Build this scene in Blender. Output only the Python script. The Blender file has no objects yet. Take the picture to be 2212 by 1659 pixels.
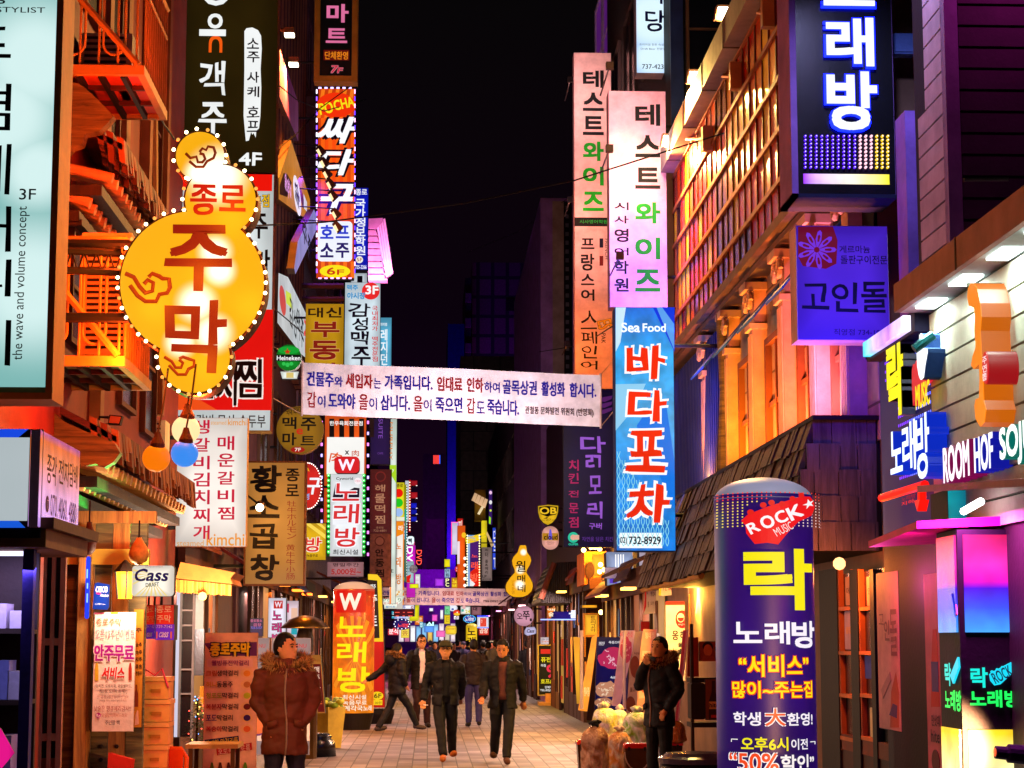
import bpy, bmesh, math, random
from mathutils import Vector, Matrix, noise
from mathutils.kdtree import KDTree
random.seed(7)
S = bpy.context.scene
COL = S.collection
R = math.radians
# ---------------------------------------------------------------- camera
FPX = 4300.0                      # focal length in pixels of a 2212 x 1659 frame
PITCH, YAW = R(7.4), R(-2.4)
cd = bpy.data.cameras.new('camera'); cam = bpy.data.objects.new('camera', cd); COL.objects.link(cam)
cd.sensor_width = 36; cd.lens = 36 * FPX / 2212; cd.clip_end = 2000; cd.clip_start = .2
cam.location = (0, 0, 1.7); cam.rotation_euler = (R(90) + PITCH, 0, YAW)
S.camera = cam
CM = cam.rotation_euler.to_matrix()
EYE = Vector((0, 0, 1.7))
# ---------------------------------------------------------------- sky, moonlight, exposure
W = bpy.data.worlds.new('World'); S.world = W; W.use_nodes = True
wn = W.node_tree; bg = wn.nodes['Background']
sky = wn.nodes.new('ShaderNodeTexSky'); sky.sky_type = 'NISHITA'; sky.sun_disc = False
sky.sun_elevation = R(-4); sky.sun_rotation = R(200)
tc = wn.nodes.new('ShaderNodeTexCoord'); sp = wn.nodes.new('ShaderNodeSeparateXYZ')
rp = wn.nodes.new('ShaderNodeValToRGB'); mx = wn.nodes.new('ShaderNodeMix'); mx.data_type = 'RGBA'; mx.blend_type = 'ADD'
wn.links.new(tc.outputs['Generated'], sp.inputs[0]); wn.links.new(sp.outputs['Z'], rp.inputs[0])
rp.color_ramp.elements[0].color = (.09, .012, .10, 1); rp.color_ramp.elements[0].position = .0
rp.color_ramp.elements[1].color = (.0, .0, .0, 1); rp.color_ramp.elements[1].position = .34
e = rp.color_ramp.elements.new(.16); e.color = (.022, .004, .03, 1)
mx.inputs[0].default_value = 1
wn.links.new(rp.outputs[0], mx.inputs[6]); wn.links.new(sky.outputs[0], mx.inputs[7]); wn.links.new(mx.outputs[2], bg.inputs[0])
bg.inputs[1].default_value = .12
sl = bpy.data.lights.new('moonlight', 'SUN'); sl.energy = .01; sl.angle = R(.5); sl.color = (1, .9, .8)
so = bpy.data.objects.new('moonlight', sl); so.rotation_euler = (R(35), 0, R(20)); COL.objects.link(so)
S.view_settings.view_transform = 'Standard'; S.view_settings.look = 'None'
S.view_settings.exposure = 0; S.view_settings.gamma = 1
S.cycles.use_denoising = True; S.cycles.max_bounces = 6; S.cycles.diffuse_bounces = 4; S.cycles.transparent_max_bounces = 12
S.cycles.sample_clamp_indirect = 6; S.cycles.caustics_reflective = False; S.cycles.caustics_refractive = False
# ---------------------------------------------------------------- pictures points -> places in the street
FR = {'f': (0, 0, 1), 'c1': (810, 1036.8, .0976), 'c2': (810, 1198.8, .0976), 'c3': (999, 1198.8, .0976), 'c4': (999, 1036.8, .0976),
      'c5': (1166.4, 1144.8, .12207), 'c6': (1339.2, 1215, .12207), 'c7': (540, 1350, .12207), 'c8': (810, 1350, .2768),
      'c9': (1215, 1404, .2553), 'c10': (567, 270, .1702), 'c11': (1890, 648, .2536)}
for c in range(4):
    for r in range(4): FR['t%d%d' % (c, r)] = (553 * c, 414.75 * r, .25)
cur = FR['f']
def fr(n):
    global cur
    cur = FR[n]
def ray(x, y):
    x, y = cur[0] + cur[2] * x, cur[1] + cur[2] * y
    return CM @ Vector(((x - 1106) / FPX, (829.5 - y) / FPX, -1))
def PY(x, y, D):
    d = ray(x, y); return EYE + d * (D / d.y)
def PX(x, y, X):
    d = ray(x, y); return EYE + d * (X / d.x)
class Face:
    def __init__(s, o, u):
        s.o, s.u = Vector(o), Vector(u).normalized(); s.v = Vector((0, 0, 1)); s.n = s.u.cross(s.v)
    def uv(s, x, y):
        d = ray(x, y); t = (s.o - EYE).dot(s.n) / d.dot(s.n); p = EYE + d * t - s.o
        return p.dot(s.u), p.dot(s.v)
    def box(s, x0, y0, x1, y1):
        xm, ym = (x0 + x1) / 2, (y0 + y1) / 2
        return s.uv(x0, ym)[0], s.uv(xm, y1)[1], s.uv(x1, ym)[0], s.uv(xm, y0)[1]
    def p(s, u, v, w=0): return s.o + s.u * u + s.v * v + s.n * w
def front(D, ang=0, x=0): return Face((x, D, 0), (math.cos(R(ang)), math.sin(R(ang)), 0))
def left(X): return Face((X, 0, 0), (0, 1, 0))
def right(X): return Face((X, 0, 0), (0, -1, 0))
class Cyl(Face):
    """upright round surface: u runs along the arc, v is height"""
    curved = True
    def __init__(s, c, r, front=None): s.c = Vector(c); s.r = r; s.o = s.c - Vector((0, r, 0)); s.u = Vector((1, 0, 0)); s.v = Vector((0, 0, 1)); s.n = Vector((0, -1, 0))
    def uv(s, x, y):
        u, v = Face.uv(s, x, y); q = max(-.995, min(.995, u / s.r)); return math.asin(q) * s.r, v
    def p(s, u, v, w=0):
        a = u / s.r; return Vector((s.c.x + (s.r + w) * math.sin(a), s.c.y - (s.r + w) * math.cos(a), s.o.z + v))
def strips(V, F, lo, hi, step):
    bm = bmesh.new(); vs = [bm.verts.new(v) for v in V]
    for f in F:
        try: bm.faces.new([vs[i] for i in f])
        except ValueError: pass
    x = lo + step
    while x < hi:
        bmesh.ops.bisect_plane(bm, geom=bm.verts[:] + bm.edges[:] + bm.faces[:], plane_co=(x, 0, 0), plane_no=(1, 0, 0)); x += step
    bm.verts.index_update(); o = ([tuple(v.co) for v in bm.verts], [[v.index for v in f.verts] for f in bm.faces]); bm.free()
    return o
# ---------------------------------------------------------------- materials
def lin(h):
    o = []
    for i in (0, 2, 4):
        c = int(h[i:i + 2], 16) / 255; o.append(c / 12.92 if c <= .04045 else ((c + .055) / 1.055) ** 2.4)
    return tuple(o) + (1,)
MC = {}
def nn(t, k, **kw):
    n = t.nodes.new('ShaderNode' + k)
    for a, b in kw.items():
        if a in n.inputs: n.inputs[a].default_value = b
        else: setattr(n, a, b)
    return n
def M(spec):
    if not isinstance(spec, str): return spec
    if spec in MC: return MC[spec]
    k = spec[0]; body = spec[1:] if k in '*#!^~%' else spec
    st = 1.0
    if '@' in body: body, q = body.split('@'); st = float(q)
    m = bpy.data.materials.new('m_' + spec); m.use_nodes = True; t = m.node_tree
    b = t.nodes['Principled BSDF']; c = lin(body)
    if k in '*#!':
        b.inputs['Base Color'].default_value = tuple(x * .05 for x in c[:3]) + (1,); b.inputs['Specular IOR Level'].default_value = .2
        b.inputs['Roughness'].default_value = .45
        g = nn(t, 'TexNoise', Scale=1.3, Detail=2.0)
        tcn = nn(t, 'TexCoord'); t.links.new(tcn.outputs['Object'], g.inputs['Vector'])
        mr = nn(t, 'MapRange'); mr.inputs[1].default_value = .3; mr.inputs[2].default_value = .7
        lo, hi = (.78, 1.15) if k == '#' else (.93, 1.07)
        mr.inputs[3].default_value = lo * st; mr.inputs[4].default_value = hi * st
        t.links.new(g.outputs[0], mr.inputs[0]); so_ = mr.outputs[0]
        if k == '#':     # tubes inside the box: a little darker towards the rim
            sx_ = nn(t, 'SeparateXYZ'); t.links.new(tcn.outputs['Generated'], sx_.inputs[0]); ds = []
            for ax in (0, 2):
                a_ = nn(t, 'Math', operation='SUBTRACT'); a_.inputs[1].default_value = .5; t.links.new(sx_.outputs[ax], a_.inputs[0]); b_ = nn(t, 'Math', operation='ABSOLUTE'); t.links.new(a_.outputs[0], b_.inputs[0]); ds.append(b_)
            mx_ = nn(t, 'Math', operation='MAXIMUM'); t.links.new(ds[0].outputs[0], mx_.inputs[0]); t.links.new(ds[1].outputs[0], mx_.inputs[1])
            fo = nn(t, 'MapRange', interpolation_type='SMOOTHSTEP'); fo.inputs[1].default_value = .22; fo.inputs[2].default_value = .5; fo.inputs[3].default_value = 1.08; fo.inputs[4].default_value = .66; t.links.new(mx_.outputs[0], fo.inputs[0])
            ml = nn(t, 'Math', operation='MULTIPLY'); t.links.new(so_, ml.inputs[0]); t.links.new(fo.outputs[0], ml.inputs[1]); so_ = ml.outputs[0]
        t.links.new(so_, b.inputs['Emission Strength'])
        b.inputs['Emission Color'].default_value = c
        m.cycles.emission_sampling = 'NONE' if k == '*' else 'FRONT_BACK'
    else:
        tcn = nn(t, 'TexCoord'); g = nn(t, 'TexNoise', Scale=2.3 if k != '%' else 9.0, Detail=6.0, Roughness=.65)
        t.links.new(tcn.outputs['Object'], g.inputs['Vector'])
        hs = nn(t, 'MapRange'); hs.inputs[1].default_value = .28; hs.inputs[2].default_value = .72
        hs.inputs[3].default_value = .62 if k != '%' else .4; hs.inputs[4].default_value = 1.22
        t.links.new(g.outputs[0], hs.inputs[0])
        mm = nn(t, 'Mix', data_type='RGBA', blend_type='MULTIPLY'); mm.inputs[0].default_value = 1
        mm.inputs[6].default_value = c; t.links.new(hs.outputs[0], mm.inputs[7]); t.links.new(mm.outputs[2], b.inputs['Base Color'])
        g2 = nn(t, 'TexNoise', Scale=38.0, Detail=4.0); t.links.new(tcn.outputs['Object'], g2.inputs['Vector'])
        bp = nn(t, 'Bump', Strength=.05 if k == '~' else .22, Distance=.01); t.links.new(g2.outputs[0], bp.inputs['Height']); t.links.new(bp.outputs[0], b.inputs['Normal'])
        b.inputs['Roughness'].default_value = {'^': .3, '~': .25}.get(k, .68)
        if k not in '^~': b.inputs['Specular IOR Level'].default_value = .22
        if k == '^': b.inputs['Metallic'].default_value = 1
    MC[spec] = m
    return m
def custom(name, build):
    if name in MC: return MC[name]
    m = bpy.data.materials.new(name); m.use_nodes = True; build(m.node_tree, m.node_tree.nodes['Principled BSDF']); MC[name] = m
    return m
# ---------------------------------------------------------------- meshes
class MB:
    def __init__(s): s.V = []; s.F = []; s.MI = []; s.mats = []; s.sm = False
    def mi(s, m):
        m = M(m)
        if m not in s.mats: s.mats.append(m)
        return s.mats.index(m)
    def add(s, vs, fs, m):
        k = len(s.V); i = s.mi(m); s.V += [Vector(v) for v in vs]
        for f in fs: s.F.append([k + a for a in f]); s.MI.append(i)
        return s
    def hexa(s, P, m):       # bottom four, top four
        return s.add(P, [(3, 2, 1, 0), (4, 5, 6, 7), (0, 1, 5, 4), (1, 2, 6, 5), (2, 3, 7, 6), (3, 0, 4, 7)], m)
    def box(s, a, b, m):
        (x0, y0, z0), (x1, y1, z1) = a, b
        return s.hexa([(x0, y0, z0), (x1, y0, z0), (x1, y1, z0), (x0, y1, z0), (x0, y0, z1), (x1, y0, z1), (x1, y1, z1), (x0, y1, z1)], m)
    def slab(s, f, u0, v0, u1, v1, w0, w1, m):
        if hasattr(f, 'curved'):
            n = max(1, int(abs(u1 - u0) / .06))
            for i in range(n):
                a, b = u0 + (u1 - u0) * i / n, u0 + (u1 - u0) * (i + 1) / n
                s.add([f.p(a, v0, w1), f.p(b, v0, w1), f.p(b, v1, w1), f.p(a, v1, w1)], [(0, 1, 2, 3)], m)
            return s
        return s.hexa([f.p(u0, v0, w1), f.p(u1, v0, w1), f.p(u1, v0, w0), f.p(u0, v0, w0), f.p(u0, v1, w1), f.p(u1, v1, w1), f.p(u1, v1, w0), f.p(u0, v1, w0)], m)
    def rect(s, f, x0, y0, x1, y1, w0, w1, m):
        return s.slab(f, *f.box(x0, y0, x1, y1), w0, w1, m)
    def prism(s, f, pts, w0, w1, m, pix=True):
        q = [f.uv(*p) for p in pts] if pix else pts; n = len(q)
        a = sum(q[i][0] * q[(i + 1) % n][1] - q[(i + 1) % n][0] * q[i][1] for i in range(n))
        if a < 0: q = q[::-1]
        if hasattr(f, 'curved'):
            us = [p[0] for p in q]; vv, ff = strips([(u, v, 0) for u, v in q], [list(range(n))], min(us), max(us), .06)
            return s.add([f.p(u, v, w1) for u, v, z in vv], ff, m)
        vs = [f.p(u, v, w1) for u, v in q] + [f.p(u, v, w0) for u, v in q]
        return s.add(vs, [list(range(n)), list(range(2 * n - 1, n - 1, -1))] + [(i, i + n, (i + 1) % n + n, (i + 1) % n) for i in range(n)], m)
    def ell(s, f, x0, y0, x1, y1, w0, w1, m, n=40):
        u0, v0, u1, v1 = f.box(x0, y0, x1, y1)
        return s.prism(f, [((u0 + u1) / 2 + (u1 - u0) / 2 * math.cos(i * 6.28319 / n), (v0 + v1) / 2 + (v1 - v0) / 2 * math.sin(i * 6.28319 / n)) for i in range(n)], w0, w1, m, False)
    def rr(s, f, x0, y0, x1, y1, rad, w0, w1, m):
        u0, v0, u1, v1 = f.box(x0, y0, x1, y1); r = rad * min(u1 - u0, v1 - v0); q = []
        for cx, cy, a in ((u1 - r, v1 - r, 0), (u0 + r, v1 - r, 90), (u0 + r, v0 + r, 180), (u1 - r, v0 + r, 270)):
            q += [(cx + r * math.cos(R(a + i * 15)), cy + r * math.sin(R(a + i * 15))) for i in range(7)]
        return s.prism(f, q, w0, w1, m, False)
    def tube(s, pts, r, m, n=8, cap=True):
        P = [Vector(p) for p in pts]; rs = r if isinstance(r, (list, tuple)) else [r] * len(P); vs = []; fs = []
        up = None
        for i, p in enumerate(P):
            d = (P[min(i + 1, len(P) - 1)] - P[max(i - 1, 0)]).normalized()
            if up is None: up = d.orthogonal().normalized()
            a = (up - d * up.dot(d));  a = a.normalized() if a.length > 1e-6 else d.orthogonal().normalized(); up = a
            b = d.cross(a)
            vs += [p + (a * math.cos(j * 6.28319 / n) + b * math.sin(j * 6.28319 / n)) * rs[i] for j in range(n)]
        for i in range(len(P) - 1):
            fs += [(i * n + j, i * n + (j + 1) % n, (i + 1) * n + (j + 1) % n, (i + 1) * n + j) for j in range(n)]
        if cap: fs += [list(range(n))[::-1], list(range((len(P) - 1) * n, len(P) * n))]
        return s.add(vs, fs, m)
    def lathe(s, c, prof, m, n=24, sx=1, sy=1):
        c = Vector(c); vs = []; fs = []
        for r, z in prof: vs += [c + Vector((r * sx * math.cos(j * 6.28319 / n), r * sy * math.sin(j * 6.28319 / n), z)) for j in range(n)]
        for i in range(len(prof) - 1):
            fs += [(i * n + j, i * n + (j + 1) % n, (i + 1) * n + (j + 1) % n, (i + 1) * n + j) for j in range(n)]
        fs += [list(range(n))[::-1], list(range((len(prof) - 1) * n, len(prof) * n))]
        return s.add(vs, fs, m)
    def ball(s, c, r, m, n=14, sc=(1, 1, 1)):
        k = n // 2
        return s.lathe(Vector(c), [(max(r * math.sin(math.pi * i / k), 1e-4), -r * math.cos(math.pi * i / k) * sc[2]) for i in range(k + 1)], m, n, sc[0], sc[1])
    def make(s, name, parent=None, o=None, smooth=False):
        me = bpy.data.meshes.new(name)
        o = Vector(o) if o is not None else (Vector(parent['_o']) if parent is not None and '_o' in parent else Vector((0, 0, 0)))
        me.from_pydata([tuple(v - o) for v in s.V], [], s.F); me.validate()
        for m in s.mats: me.materials.append(m)
        if len(me.polygons) == len(s.MI): me.polygons.foreach_set('material_index', s.MI)
        if smooth or s.sm: me.polygons.foreach_set('use_smooth', [True] * len(me.polygons))
        ob = bpy.data.objects.new(name, me); COL.objects.link(ob)
        if parent is not None: ob.parent = parent
        else: ob.location = o
        return ob
def tag(o, label=None, cat=None, group=None, kind=None):
    if label: o['label'] = label
    if cat: o['category'] = cat
    if group: o['group'] = group
    if kind: o['kind'] = kind
    return o
def thing(name, label, cat, o, group=None):
    e = bpy.data.objects.new(name, None); e.location = o; e.empty_display_size = .2; COL.objects.link(e); e['_o'] = tuple(o)
    return tag(e, label, cat, group)
def solo(mb, name, label, cat, group=None, o=None, smooth=False):
    if o is None:
        n = len(mb.V); c = sum(mb.V, Vector()) / n; o = (c.x, c.y, min(v.z for v in mb.V))
    return tag(mb.make(name, None, o, smooth), label, cat, group)
LM = 3.0      # every lamp in the street scales with this
def lamp(kind, loc, power, col, size=.3, to=None, parent=None, spot=None, name='lamp_light'):
    l = bpy.data.lights.new(name, kind); l.energy = power * LM; l.color = lin(col)[:3]
    if kind == 'AREA':
        if isinstance(size, tuple): l.shape = 'RECTANGLE'; l.size, l.size_y = size
        else: l.size = size
    else: l.shadow_soft_size = size
    if spot: l.spot_size = R(spot); l.spot_blend = .5
    o = bpy.data.objects.new(name, l); COL.objects.link(o); loc = Vector(loc)
    if to is not None: o.rotation_euler = (Vector(to) - loc).to_track_quat('-Z', 'Y').to_euler()
    if parent is not None: o.parent = parent; loc = loc - Vector(parent['_o'])
    o.location = loc
    return o
# ---------------------------------------------------------------- lettering
TC = {}
FONT_HOLD = bpy.data.curves.new('font_hold', 'FONT'); FONT_HOLD.use_fake_user = True
def glyphs(t, ex):
    k = (t, ex)
    if k in TC: return TC[k]
    cu = bpy.data.curves.new('t', 'FONT'); cu.body = t; cu.resolution_u = 3; cu.extrude = .5 if ex else 0; cu.space_line = .9
    ob = bpy.data.objects.new('t', cu)
    me = ob.to_mesh()
    V = [v.co.copy() for v in me.vertices]; F = [list(p.vertices) for p in me.polygons]
    ob.to_mesh_clear(); bpy.data.objects.remove(ob); bpy.data.curves.remove(cu)
    if not V: V = [Vector()]; F = []
    x0, x1 = min(v.x for v in V), max(v.x for v in V); y0, y1 = min(v.y for v in V), max(v.y for v in V)
    dx, dy = max(x1 - x0, 1e-5), max(y1 - y0, 1e-5)
    TC[k] = ([((v.x - x0) / dx, (v.y - y0) / dy, v.z + .5) for v in V], F)
    return TC[k]
def text(mb, f, t, x0, y0, x1, y1, m, b=0, sk=0, wob=0, ex=0, w=.006, rot=0, uv=None, bx=None):
    """t fills the box; b bold, sk slant (parts of the height), ex depth in metres, rot quarter/any turn in degrees"""
    V, F = glyphs(t, ex > 0)
    if hasattr(f, 'curved'): V, F = strips(V, F, 0, 1, .09 / max(1, len(t) * .5))
    u0, v0, u1, v1 = uv or f.box(x0, y0, x1, y1); du, dv = u1 - u0, v1 - v0
    ca, sa = math.cos(R(rot)), math.sin(R(rot)); cu_, cv_ = (u0 + u1) / 2, (v0 + v1) / 2
    if rot in (90, -90): du, dv = dv, du
    h = min(abs(du), abs(dv)) if len(t) < 3 else abs(dv)
    bx = b if bx is None else bx
    b *= .55; bx *= .55
    sh = [(0, 0)]
    if b or bx: sh = [(bx, b), (-bx, b), (-bx, -b), (bx, -b)] + ([(0, 0)] if max(b, bx) > .016 else [])
    for k, (sx, sy) in enumerate(sh):
        P = []
        for x, y, z in V:
            a, c = (x - .5) * (du - 2 * bx * h) + sx * h + sk * (y - .5) * dv, (y - .5) * (dv - 2 * b * h) + sy * h
            if wob:
                a += wob * h * noise.noise((a / h * 2.1 + 3.1 * len(t), c / h * 2.1, ord(t[0]) * .37)); c += wob * h * noise.noise((a / h * 2.3, c / h * 1.9 + 7, ord(t[0]) * .21))
            P.append(f.p(cu_ + a * ca - c * sa, cv_ + a * sa + c * ca, w + (z * ex if ex else 0) + k * .0002))
        mb.add(P, F, m)
def V(s, x0, y0, x1, y1, m, gap=.1, **k):
    n = len(s); h = (y1 - y0) / (n + (n - 1) * gap); o = []
    for i, c in enumerate(s):
        if c == ' ': continue
        o.append((c, x0, y0 + i * h * (1 + gap), x1, y0 + i * h * (1 + gap) + h, m, k))
    return o
METAL = '1c1a1a'
WALL_L, WALL_R = -3.0, 3.6
def layers(root, f, shapes, texts, w0=.004, nm='lettering'):
    w = w0; G = {}; last = None
    for s_ in shapes:
        k, a, m = s_[0], s_[1], s_[2]; w += .0012 * (m != last); last = m; mb = G.setdefault(('print', m), MB())
        if k == 'r': mb.rect(f, *a, 0, w, m)
        elif k == 'e': mb.ell(f, *a, 0, w, m)
        elif k == 'rr': mb.rr(f, *a, s_[3] if len(s_) > 3 else .2, 0, w, m)
        elif k == 'p': mb.prism(f, a, 0, w, m)
        elif k == 'l':          # stroke along points, third value of entry is the width in px
            q = [f.p(*f.uv(*p), w) for p in a]; mb.tube(q, s_[3] * cur[2] / FPX * (f.o.y if abs(f.n.y) > .5 else q[0].y), m, 6)
    w += .0012
    for t in texts:
        s_, x0, y0, x1, y1, m = t[:6]; kw = dict(t[6]) if len(t) > 6 else {}
        out = kw.pop('out', None)
        if out:
            om, ow = out; mb = G.setdefault((nm, om), MB()); k2 = dict(kw); h = min(abs(x1 - x0), abs(y1 - y0)) * ow
            k2['b'] = kw.get('b', 0) + ow / .55; k2.pop('bx', None)
            text(mb, f, s_, x0 - h, y0 - h, x1 + h, y1 + h, om, w=w, **k2); w += .0016
        text(G.setdefault((nm, m), MB()), f, s_, x0, y0, x1, y1, m, w=w, **kw)
    for (n, m), mb in G.items(): mb.make({'print': 'printed_area'}.get(n, n), root)
    return w
def sign(label, x0, y0, x1, y1, D, panel, texts=(), T=.22, fm=None, fw=.035, name='shop_sign', cat='sign', wall=None, group=None,
         shapes=(), side=METAL, ang=0, face=None, shape='r', rad=.15, hang=None):
    f = face or front(D, ang, PY((x0 + x1) / 2, (y0 + y1) / 2, D).x)
    if ang: f.o.y = D
    u0, v0, u1, v1 = f.box(x0, y0, x1, y1)
    root = thing(name, label, cat, f.p((u0 + u1) / 2, v0, -T / 2), group)
    mb = MB()
    if shape == 'r':
        mb.slab(f, u0, v0, u1, v1, -T, 0, side)
        mb.slab(f, u0 + .004, v0 + .004, u1 - .004, v1 - .004, -T - .003, .003, panel)
    elif shape == 'rr': mb.rr(f, x0, y0, x1, y1, rad, -T, 0, side).rr(f, x0 + .3, y0 + .3, x1 - .3, y1 - .3, rad, -T - .003, .003, panel)
    elif shape == 'e': mb.ell(f, x0, y0, x1, y1, -T, 0, side).ell(f, x0 + .3, y0 + .3, x1 - .3, y1 - .3, -T - .003, .003, panel)
    else: mb.prism(f, shape, -T, 0, side).prism(f, shape, 0, .003, panel)
    mb.make('light_box' if not isinstance(panel, str) or panel[0] in '#*!' else 'board', root)
    if fm:
        g = MB()
        for a in ((u0 - fw, v0 - fw, u1 + fw, v0), (u0 - fw, v1, u1 + fw, v1 + fw), (u0 - fw, v0, u0, v1), (u1, v0, u1 + fw, v1)): g.slab(f, *a, -T - .012, .014, fm)
        g.make('frame', root)
    if wall is not None:
        for q in (.15, .85):
            v = v0 + (v1 - v0) * q; e = f.p(u0 if wall < 0 else u1, v, -T / 2)
            MB().tube([e, (wall, e.y, e.z)], .025, METAL, 6).make('bracket', root)
    if hang is not None:
        for q in (.2, .8):
            e = f.p(u0 + (u1 - u0) * q, v1, -T / 2); MB().tube([e, (e.x, e.y, e.z + hang)], .012, METAL, 5).make('hanger', root)
    layers(root, f, shapes, texts)
    return root, f
# ================================================================ ground
def paving(t, b):
    tcn = nn(t, 'TexCoord'); mp = nn(t, 'Mapping'); mp.inputs['Rotation'].default_value = (0, 0, R(90)); t.links.new(tcn.outputs['Object'], mp.inputs[0])
    br = nn(t, 'TexBrick', Scale=1.0); t.links.new(mp.outputs[0], br.inputs['Vector'])
    br.inputs['Color1'].default_value = lin('86787c'); br.inputs['Color2'].default_value = lin('564a50'); br.inputs['Mortar'].default_value = lin('201a18')
    br.inputs['Mortar Size'].default_value = .009; br.inputs['Brick Width'].default_value = .42; br.inputs['Row Height'].default_value = .21; br.inputs['Mortar Smooth'].default_value = .3
    g = nn(t, 'TexNoise', Scale=.8, Detail=7.0, Roughness=.7); t.links.new(tcn.outputs['Object'], g.inputs['Vector'])
    mr = nn(t, 'MapRange'); mr.inputs[1].default_value = .3; mr.inputs[2].default_value = .7; mr.inputs[3].default_value = .4; mr.inputs[4].default_value = 1.25; t.links.new(g.outputs[0], mr.inputs[0])
    mm = nn(t, 'Mix', data_type='RGBA', blend_type='MULTIPLY'); mm.inputs[0].default_value = 1; t.links.new(br.outputs[0], mm.inputs[6]); t.links.new(mr.outputs[0], mm.inputs[7])
    t.links.new(mm.outputs[2], b.inputs['Base Color'])
    r2 = nn(t, 'MapRange'); r2.inputs[3].default_value = .5; r2.inputs[4].default_value = .75; t.links.new(g.outputs[0], r2.inputs[0]); t.links.new(r2.outputs[0], b.inputs['Roughness'])
    bp = nn(t, 'Bump', Strength=.5, Distance=.006); bp.invert = True; t.links.new(br.outputs['Fac'], bp.inputs['Height']); t.links.new(bp.outputs[0], b.inputs['Normal'])
PAVE = custom('paving', paving)
def ribbed(name, c1, c2, scale, metal=0, axis='X', rough=.5):
    def bld(t, b):
        tcn = nn(t, 'TexCoord'); wv = nn(t, 'TexWave', Scale=scale, Distortion=0.0); wv.bands_direction = axis; t.links.new(tcn.outputs['Object'], wv.inputs['Vector'])
        rpn = nn(t, 'ValToRGB'); rpn.color_ramp.elements[0].color = lin(c1); rpn.color_ramp.elements[1].color = lin(c2); rpn.color_ramp.elements[0].position = .3; rpn.color_ramp.elements[1].position = .6
        t.links.new(wv.outputs[0], rpn.inputs[0])
        g = nn(t, 'TexNoise', Scale=3.0, Detail=6.0); t.links.new(tcn.outputs['Object'], g.inputs['Vector'])
        mr = nn(t, 'MapRange'); mr.inputs[1].default_value = .3; mr.inputs[2].default_value = .7; mr.inputs[3].default_value = .6; mr.inputs[4].default_value = 1.15; t.links.new(g.outputs[0], mr.inputs[0])
        mm = nn(t, 'Mix', data_type='RGBA', blend_type='MULTIPLY'); mm.inputs[0].default_value = 1; t.links.new(rpn.outputs[0], mm.inputs[6]); t.links.new(mr.outputs[0], mm.inputs[7])
        t.links.new(mm.outputs[2], b.inputs['Base Color']); b.inputs['Metallic'].default_value = metal; b.inputs['Roughness'].default_value = rough
        bp = nn(t, 'Bump', Strength=.8, Distance=.03); t.links.new(wv.outputs[0], bp.inputs['Height']); t.links.new(bp.outputs[0], b.inputs['Normal'])
    return custom(name, bld)
def wood(name, c1, c2, vertical=True, sc=1.0):
    def bld(t, b):
        tcn = nn(t, 'TexCoord'); mp = nn(t, 'Mapping'); mp.inputs['Scale'].default_value = (9 * sc, 9 * sc, .7 * sc) if vertical else (.7 * sc, .7 * sc, 9 * sc); t.links.new(tcn.outputs['Object'], mp.inputs[0])
        g = nn(t, 'TexNoise', Scale=1.6, Detail=9.0, Roughness=.72, Distortion=.7); t.links.new(mp.outputs[0], g.inputs['Vector'])
        rpn = nn(t, 'ValToRGB'); rpn.color_ramp.elements[0].color = lin(c1); rpn.color_ramp.elements[1].color = lin(c2); rpn.color_ramp.elements[0].position = .35; rpn.color_ramp.elements[1].position = .68
        t.links.new(g.outputs[0], rpn.inputs[0]); t.links.new(rpn.outputs[0], b.inputs['Base Color']); b.inputs['Roughness'].default_value = .7
        bp = nn(t, 'Bump', Strength=.5, Distance=.02); t.links.new(g.outputs[0], bp.inputs['Height']); t.links.new(bp.outputs[0], b.inputs['Normal'])
    return custom(name, bld)
def grid(name, c1, c2, mort, w, h, ms=.01, rot=(0, 0, 0), rough=.6, off=.5):
    def bld(t, b):
        tcn = nn(t, 'TexCoord'); mp = nn(t, 'Mapping'); mp.inputs['Rotation'].default_value = [R(a) for a in rot]; t.links.new(tcn.outputs['Object'], mp.inputs[0])
        br = nn(t, 'TexBrick', Scale=1.0); t.links.new(mp.outputs[0], br.inputs['Vector']); br.offset = off
        br.inputs['Color1'].default_value = lin(c1); br.inputs['Color2'].default_value = lin(c2); br.inputs['Mortar'].default_value = lin(mort)
        br.inputs['Mortar Size'].default_value = ms; br.inputs['Brick Width'].default_value = w; br.inputs['Row Height'].default_value = h
        g = nn(t, 'TexNoise', Scale=4.0, Detail=7.0); t.links.new(tcn.outputs['Object'], g.inputs['Vector'])
        mr = nn(t, 'MapRange'); mr.inputs[1].default_value = .3; mr.inputs[2].default_value = .7; mr.inputs[3].default_value = .6; mr.inputs[4].default_value = 1.15; t.links.new(g.outputs[0], mr.inputs[0])
        mm = nn(t, 'Mix', data_type='RGBA', blend_type='MULTIPLY'); mm.inputs[0].default_value = 1; t.links.new(br.outputs[0], mm.inputs[6]); t.links.new(mr.outputs[0], mm.inputs[7])
        t.links.new(mm.outputs[2], b.inputs['Base Color']); b.inputs['Roughness'].default_value = rough
        bp = nn(t, 'Bump', Strength=.6, Distance=.01); bp.invert = True; t.links.new(br.outputs['Fac'], bp.inputs['Height']); t.links.new(bp.outputs[0], b.inputs['Normal'])
    return custom(name, bld)
SIDEROT = (90, 0, 90)
FRONTROT = (90, 0, 0)
OLDWOOD = wood('old_wood', '2a2210', '7d6c3a', False)
POSTWOOD = wood('post_wood', '6a3d10', 'b98338', True)
DARKWOOD = wood('dark_wood', '120804', '35180c', True)
REDWOOD = wood('red_wood', '2c0a06', '70200f', False)
STONE = grid('facade_stone', 'b29a84', 'a08874', '5b4636', .9, .45, .012, SIDEROT)
BRICK = grid('red_brick', '7a3420', '66281a', '3a2a22', .22, .075, .01, SIDEROT)
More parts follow.
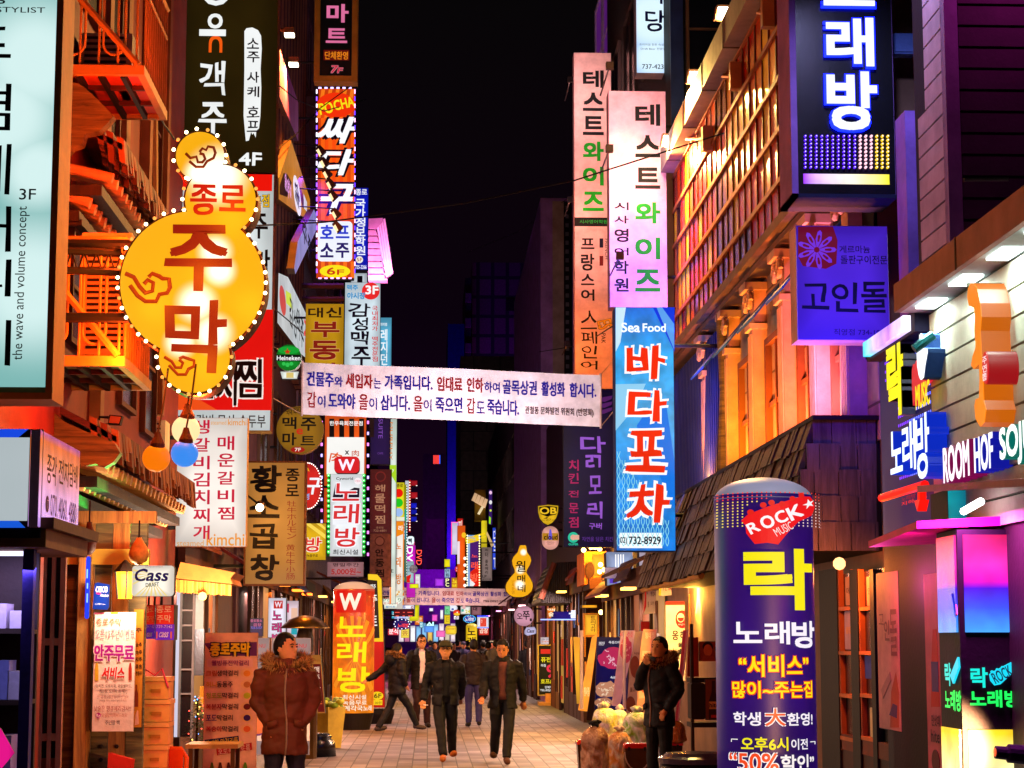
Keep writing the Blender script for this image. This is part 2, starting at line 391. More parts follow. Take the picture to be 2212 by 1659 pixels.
TILEW = grid('yellow_wall_tile', 'e8c474', 'dcb868', 'b08c48', .1, .1, .005, FRONTROT, .3, 0)
SHAKE = wood('roof_shake', '1a120c', '4a3524', True, 1.6)
SHINGLE = wood('slate_shingle', '241c28', '54465c', True, 1.2)
CORRP = ribbed('corrugated_purple', '3a2030', '8a6c80', 5.0, .2, 'Y')
CORRB = ribbed('corrugated_blue', '06103a', '20386e', 4.2, .3, 'Y')
mb = MB(); mb.add([(-60, -30, -.006), (60, -30, -.006), (60, 700, -.006), (-60, 700, -.006)], [(0, 1, 2, 3)], '2a2624'); tag(mb.make('ground'), kind='structure')
mb = MB(); mb.add([(-3.1, -20, 0), (3.7, -20, 0), (3.7, 230, 0), (-3.1, 230, 0)], [(0, 1, 2, 3)], PAVE); tag(mb.make('street_paving'), kind='structure')
for nm, x0, x1 in (('left_gutter_strip', -3.05, -2.2), ('right_gutter_strip', 2.95, 3.6)):
    mb = MB(); mb.add([(x0, -20, .004), (x1, -20, .004), (x1, 230, .004), (x0, 230, .004)], [(0, 1, 2, 3)], grid(nm, '4c4642', '3f3a38', '191615', .3, .3, .012)); tag(mb.make(nm), kind='structure')
fr('t12')
for q in (((520, 1500), (600, 1502), (668, 1447), (600, 1450)), ((415, 1655), (455, 1650), (532, 1570), (470, 1572))):
    ps = []
    for x, y in q:
        d = ray(x, y); ps.append(EYE + d * ((.008 - 1.7) / d.z))
    mb = MB(); mb.add(ps, [(0, 1, 2, 3)], 'b8901c'); tag(mb.make('road_marking'), kind='structure')
fr('f')
# ================================================================ buildings
def bld(label, X, D0, D1, z1, mat, depth=7, z0=0, name='building'):
    r = thing(name, label, 'building', (X, (D0 + D1) / 2, z0)); s = -1 if X < 0 else 1
    mb = MB(); xa, xb = sorted((X, X + s * depth)); mb.box((xa, D0, z0), (xb, D1, z1), mat); mb.make('wall', r)
    return r
def win(r, f, u0, v0, u1, v1, fm, glass, nu=1, nv=1, fw=.05, dep=.06, nm='window'):
    g = MB()
    for a in ((u0, v0, u1, v0 + fw), (u0, v1 - fw, u1, v1), (u0, v0 + fw, u0 + fw, v1 - fw), (u1 - fw, v0 + fw, u1, v1 - fw)): g.slab(f, *a, .002, dep, fm)
    for i in range(1, nu): u = u0 + (u1 - u0) * i / nu; g.slab(f, u - fw * .35, v0 + fw, u + fw * .35, v1 - fw, .002, dep * .8, fm)
    for i in range(1, nv): v = v0 + (v1 - v0) * i / nv; g.slab(f, u0 + fw, v - fw * .35, u1 - fw, v + fw * .35, .002, dep * .7, fm)
    w = g.make(nm, r); w['_o'] = r['_o']
    p = MB(); p.slab(f, u0 + fw * .5, v0 + fw * .5, u1 - fw * .5, v1 - fw * .5, .004, .018, glass); p.make('pane', w)
    return w
GL = '~0a0a12'
# ---- left side, near to far
fL = left(WALL_L)
b = bld('dark plastered building behind the tall mint salon sign', -3.3, 7, 13.4, 13, '1d1512')
b = bld('old tavern building with red walls, shingled eaves and steel balconies', -3.05, 13.4, 24.2, 12.5, '7a2412')
fT = left(-3.05)
for a in ((19.0, 5.4, 19.25, 10), (20.6, 5.0, 20.8, 10.5), (17.9, 3.5, 18.1, 12), (22.0, 4.2, 22.2, 12)):
    m = MB(); m.slab(fT, *a, .0, .10, '8a5a30'); m.make('pilaster', b)
for a in ((19.4, 4.0, 20.4, 5.1), (18.3, 6.2, 18.9, 8.2), (21, 6.2, 21.9, 8.4), (18.3, 9, 18.95, 11), (16.9, 7.2, 17.7, 9.4), (16.6, 4.2, 17.6, 5.2), (21, 3.9, 21.9, 5.4)):
    win(b, fT, *a, '5a3018', GL, 1, 2)
m = MB(); m.tube([PX(330, 0, -2.98), PX(332, 400, -2.98), PX(330, 640, -2.98)], .05, 'b08040', 8); m.make('drain_pipe', b)
def eave(z, Xe, D0, D1, xroof, zroof, rows, label_nm):
    """shingled eave running along the street: sloping deck, hanging shingle ends, rows of round rafters"""
    m = MB(); m.hexa([(Xe, D0, z - .05), (Xe, D1, z - .05), (xroof, D1, zroof - .05), (xroof, D0, zroof - .05), (Xe, D0, z), (Xe, D1, z), (xroof, D1, zroof + .03), (xroof, D0, zroof + .03)], REDWOOD); m.make('roof_deck', b)
    m = MB(); rnd = random.Random(3)
    for k in range(3):
        y = D0
        while y < D1:
            w = rnd.uniform(.05, .10); l = rnd.uniform(.12, .3); xo = Xe + .03 - k * .09; zo = z + .05 + k * .05
            m.hexa([(xo, y, zo - l), (xo, y + w * .85, zo - l), (xo - .05, y + w * .85, zo - l * .9), (xo - .05, y, zo - l * .9),
                    (xo - .02, y, zo), (xo - .02, y + w * .85, zo), (xo - .08, y + w * .85, zo + .02), (xo - .08, y, zo + .02)], rnd.choice(('8a4a22', '74381a', '9c5a2c', '5c2c14')))
            y += w
    m.make('shingles', b)
    for dx, dz, r in rows:
        m = MB(); y = D0 + .06
        while y < D1:
            m.tube([(Xe + dx, y, z + dz), (-3.2, y, z + dz + .12)], r, 'd8a468', 9); y += .26
        m.make('rafters', b)
        m = MB(); m.box((-3.15, D0, z + dz - .16), (Xe + dx - .08, D1, z + dz - .07), DARKWOOD); m.make('eave_board', b)
eave(3.39, -2.58, 16.5, 22.0, -3.7, 3.95, ((-.07, -.26, .05), (-.25, -.40, .055)), 'lower')
eave(5.84, -2.58, 16.4, 20.5, -3.7, 6.4, ((-.08, -.28, .045), (-.26, -.5, .05)), 'upper')
fG = front(16.4)
fr('t02')
m = MB(); m.prism(fG, [(-250, -60), (20, 95), (370, 150), (560, 330), (820, 450), (1010, 520), (1060, 610), (1000, 690), (920, 735), (850, 700), (760, 720), (600, 640), (420, 500), (250, 430), (-250, 200)], 0, .14, OLDWOOD); m.make('barge_board', b)
fr('t00')
m = MB(); m.prism(fG, [(300, 650), (560, 730), (700, 760), (760, 800), (860, 890), (1005, 1040), (960, 1090), (880, 1170), (760, 1190), (735, 1280), (650, 1310), (580, 1400), (530, 1440), (300, 1400)], 0, .14, OLDWOOD); m.make('barge_board', b)
fr('f')
for zz in (5.2, 6.0):
    m = MB(); m.box((-3.6, 16.42, zz - .05), (-2.9, 16.5, zz), DARKWOOD); m.make('tie_beam', b)
def balcony(lbl, D0, D1, X, z, h, floor, rail, loops):
    r = thing('balcony', lbl, 'balcony', (-3, (D0 + D1) / 2, z))
    m = MB(); m.box((-3.1, D0, z - .06), (X, D0 + .06, z + .02), rail).box((X - .06, D0 + .06, z - .06), (X, D1, z + .02), rail).box((-3.1, D1 - .06, z - .06), (X - .06, D1, z + .02), rail); m.make('edge_beam', r)
    m = MB(); m.box((-3.1, D0 + .06, z - .02), (X - .06, D1 - .06, z - .005), floor); m.make('deck', r)
    m = MB()
    for i in range(1, 4): x = -3.1 + (X + 3.1) * i / 4; m.box((x - .02, D0 + .06, z - .07), (x + .02, D1 - .06, z - .021), '1a0c06')
    for i in range(1, 3): y = D0 + (D1 - D0) * i / 3; m.box((-3.1, y - .02, z - .06), (X - .06, y + .02, z - .0215), '50200c')
    m.make('joists', r)
    m = MB(); m.tube([(-3.1, D0 + .03, z + h), (X - .02, D0 + .03, z + h), (X - .02, D1 - .03, z + h)], .028, rail, 6); m.tube([(-3.1, D0 + .03, z + h * .72), (X - .02, D0 + .03, z + h * .72), (X - .02, D1 - .03, z + h * .72)], .018, rail, 6); m.make('handrail', r)
    m = MB(); x = -3.05
    while x < X - .05:
        m.tube([(x, D0 + .03, z), (x, D0 + .03, z + h)], .011, rail, 6); x += .155
    y = D0 + .15
    while y < D1: m.tube([(X - .02, y, z), (X - .02, y, z + h)], .011, rail, 6); y += .13
    for cx in loops:
        m.tube([(cx - .09, D0 + .05, z + h), (cx - .09, D0 + .05, z + .22)] + [(cx - .09 * math.cos(a * .2618), D0 + .05, z + .22 - .1 * math.sin(a * .2618)) for a in range(13)] + [(cx + .09, D0 + .05, z + .22), (cx + .09, D0 + .05, z + h)], .012, rail, 6)
    m.make('bars', r)
    m = MB(); m.tube([(-3.1, D0 - .0, z + h * .85), (X - .05, D0 - .0, z + .02)], .03, rail, 6); m.make('brace', r)
    return r
balcony('upper steel balcony with red underside panels above the shingled eave', 16.05, 17.5, -2.36, 6.4, .95, 'c03a18', 'b88a40', (-2.95, -2.62))
balcony('lower steel balcony holding an air conditioner beside the mint sign', 15.5, 17.05, -2.38, 3.9, .95, '6a4a1c', 'c08a3c', (-2.93, -2.63))
def acunit(lbl, x0, x1, y, z, h, col='c8a468'):
    r = thing('air_conditioner', lbl, 'air conditioner', ((x0 + x1) / 2, y, z)); m = MB(); m.box((x0, y, z), (x1, y + .4, z + h), col); m.make('casing', r)
    m = MB(); n = int(h / .05)
    for i in range(1, n): m.box((x0 + .05, y - .006, z + i * h / n), (x1 - .05, y + .001, z + i * h / n + .022), '120a06')
    m.make('grille', r); m = MB(); m.box((x0 + .05, y, z - .06), (x0 + .12, y + .4, z), '3a2a1a').box((x1 - .12, y, z - .06), (x1 - .05, y + .4, z), '3a2a1a'); m.make('foot', r)
acunit('tall beige air conditioner standing on the lower balcony', -2.82, -2.42, 16.0, 4.0, 1.0)
acunit('white slatted air conditioner on the tavern wall beside the orange globe', -3.32, -2.95, 22.3, 3.85, .32, 'c8b48c')
acunit('grey air conditioner box standing on the upper balcony deck', -3.0, -2.55, 16.6, 6.44, .42, '9a8a78')
# flood lamp on the eave (unlit)
b = bld('narrow dark building carrying the tall brown beer hall sign', -3.2, 24.2, 33, 14.5, '4a2016')
for i in range(4): win(b, left(-3.2), 25 + i * 1.9, 5.2, 26.3 + i * 1.9, 6.9, '2a140c', GL)
b = bld('five storey building with bronze vertical louvres behind the round keg sign', -3.15, 33, 47, 19, '5a3436')
fB = left(-3.15)
m = MB()
for i in range(46):
    y = 33.2 + i * .3; m.slab(fB, y, 7.6, y + .08, 18, 0, .16, '7a4a3c' if i % 3 else '3a1c2a')
m.make('louvres', b)
for y in (36.5, 40.5, 44.0): win(b, fB, y, 4.8, y + 2.2, 6.8, '5a3c2c', GL, 2)
b = bld('purple panelled office building behind the orange striped sign', -3.1, 47, 64, 22, CORRP)
for y in (48, 51, 54, 57, 60):
    for z in (5, 8.5, 12, 15.5): win(b, left(-3.1), y, z, y + 2.0, z + 1.8, '5a4458', '*38143c@.6' if (y + int(z)) % 3 else GL, 2)
m = MB()
for z in (7.6, 11.2, 14.8): m.slab(left(-3.1), 47, z, 64, z + .14, 0, .25, '4a2430')
m.make('ledge', b)
b = bld('far left block of shops with purple light put into the wall colour', -3.2, 64, 96, 17, '4a1e4c')  # purple cast of the street painted into the walls
for y in range(65, 94, 4):
    for z in (5.5, 9, 12.5): win(b, left(-3.2), y, z, y + 2.4, z + 1.7, '3a2038', '*5a1a6a@.5' if (y * 7 + int(z)) % 3 == 0 else GL, 2)
b = bld('farthest left row of shops in the haze of signs', -3.6, 96, 170, 14, '3c1a44')  # wall colour carries the purple light of the far end
# ---- right side, near to far
# ================================================================ right side buildings, near to far
def gradmat(name, stops, z0, z1, st=1.0, axis=2):
    """a panel of coloured LED tubes: its colour changes with height (world z0..z1)"""
    def bl(t, b):
        g = nn(t, 'NewGeometry'); s = nn(t, 'SeparateXYZ'); t.links.new(g.outputs['Position'], s.inputs[0])
        mr = nn(t, 'MapRange'); mr.inputs[1].default_value = z0; mr.inputs[2].default_value = z1; t.links.new(s.outputs[axis], mr.inputs[0])
        rpn = nn(t, 'ValToRGB'); cr = rpn.color_ramp
        while len(cr.elements) < len(stops): cr.elements.new(.5)
        for el, (p, h) in zip(cr.elements, stops): el.position = p; el.color = lin(h)
        t.links.new(mr.outputs[0], rpn.inputs[0])
        ns = nn(t, 'TexNoise', Scale=5.0); tcn = nn(t, 'TexCoord'); t.links.new(tcn.outputs['Object'], ns.inputs['Vector'])
        m2 = nn(t, 'MapRange'); m2.inputs[1].default_value = .3; m2.inputs[2].default_value = .7; m2.inputs[3].default_value = .7 * st; m2.inputs[4].default_value = 1.25 * st
        t.links.new(ns.outputs[0], m2.inputs[0]); t.links.new(m2.outputs[0], b.inputs['Emission Strength']); t.links.new(rpn.outputs[0], b.inputs['Emission Color'])
        b.inputs['Base Color'].default_value = (.015, .015, .02, 1); b.inputs['Roughness'].default_value = .25
    return custom(name, bl)
XW = 3.22
b = bld('karaoke and beer hall corner shop with white cladding under a lit concrete canopy', XW, 7.5, 14.0, 3.8, '181014', 6)
f = right(XW)
m = MB()
for i in range(9):
    z = 2.35 + i * .16; m.slab(f, -12.44, z, -7.5, z + .145, 0, .03, 'b8b8a8')
m.make('cladding', b)
m = MB(); m.box((2.98, 7.5, 3.80), (3.02, 12.5, 3.98), 'a47c74').box((3.02, 7.5, 3.90), (XW + .5, 12.5, 3.98), 'a47c74').box((2.98, 10.98, 3.795), (2.975, 11.0, 3.985), '3a201c'); m.make('canopy', b)
m = MB(); m.box((3.02, 7.5, 3.80), (XW + .06, 12.5, 3.81), 'c8d8d8'); m.make('soffit', b)
for i, y in enumerate((12.1, 11.3, 10.5, 9.8, 9.1)):
    m = MB(); m.box((3.06, y - .16, 3.785), (3.18, y + .16, 3.799), '!f4fffa@6'); d = m.make('downlight', b); d['_o'] = b['_o']
    lamp('AREA', (3.12, y, 3.77), 5, 'e8fff0', (.12, .3), (3.14, y, 0), d)
m = MB(); m.box((3.06, 12.6, 3.70), (3.11, 13.8, 3.80), gradmat('led_edge', ((0, 'f0e0ff'), (.35, 'b070ff'), (.7, 'd0b0ff'), (1, '30d8f0')), 12.6, 13.8, 1.6, 1)); m.make('led_bar', b)
m = MB(); m.box((3.11, 12.5, 3.68), (XW, 13.9, 3.82), '140c30'); m.make('canopy_edge', b)
# LED dot field behind the music sign
m = MB(); f = right(XW)
fr('c11')
for i in range(26):
    for j in range(15):
        u, v = -13.78 + i * .051, 2.80 + j * .060
        if i < 7 and j < 12: continue
        m.slab(f, u, v, u + .022, v + .018, 0, .012, '*5a6aff@2.2' if i > 12 else '*7a30ff@1.6')
m.make('led_dots', b)
m = MB(); m.slab(f, -13.95, 2.4, -12.46, 3.68, 0, .01, '*140a5a@.6'); m.make('sign_backing', b)  # emission put into the backing board, which is no lamp itself
def letters(label, X, items, ex=.12, name='channel_letters', cat='sign', stand=True, group=None):
    f = right(X); r = None
    for it in items:
        s_, x0, y0, x1, y1, face, side = it[:7]; kw = it[7] if len(it) > 7 else {}
        if r is None: r = thing(name, label, cat, f.p(*f.box(x0, y0, x1, y1)[:2]), group)
        q = MB(); text(q, f, s_, x0, y0, x1, y1, side, ex=ex, w=-ex, **kw); q.make('letter_body', r)
        q = MB(); text(q, f, s_, x0, y0, x1, y1, face, w=.004, **kw); q.make('letter_face', r)
    return r
fr('c11')
letters('tall yellow raised letters on the LED dotted wall', XW - .1, [('락', 105, 340, 248, 1000, '*fff000@1.1', '6a6a70', dict(b=.09))])
fr('t32')
letters('white letters with blue glow on the side wall below the pointing hand', XW - .16, [('노', 1060, 395, 1165, 770, '!dff0ff@1.5', '!1030d0@.8', dict(b=.04)), ('래', 1165, 320, 1280, 755, '!dff0ff@1.5', '!1030d0@.8', dict(b=.04)), ('방', 1280, 255, 1400, 820, '!dff0ff@1.5', '!1030d0@.8', dict(b=.04))])
letters('row of white raised Latin letters under the white cladding', XW - .13, [('ROOM', 1518, 510, 1745, 830, '!fff0ff@1.4', '!a01060@.5', dict(b=.05)), ('HOF', 1785, 435, 1950, 750, '!f0f0ff@1.4', '!1a20c0@.6', dict(b=.05)), ('SOJU', 2005, 330, 2300, 700, '!f0fff8@1.4', '!0a9080@.5', dict(b=.05))])
# hand + flame + MUSIC emblem
fr('c11'); f = right(XW - .14)
r = thing('emblem_sign', 'white pointing hand with red flame and yellow lettering on the dotted wall', 'sign', f.p(*f.box(280, 280, 450, 940)[:2]))
hand = [(400, 285), (412, 300), (410, 420), (415, 405), (420, 425), (432, 412), (438, 420), (450, 415), (450, 450), (430, 560), (418, 660), (400, 680), (385, 640), (372, 560), (366, 410), (374, 400), (384, 440), (388, 430), (390, 300)]
m = MB(); m.prism(f, hand, -.13, 0, '1a3a70'); m.make('hand_body', r); m = MB(); m.prism(f, hand, 0, .01, '!f4f8ff@1.3'); m.make('hand_face', r)
fl = [(275, 600), (285, 545), (300, 545), (310, 515), (325, 525), (350, 495), (365, 525), (372, 600), (385, 660), (385, 690), (345, 730), (320, 800), (285, 900), (275, 740)]
m = MB(); m.prism(f, fl, -.08, -.03, '*e82030@.9'); m.make('flame', r)
m = MB(); text(m, f, 'MUSIC', 318, 700, 440, 915, '*ffe000@1.1', b=.05, sk=.0, w=-.02); m.make('lettering', r)
m = MB(); m.tube([f.p(*f.uv(470, 300), -.02), f.p(*f.uv(470, 420), .1)], .03, '^2a6a70'); m.make('bracket', r)
fr('t32'); f = right(XW - .08)
r = thing('arrow_sign', 'red bent arrow neon with small red writing on the dark wall', 'sign', f.p(*f.box(1040, 850, 1430, 1100)[:2]))
m = MB()
for pts in ([(1045, 985), (1425, 870)], [(1398, 880), (1398, 1010)]): m.tube([f.p(*f.uv(*p), .05) for p in pts], .028, '!ff1408@1.3', 8)
m.prism(f, [(1372, 1010), (1420, 1000), (1398, 1100)], .02, .08, '!ff1408@1.3'); m.make('arrow', r)
m = MB(); text(m, f, '지하 1층', 1160, 990, 1385, 1025, '*ff2818@.9', b=.03); text(m, f, '노래방 입구', 1160, 945, 1385, 985, '*c81810@.6'); m.make('lettering', r)
fr('f')
# orange squiggle sign with red disc on the cladding
f = right(XW - .22); fr('t31')
r = thing('blade_sign', 'orange wavy bottle shaped light box with red oval on white cladding', 'sign', f.p(*f.box(1740, 790, 1850, 1700)[:2]))
sq = [(1755, 790), (1735, 830), (1728, 900), (1740, 980), (1785, 1000), (1795, 1080), (1790, 1200), (1800, 1340), (1775, 1420), (1760, 1500), (1785, 1530), (1830, 1480), (1835, 1600), (1830, 1780), (1800, 1790), (1790, 1850), (1800, 1960), (1840, 2030), (1875, 1990), (1890, 1880), (1870, 1800), (1865, 1640), (1850, 1400), (1840, 1200), (1850, 1080), (1840, 960), (1815, 840), (1790, 790)]
m = MB(); m.prism(f, sq, -.16, 0, '*e06c08@.75'); m.make('letter_body', r); m = MB(); m.prism(f, sq, 0, .005, '!ff8a10@.95'); m.make('letter_face', r)  # body sides glow by emission put in to hold their orange
m = MB(); m.ell(f, 1890, 1375, 1945, 1665, -.14, .02, '*b01018@.7'); m.make('oval_body', r)  # oval body given the same put-in glow
m = MB(); m.ell(f, 1892, 1380, 1943, 1660, .02, .026, '*d8141c@.9'); m.make('oval_face', r)
m = MB()
for t in V('주연뽑', 1900, 1420, 1938, 1630, 'w'): text(m, f, *t[:5], '*ffe8e8', b=.03, w=.03)
m.make('lettering', r)
m = MB()
for z in (.3, .6): m.tube([r.location + Vector((.0, .02, z * 2)), r.location + Vector((.25, .0, z * 2))], .012, '6a6a5a', 5)
m.make('bracket', r)
fr('f')
# lower awning, teal panel, pink slab
r = thing('awning', 'thin magenta lit glass awning over the karaoke door', 'awning', (3.0, 11, 2.55))
m = MB(); m.hexa([(2.95, 8, 2.36), (2.95, 11.9, 2.60), (XW, 11.9, 2.62), (XW, 8, 2.38), (2.95, 8, 2.40), (2.95, 11.9, 2.64), (XW, 11.9, 2.66), (XW, 8, 2.42)], 'b090b0'); m.make('awning_panel', r)
m = MB(); m.tube([(3.0, 10.7, 2.46), (3.04, 11.2, 2.44)], .022, '!ffffff@5', 8); q = m.make('fluorescent_tube', r); q['_o'] = r['_o']
lamp('AREA', (2.9, 10.8, 2.42), 16, 'ff50e0', .3, (2.9, 10.8, 0), q)
sign('teal lit box under the awning beside the dark wall', 2047, 1058, 2196, 1130, 11.7, gradmat('teal_box', ((0, '06b0b8'), (.5, '0a6a90'), (1, '0a1440')), 3.05, 3.45, .75, 0), name='light_box_sign', T=.4)
r = thing('awning', 'hot pink sloping ledge above the colour changing pillar', 'ledge', (3.0, 11.6, 2.3))
m = MB(); m.hexa([(2.72, 11.0, 2.33), (3.5, 11.0, 2.36), (3.5, 12.6, 2.34), (2.80, 12.6, 2.30), (2.72, 11.0, 2.37), (3.5, 11.0, 2.42), (3.5, 12.6, 2.38), (2.80, 12.6, 2.34)], 'e020a0'); m.make('ledge_panel', r)
# LED pillar
r = thing('led_pillar', 'square pillar of pink, blue and yellow lit panels with neon karaoke letters', 'light pillar', (3.15, 11.2, 0))
def z_at(y, D): return 1.7 + (1388 - y) * D / FPX
DP = 11.0; XP = (2076 - 925) * DP / FPX
zz = [z_at(y, DP) for y in (1155, 1258, 1366, 1574, 1760)]
m = MB(); m.box((XP, DP, 0), (XP + .5, DP + .45, zz[0] + .03), '0a0612'); m.make('core', r)
ga = gradmat('pillar_top', ((0, '38a0ff'), (.25, '2050ff'), (.45, '3010d8'), (.52, 'e010b8'), (.7, 'ff30b0'), (1, 'e81838')), zz[2], zz[0], 1.25)
m = MB(); m.box((XP + .03, DP - .012, zz[2]), (XP + .33, DP, zz[0]), ga).box((XP - .012, DP + .03, zz[2]), (XP, DP + .42, zz[0]), ga); m.make('upper_light', r)
gb = gradmat('pillar_base', ((0, 'ffe8ff'), (.6, 'fff0a0'), (.95, 'ffd820'), (1, 'ffd020')), zz[4], zz[3], 1.3)
m = MB(); m.box((XP + .03, DP - .012, zz[4] - .5), (XP + .33, DP, zz[3]), gb).box((XP - .012, DP + .03, zz[4] - .5), (XP, DP + .42, zz[3]), gb); m.make('lower_light', r)
m = MB(); m.box((XP + .34, DP - .02, 0), (XP + .37, DP, zz[0]), '6a4a70'); m.make('edge_strip', r)
fr('t33'); f = front(DP - .004)
gt = [(1905, 850), (1920, 835), (2100, 740), (2140, 735), (2165, 760), (2160, 800), (2090, 850), (2060, 880), (2000, 935), (1950, 945), (1915, 905)]
m = MB(); m.prism(f, gt, .01, .022, '!18d8f0@1.1'); text(m, f, '락', 1745, 790, 1895, 965, '!18e0d0@1.2', b=.06, w=.012)
for x in (1930, 1975, 2020, 2070): m.ell(f, x - 14, 815 - (x - 1930) * .42, x + 14, 840 - (x - 1930) * .42, .01, .02, '!18d8f0@1.1', 10)
m.make('neon_guitar', r)
m = MB(); text(m, f, 'ROCK', 1925, 800, 2100, 900, '0a3a50', b=.02, rot=26, w=.024); m.make('lettering', r)
m = MB(); text(m, f, '노래방', 1740, 985, 2175, 1135, '!20ff60@1.2', b=.06, w=.012); m.make('lettering', r)
f = right(XP + .004); m = MB(); text(m, f, '락', 1545, 750, 1600, 950, '!18e0d0@1.2', b=.06, w=.012); m.prism(f, [(1605, 860), (1670, 700), (1680, 790), (1630, 930)], .01, .022, '!18d8f0@1.1'); m.make('neon_guitar', r)
m = MB(); text(m, f, '노래방', 1548, 985, 1688, 1165, '!20ff60@1.2', b=.05, w=.012); m.make('lettering', r)
m = MB(); m.prism(f, [(1608, 150), (1630, 150), (1658, 330), (1640, 360)], .01, .016, 'e8a0c8'); m.make('sticker', r)
fr('f')
lamp('AREA', (XP - .15, DP + .1, 2.0), 5, 'ff30b0', .4, (0, DP + 3, .5), r, name='pillar_glow')
# spotlight barrel in front of the pillar
r = thing('spotlight', 'dark barrel shaped spotlight glowing red inside before the yellow panel', 'spotlight', PY(2190, 1625, 10.6))
m = MB(); c = PY(2150, 1625, 10.6); e = PY(2230, 1632, 10.6); m.tube([c, c.lerp(e, .3), c.lerp(e, .35), e], [.034, .036, .05, .05], '1a1030', 14); m.make('barrel', r)
m = MB(); m.tube([c - Vector((.004, 0, 0)), c], [.022, .022], '!ff5020@1.2', 12); m.make('lens', r); lamp('SPOT', c - Vector((.03, -.02, 0)), 420, 'ffb070', .03, (-.6, 23, 1.2), r, 75)
# upper siding volume
b = bld('dark boarded upper storey rising above the concrete canopy', 3.4, 12.6, 13.5, 9.5, '241420', 5, 3.99)
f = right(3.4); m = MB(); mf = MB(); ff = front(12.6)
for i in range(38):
    z = 4.0 + i * .145; m.slab(f, -13.3 if z < 5.3 else -13.1, z, -12.62, z + .13, 0, .03, 'b8a0b8'); mf.slab(ff, 3.47, z, 6, z + .125, 0, .03, '4a2c44')  # paler side, darker front: light and shade put into the board colours
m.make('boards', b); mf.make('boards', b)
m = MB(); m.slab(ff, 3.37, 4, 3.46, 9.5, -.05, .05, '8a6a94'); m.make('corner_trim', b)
sp_ = thing('wall_lamp', 'small wall lamp washing the pale boarded corner with white light', 'lamp', (3.2, 12.9, 7.4))
m = MB(); m.box((3.2, 12.85, 7.35), (3.4, 12.95, 7.45), '2a2a2a'); m.make('housing', sp_); lamp('SPOT', (3.0, 13.0, 7.3), 110, 'b8bcff', .1, (3.4, 13.0, 5), sp_, 150); lamp('POINT', (3.9, 12.0, 6.2), 7, 'e040c0', .2, None, sp_)  # the magenta point light is an added fill for the dark front boards
# ---- stone and lattice building
XB = 3.6
b = bld('stone fronted pub with pillars, big red and yellow panelled upper floor', XB, 15.6, 30, 8.9, '7a5a48', 7)
f = right(XB)
m = MB(); m.slab(f, -30, 3.3, -15.6, 5.55, 0, .02, STONE); m.make('stone_facing', b)
m = MB()
for z, h, w in ((5.55, .06, .22), (5.63, .1, .3), (5.75, .05, .2), (8.85, .1, .1)): m.slab(f, -30, z, -15.6, z + h, 0.021, w, '8a6a50')
m.make('cornice', b)
cols = (24.6, 22.7, 20.9, 19.1, 17.5, 16.15)
for i, y in enumerate(cols):
    m = MB(); m.slab(f, -y - .14, 3.3, -y + .14, 5.0, .021, .17, 'c8a488')
    for k in range(4): m.slab(f, -y - .12 + k * .065, 3.4, -y - .08 + k * .065, 4.95, .17, .185, 'd8b498')
    m.slab(f, -y - .18, 5.0, -y + .18, 5.06, .021, .21, 'd8b498').slab(f, -y - .2, 5.42, -y + .2, 5.5, .021, .26, 'd8b498').slab(f, -y - .2, 3.3, -y + .2, 3.5, .021, .2, 'c8a488')
    cp = m.make('pilaster', b); cp['_o'] = b['_o']
    m = MB()
    for sgn in (-1, 1):
        c = f.p(-y + sgn * .13, 5.3, .2); m.tube([c + f.u * (.1 * (1 - k / 22) * math.cos(k * .55)) + f.v * (.1 * (1 - k / 22) * math.sin(k * .55)) for k in range(20)], .028, 'e0b890', 6)
    m.slab(f, -y - .13, 5.08, -y + .13, 5.42, .021, .15, 'd0a880'); m.make('capital', cp)
for i in range(len(cols) - 1):
    ya, yb = cols[i] - .35, cols[i + 1] + .35
    win(b, f, -ya, 3.45, -yb, 4.85, '7a4a28', GL, 2, 2, .07, .09)
    m = MB(); c = 5.35
    m.add([f.p(-ya, c, .03), f.p(-yb, c, .03), f.p(-yb + .0, c - .42, .38), f.p(-ya, c - .42, .38), f.p(-ya, c - .02, .03), f.p(-yb, c - .02, .03), f.p(-yb, c - .44, .37), f.p(-ya, c - .44, .37)], [(0, 1, 2, 3), (7, 6, 5, 4), (0, 3, 7, 4), (1, 5, 6, 2), (2, 6, 7, 3)], '1a5ac0'); m.make('window_awning', b)
# lattice of coloured panels
rnd = random.Random(5); m = MB(); g = MB()
pal = ('b00c04', 'c02804', 'e04808', 'f0b000', 'f8c408', '3a0804', '100402', 'd02010', 'f0a008', 'e06008')
nU, nV = 26, 5; u0, u1, v0, v1 = -28.6, -17.3, 5.85, 8.5
for i in range(nU):
    ua = u0 + (u1 - u0) * i / nU; ub = u0 + (u1 - u0) * (i + 1) / nU
    base = rnd.choice(pal)
    for j in range(nV):
        va = v0 + (v1 - v0) * j / nV; vb = v0 + (v1 - v0) * (j + 1) / nV
        c = base if rnd.random() < .7 else rnd.choice(pal)
        m.slab(f, ua, va, ub, vb, .0, .012 + rnd.uniform(0, .008), '~' + c)
    g.slab(f, ua - .02, v0, ua + .02, v1, .0, .03, '5a1c08')
m.make('coloured_panels', b)
for j in range(nV + 1): va = v0 + (v1 - v0) * j / nV; g.slab(f, u0, va - .025, u1, va + .03, .0, .05, '9a5020')
g.make('lattice', b)
m = MB(); m.slab(f, -17.2, 4.0, -15.6, 8.9, 0, .03, '08060c'); m.make('dark_cladding', b)
m = MB(); m.slab(f, -16.6, 6.2, -16.1, 7.3, .03, .06, '*e81050@.75'); m.make('pink_window', b)
m = MB(); m.box((3.36, 17.5, 8.5), (XB, 28.3, 8.84), '8a7a70'); m.make('gutter', b)
m = MB()
for k in range(6): y = 18.5 + k * 1.8; m.box((3.353, y, 8.49), (XB, y + .03, 8.845), '4a3a34')
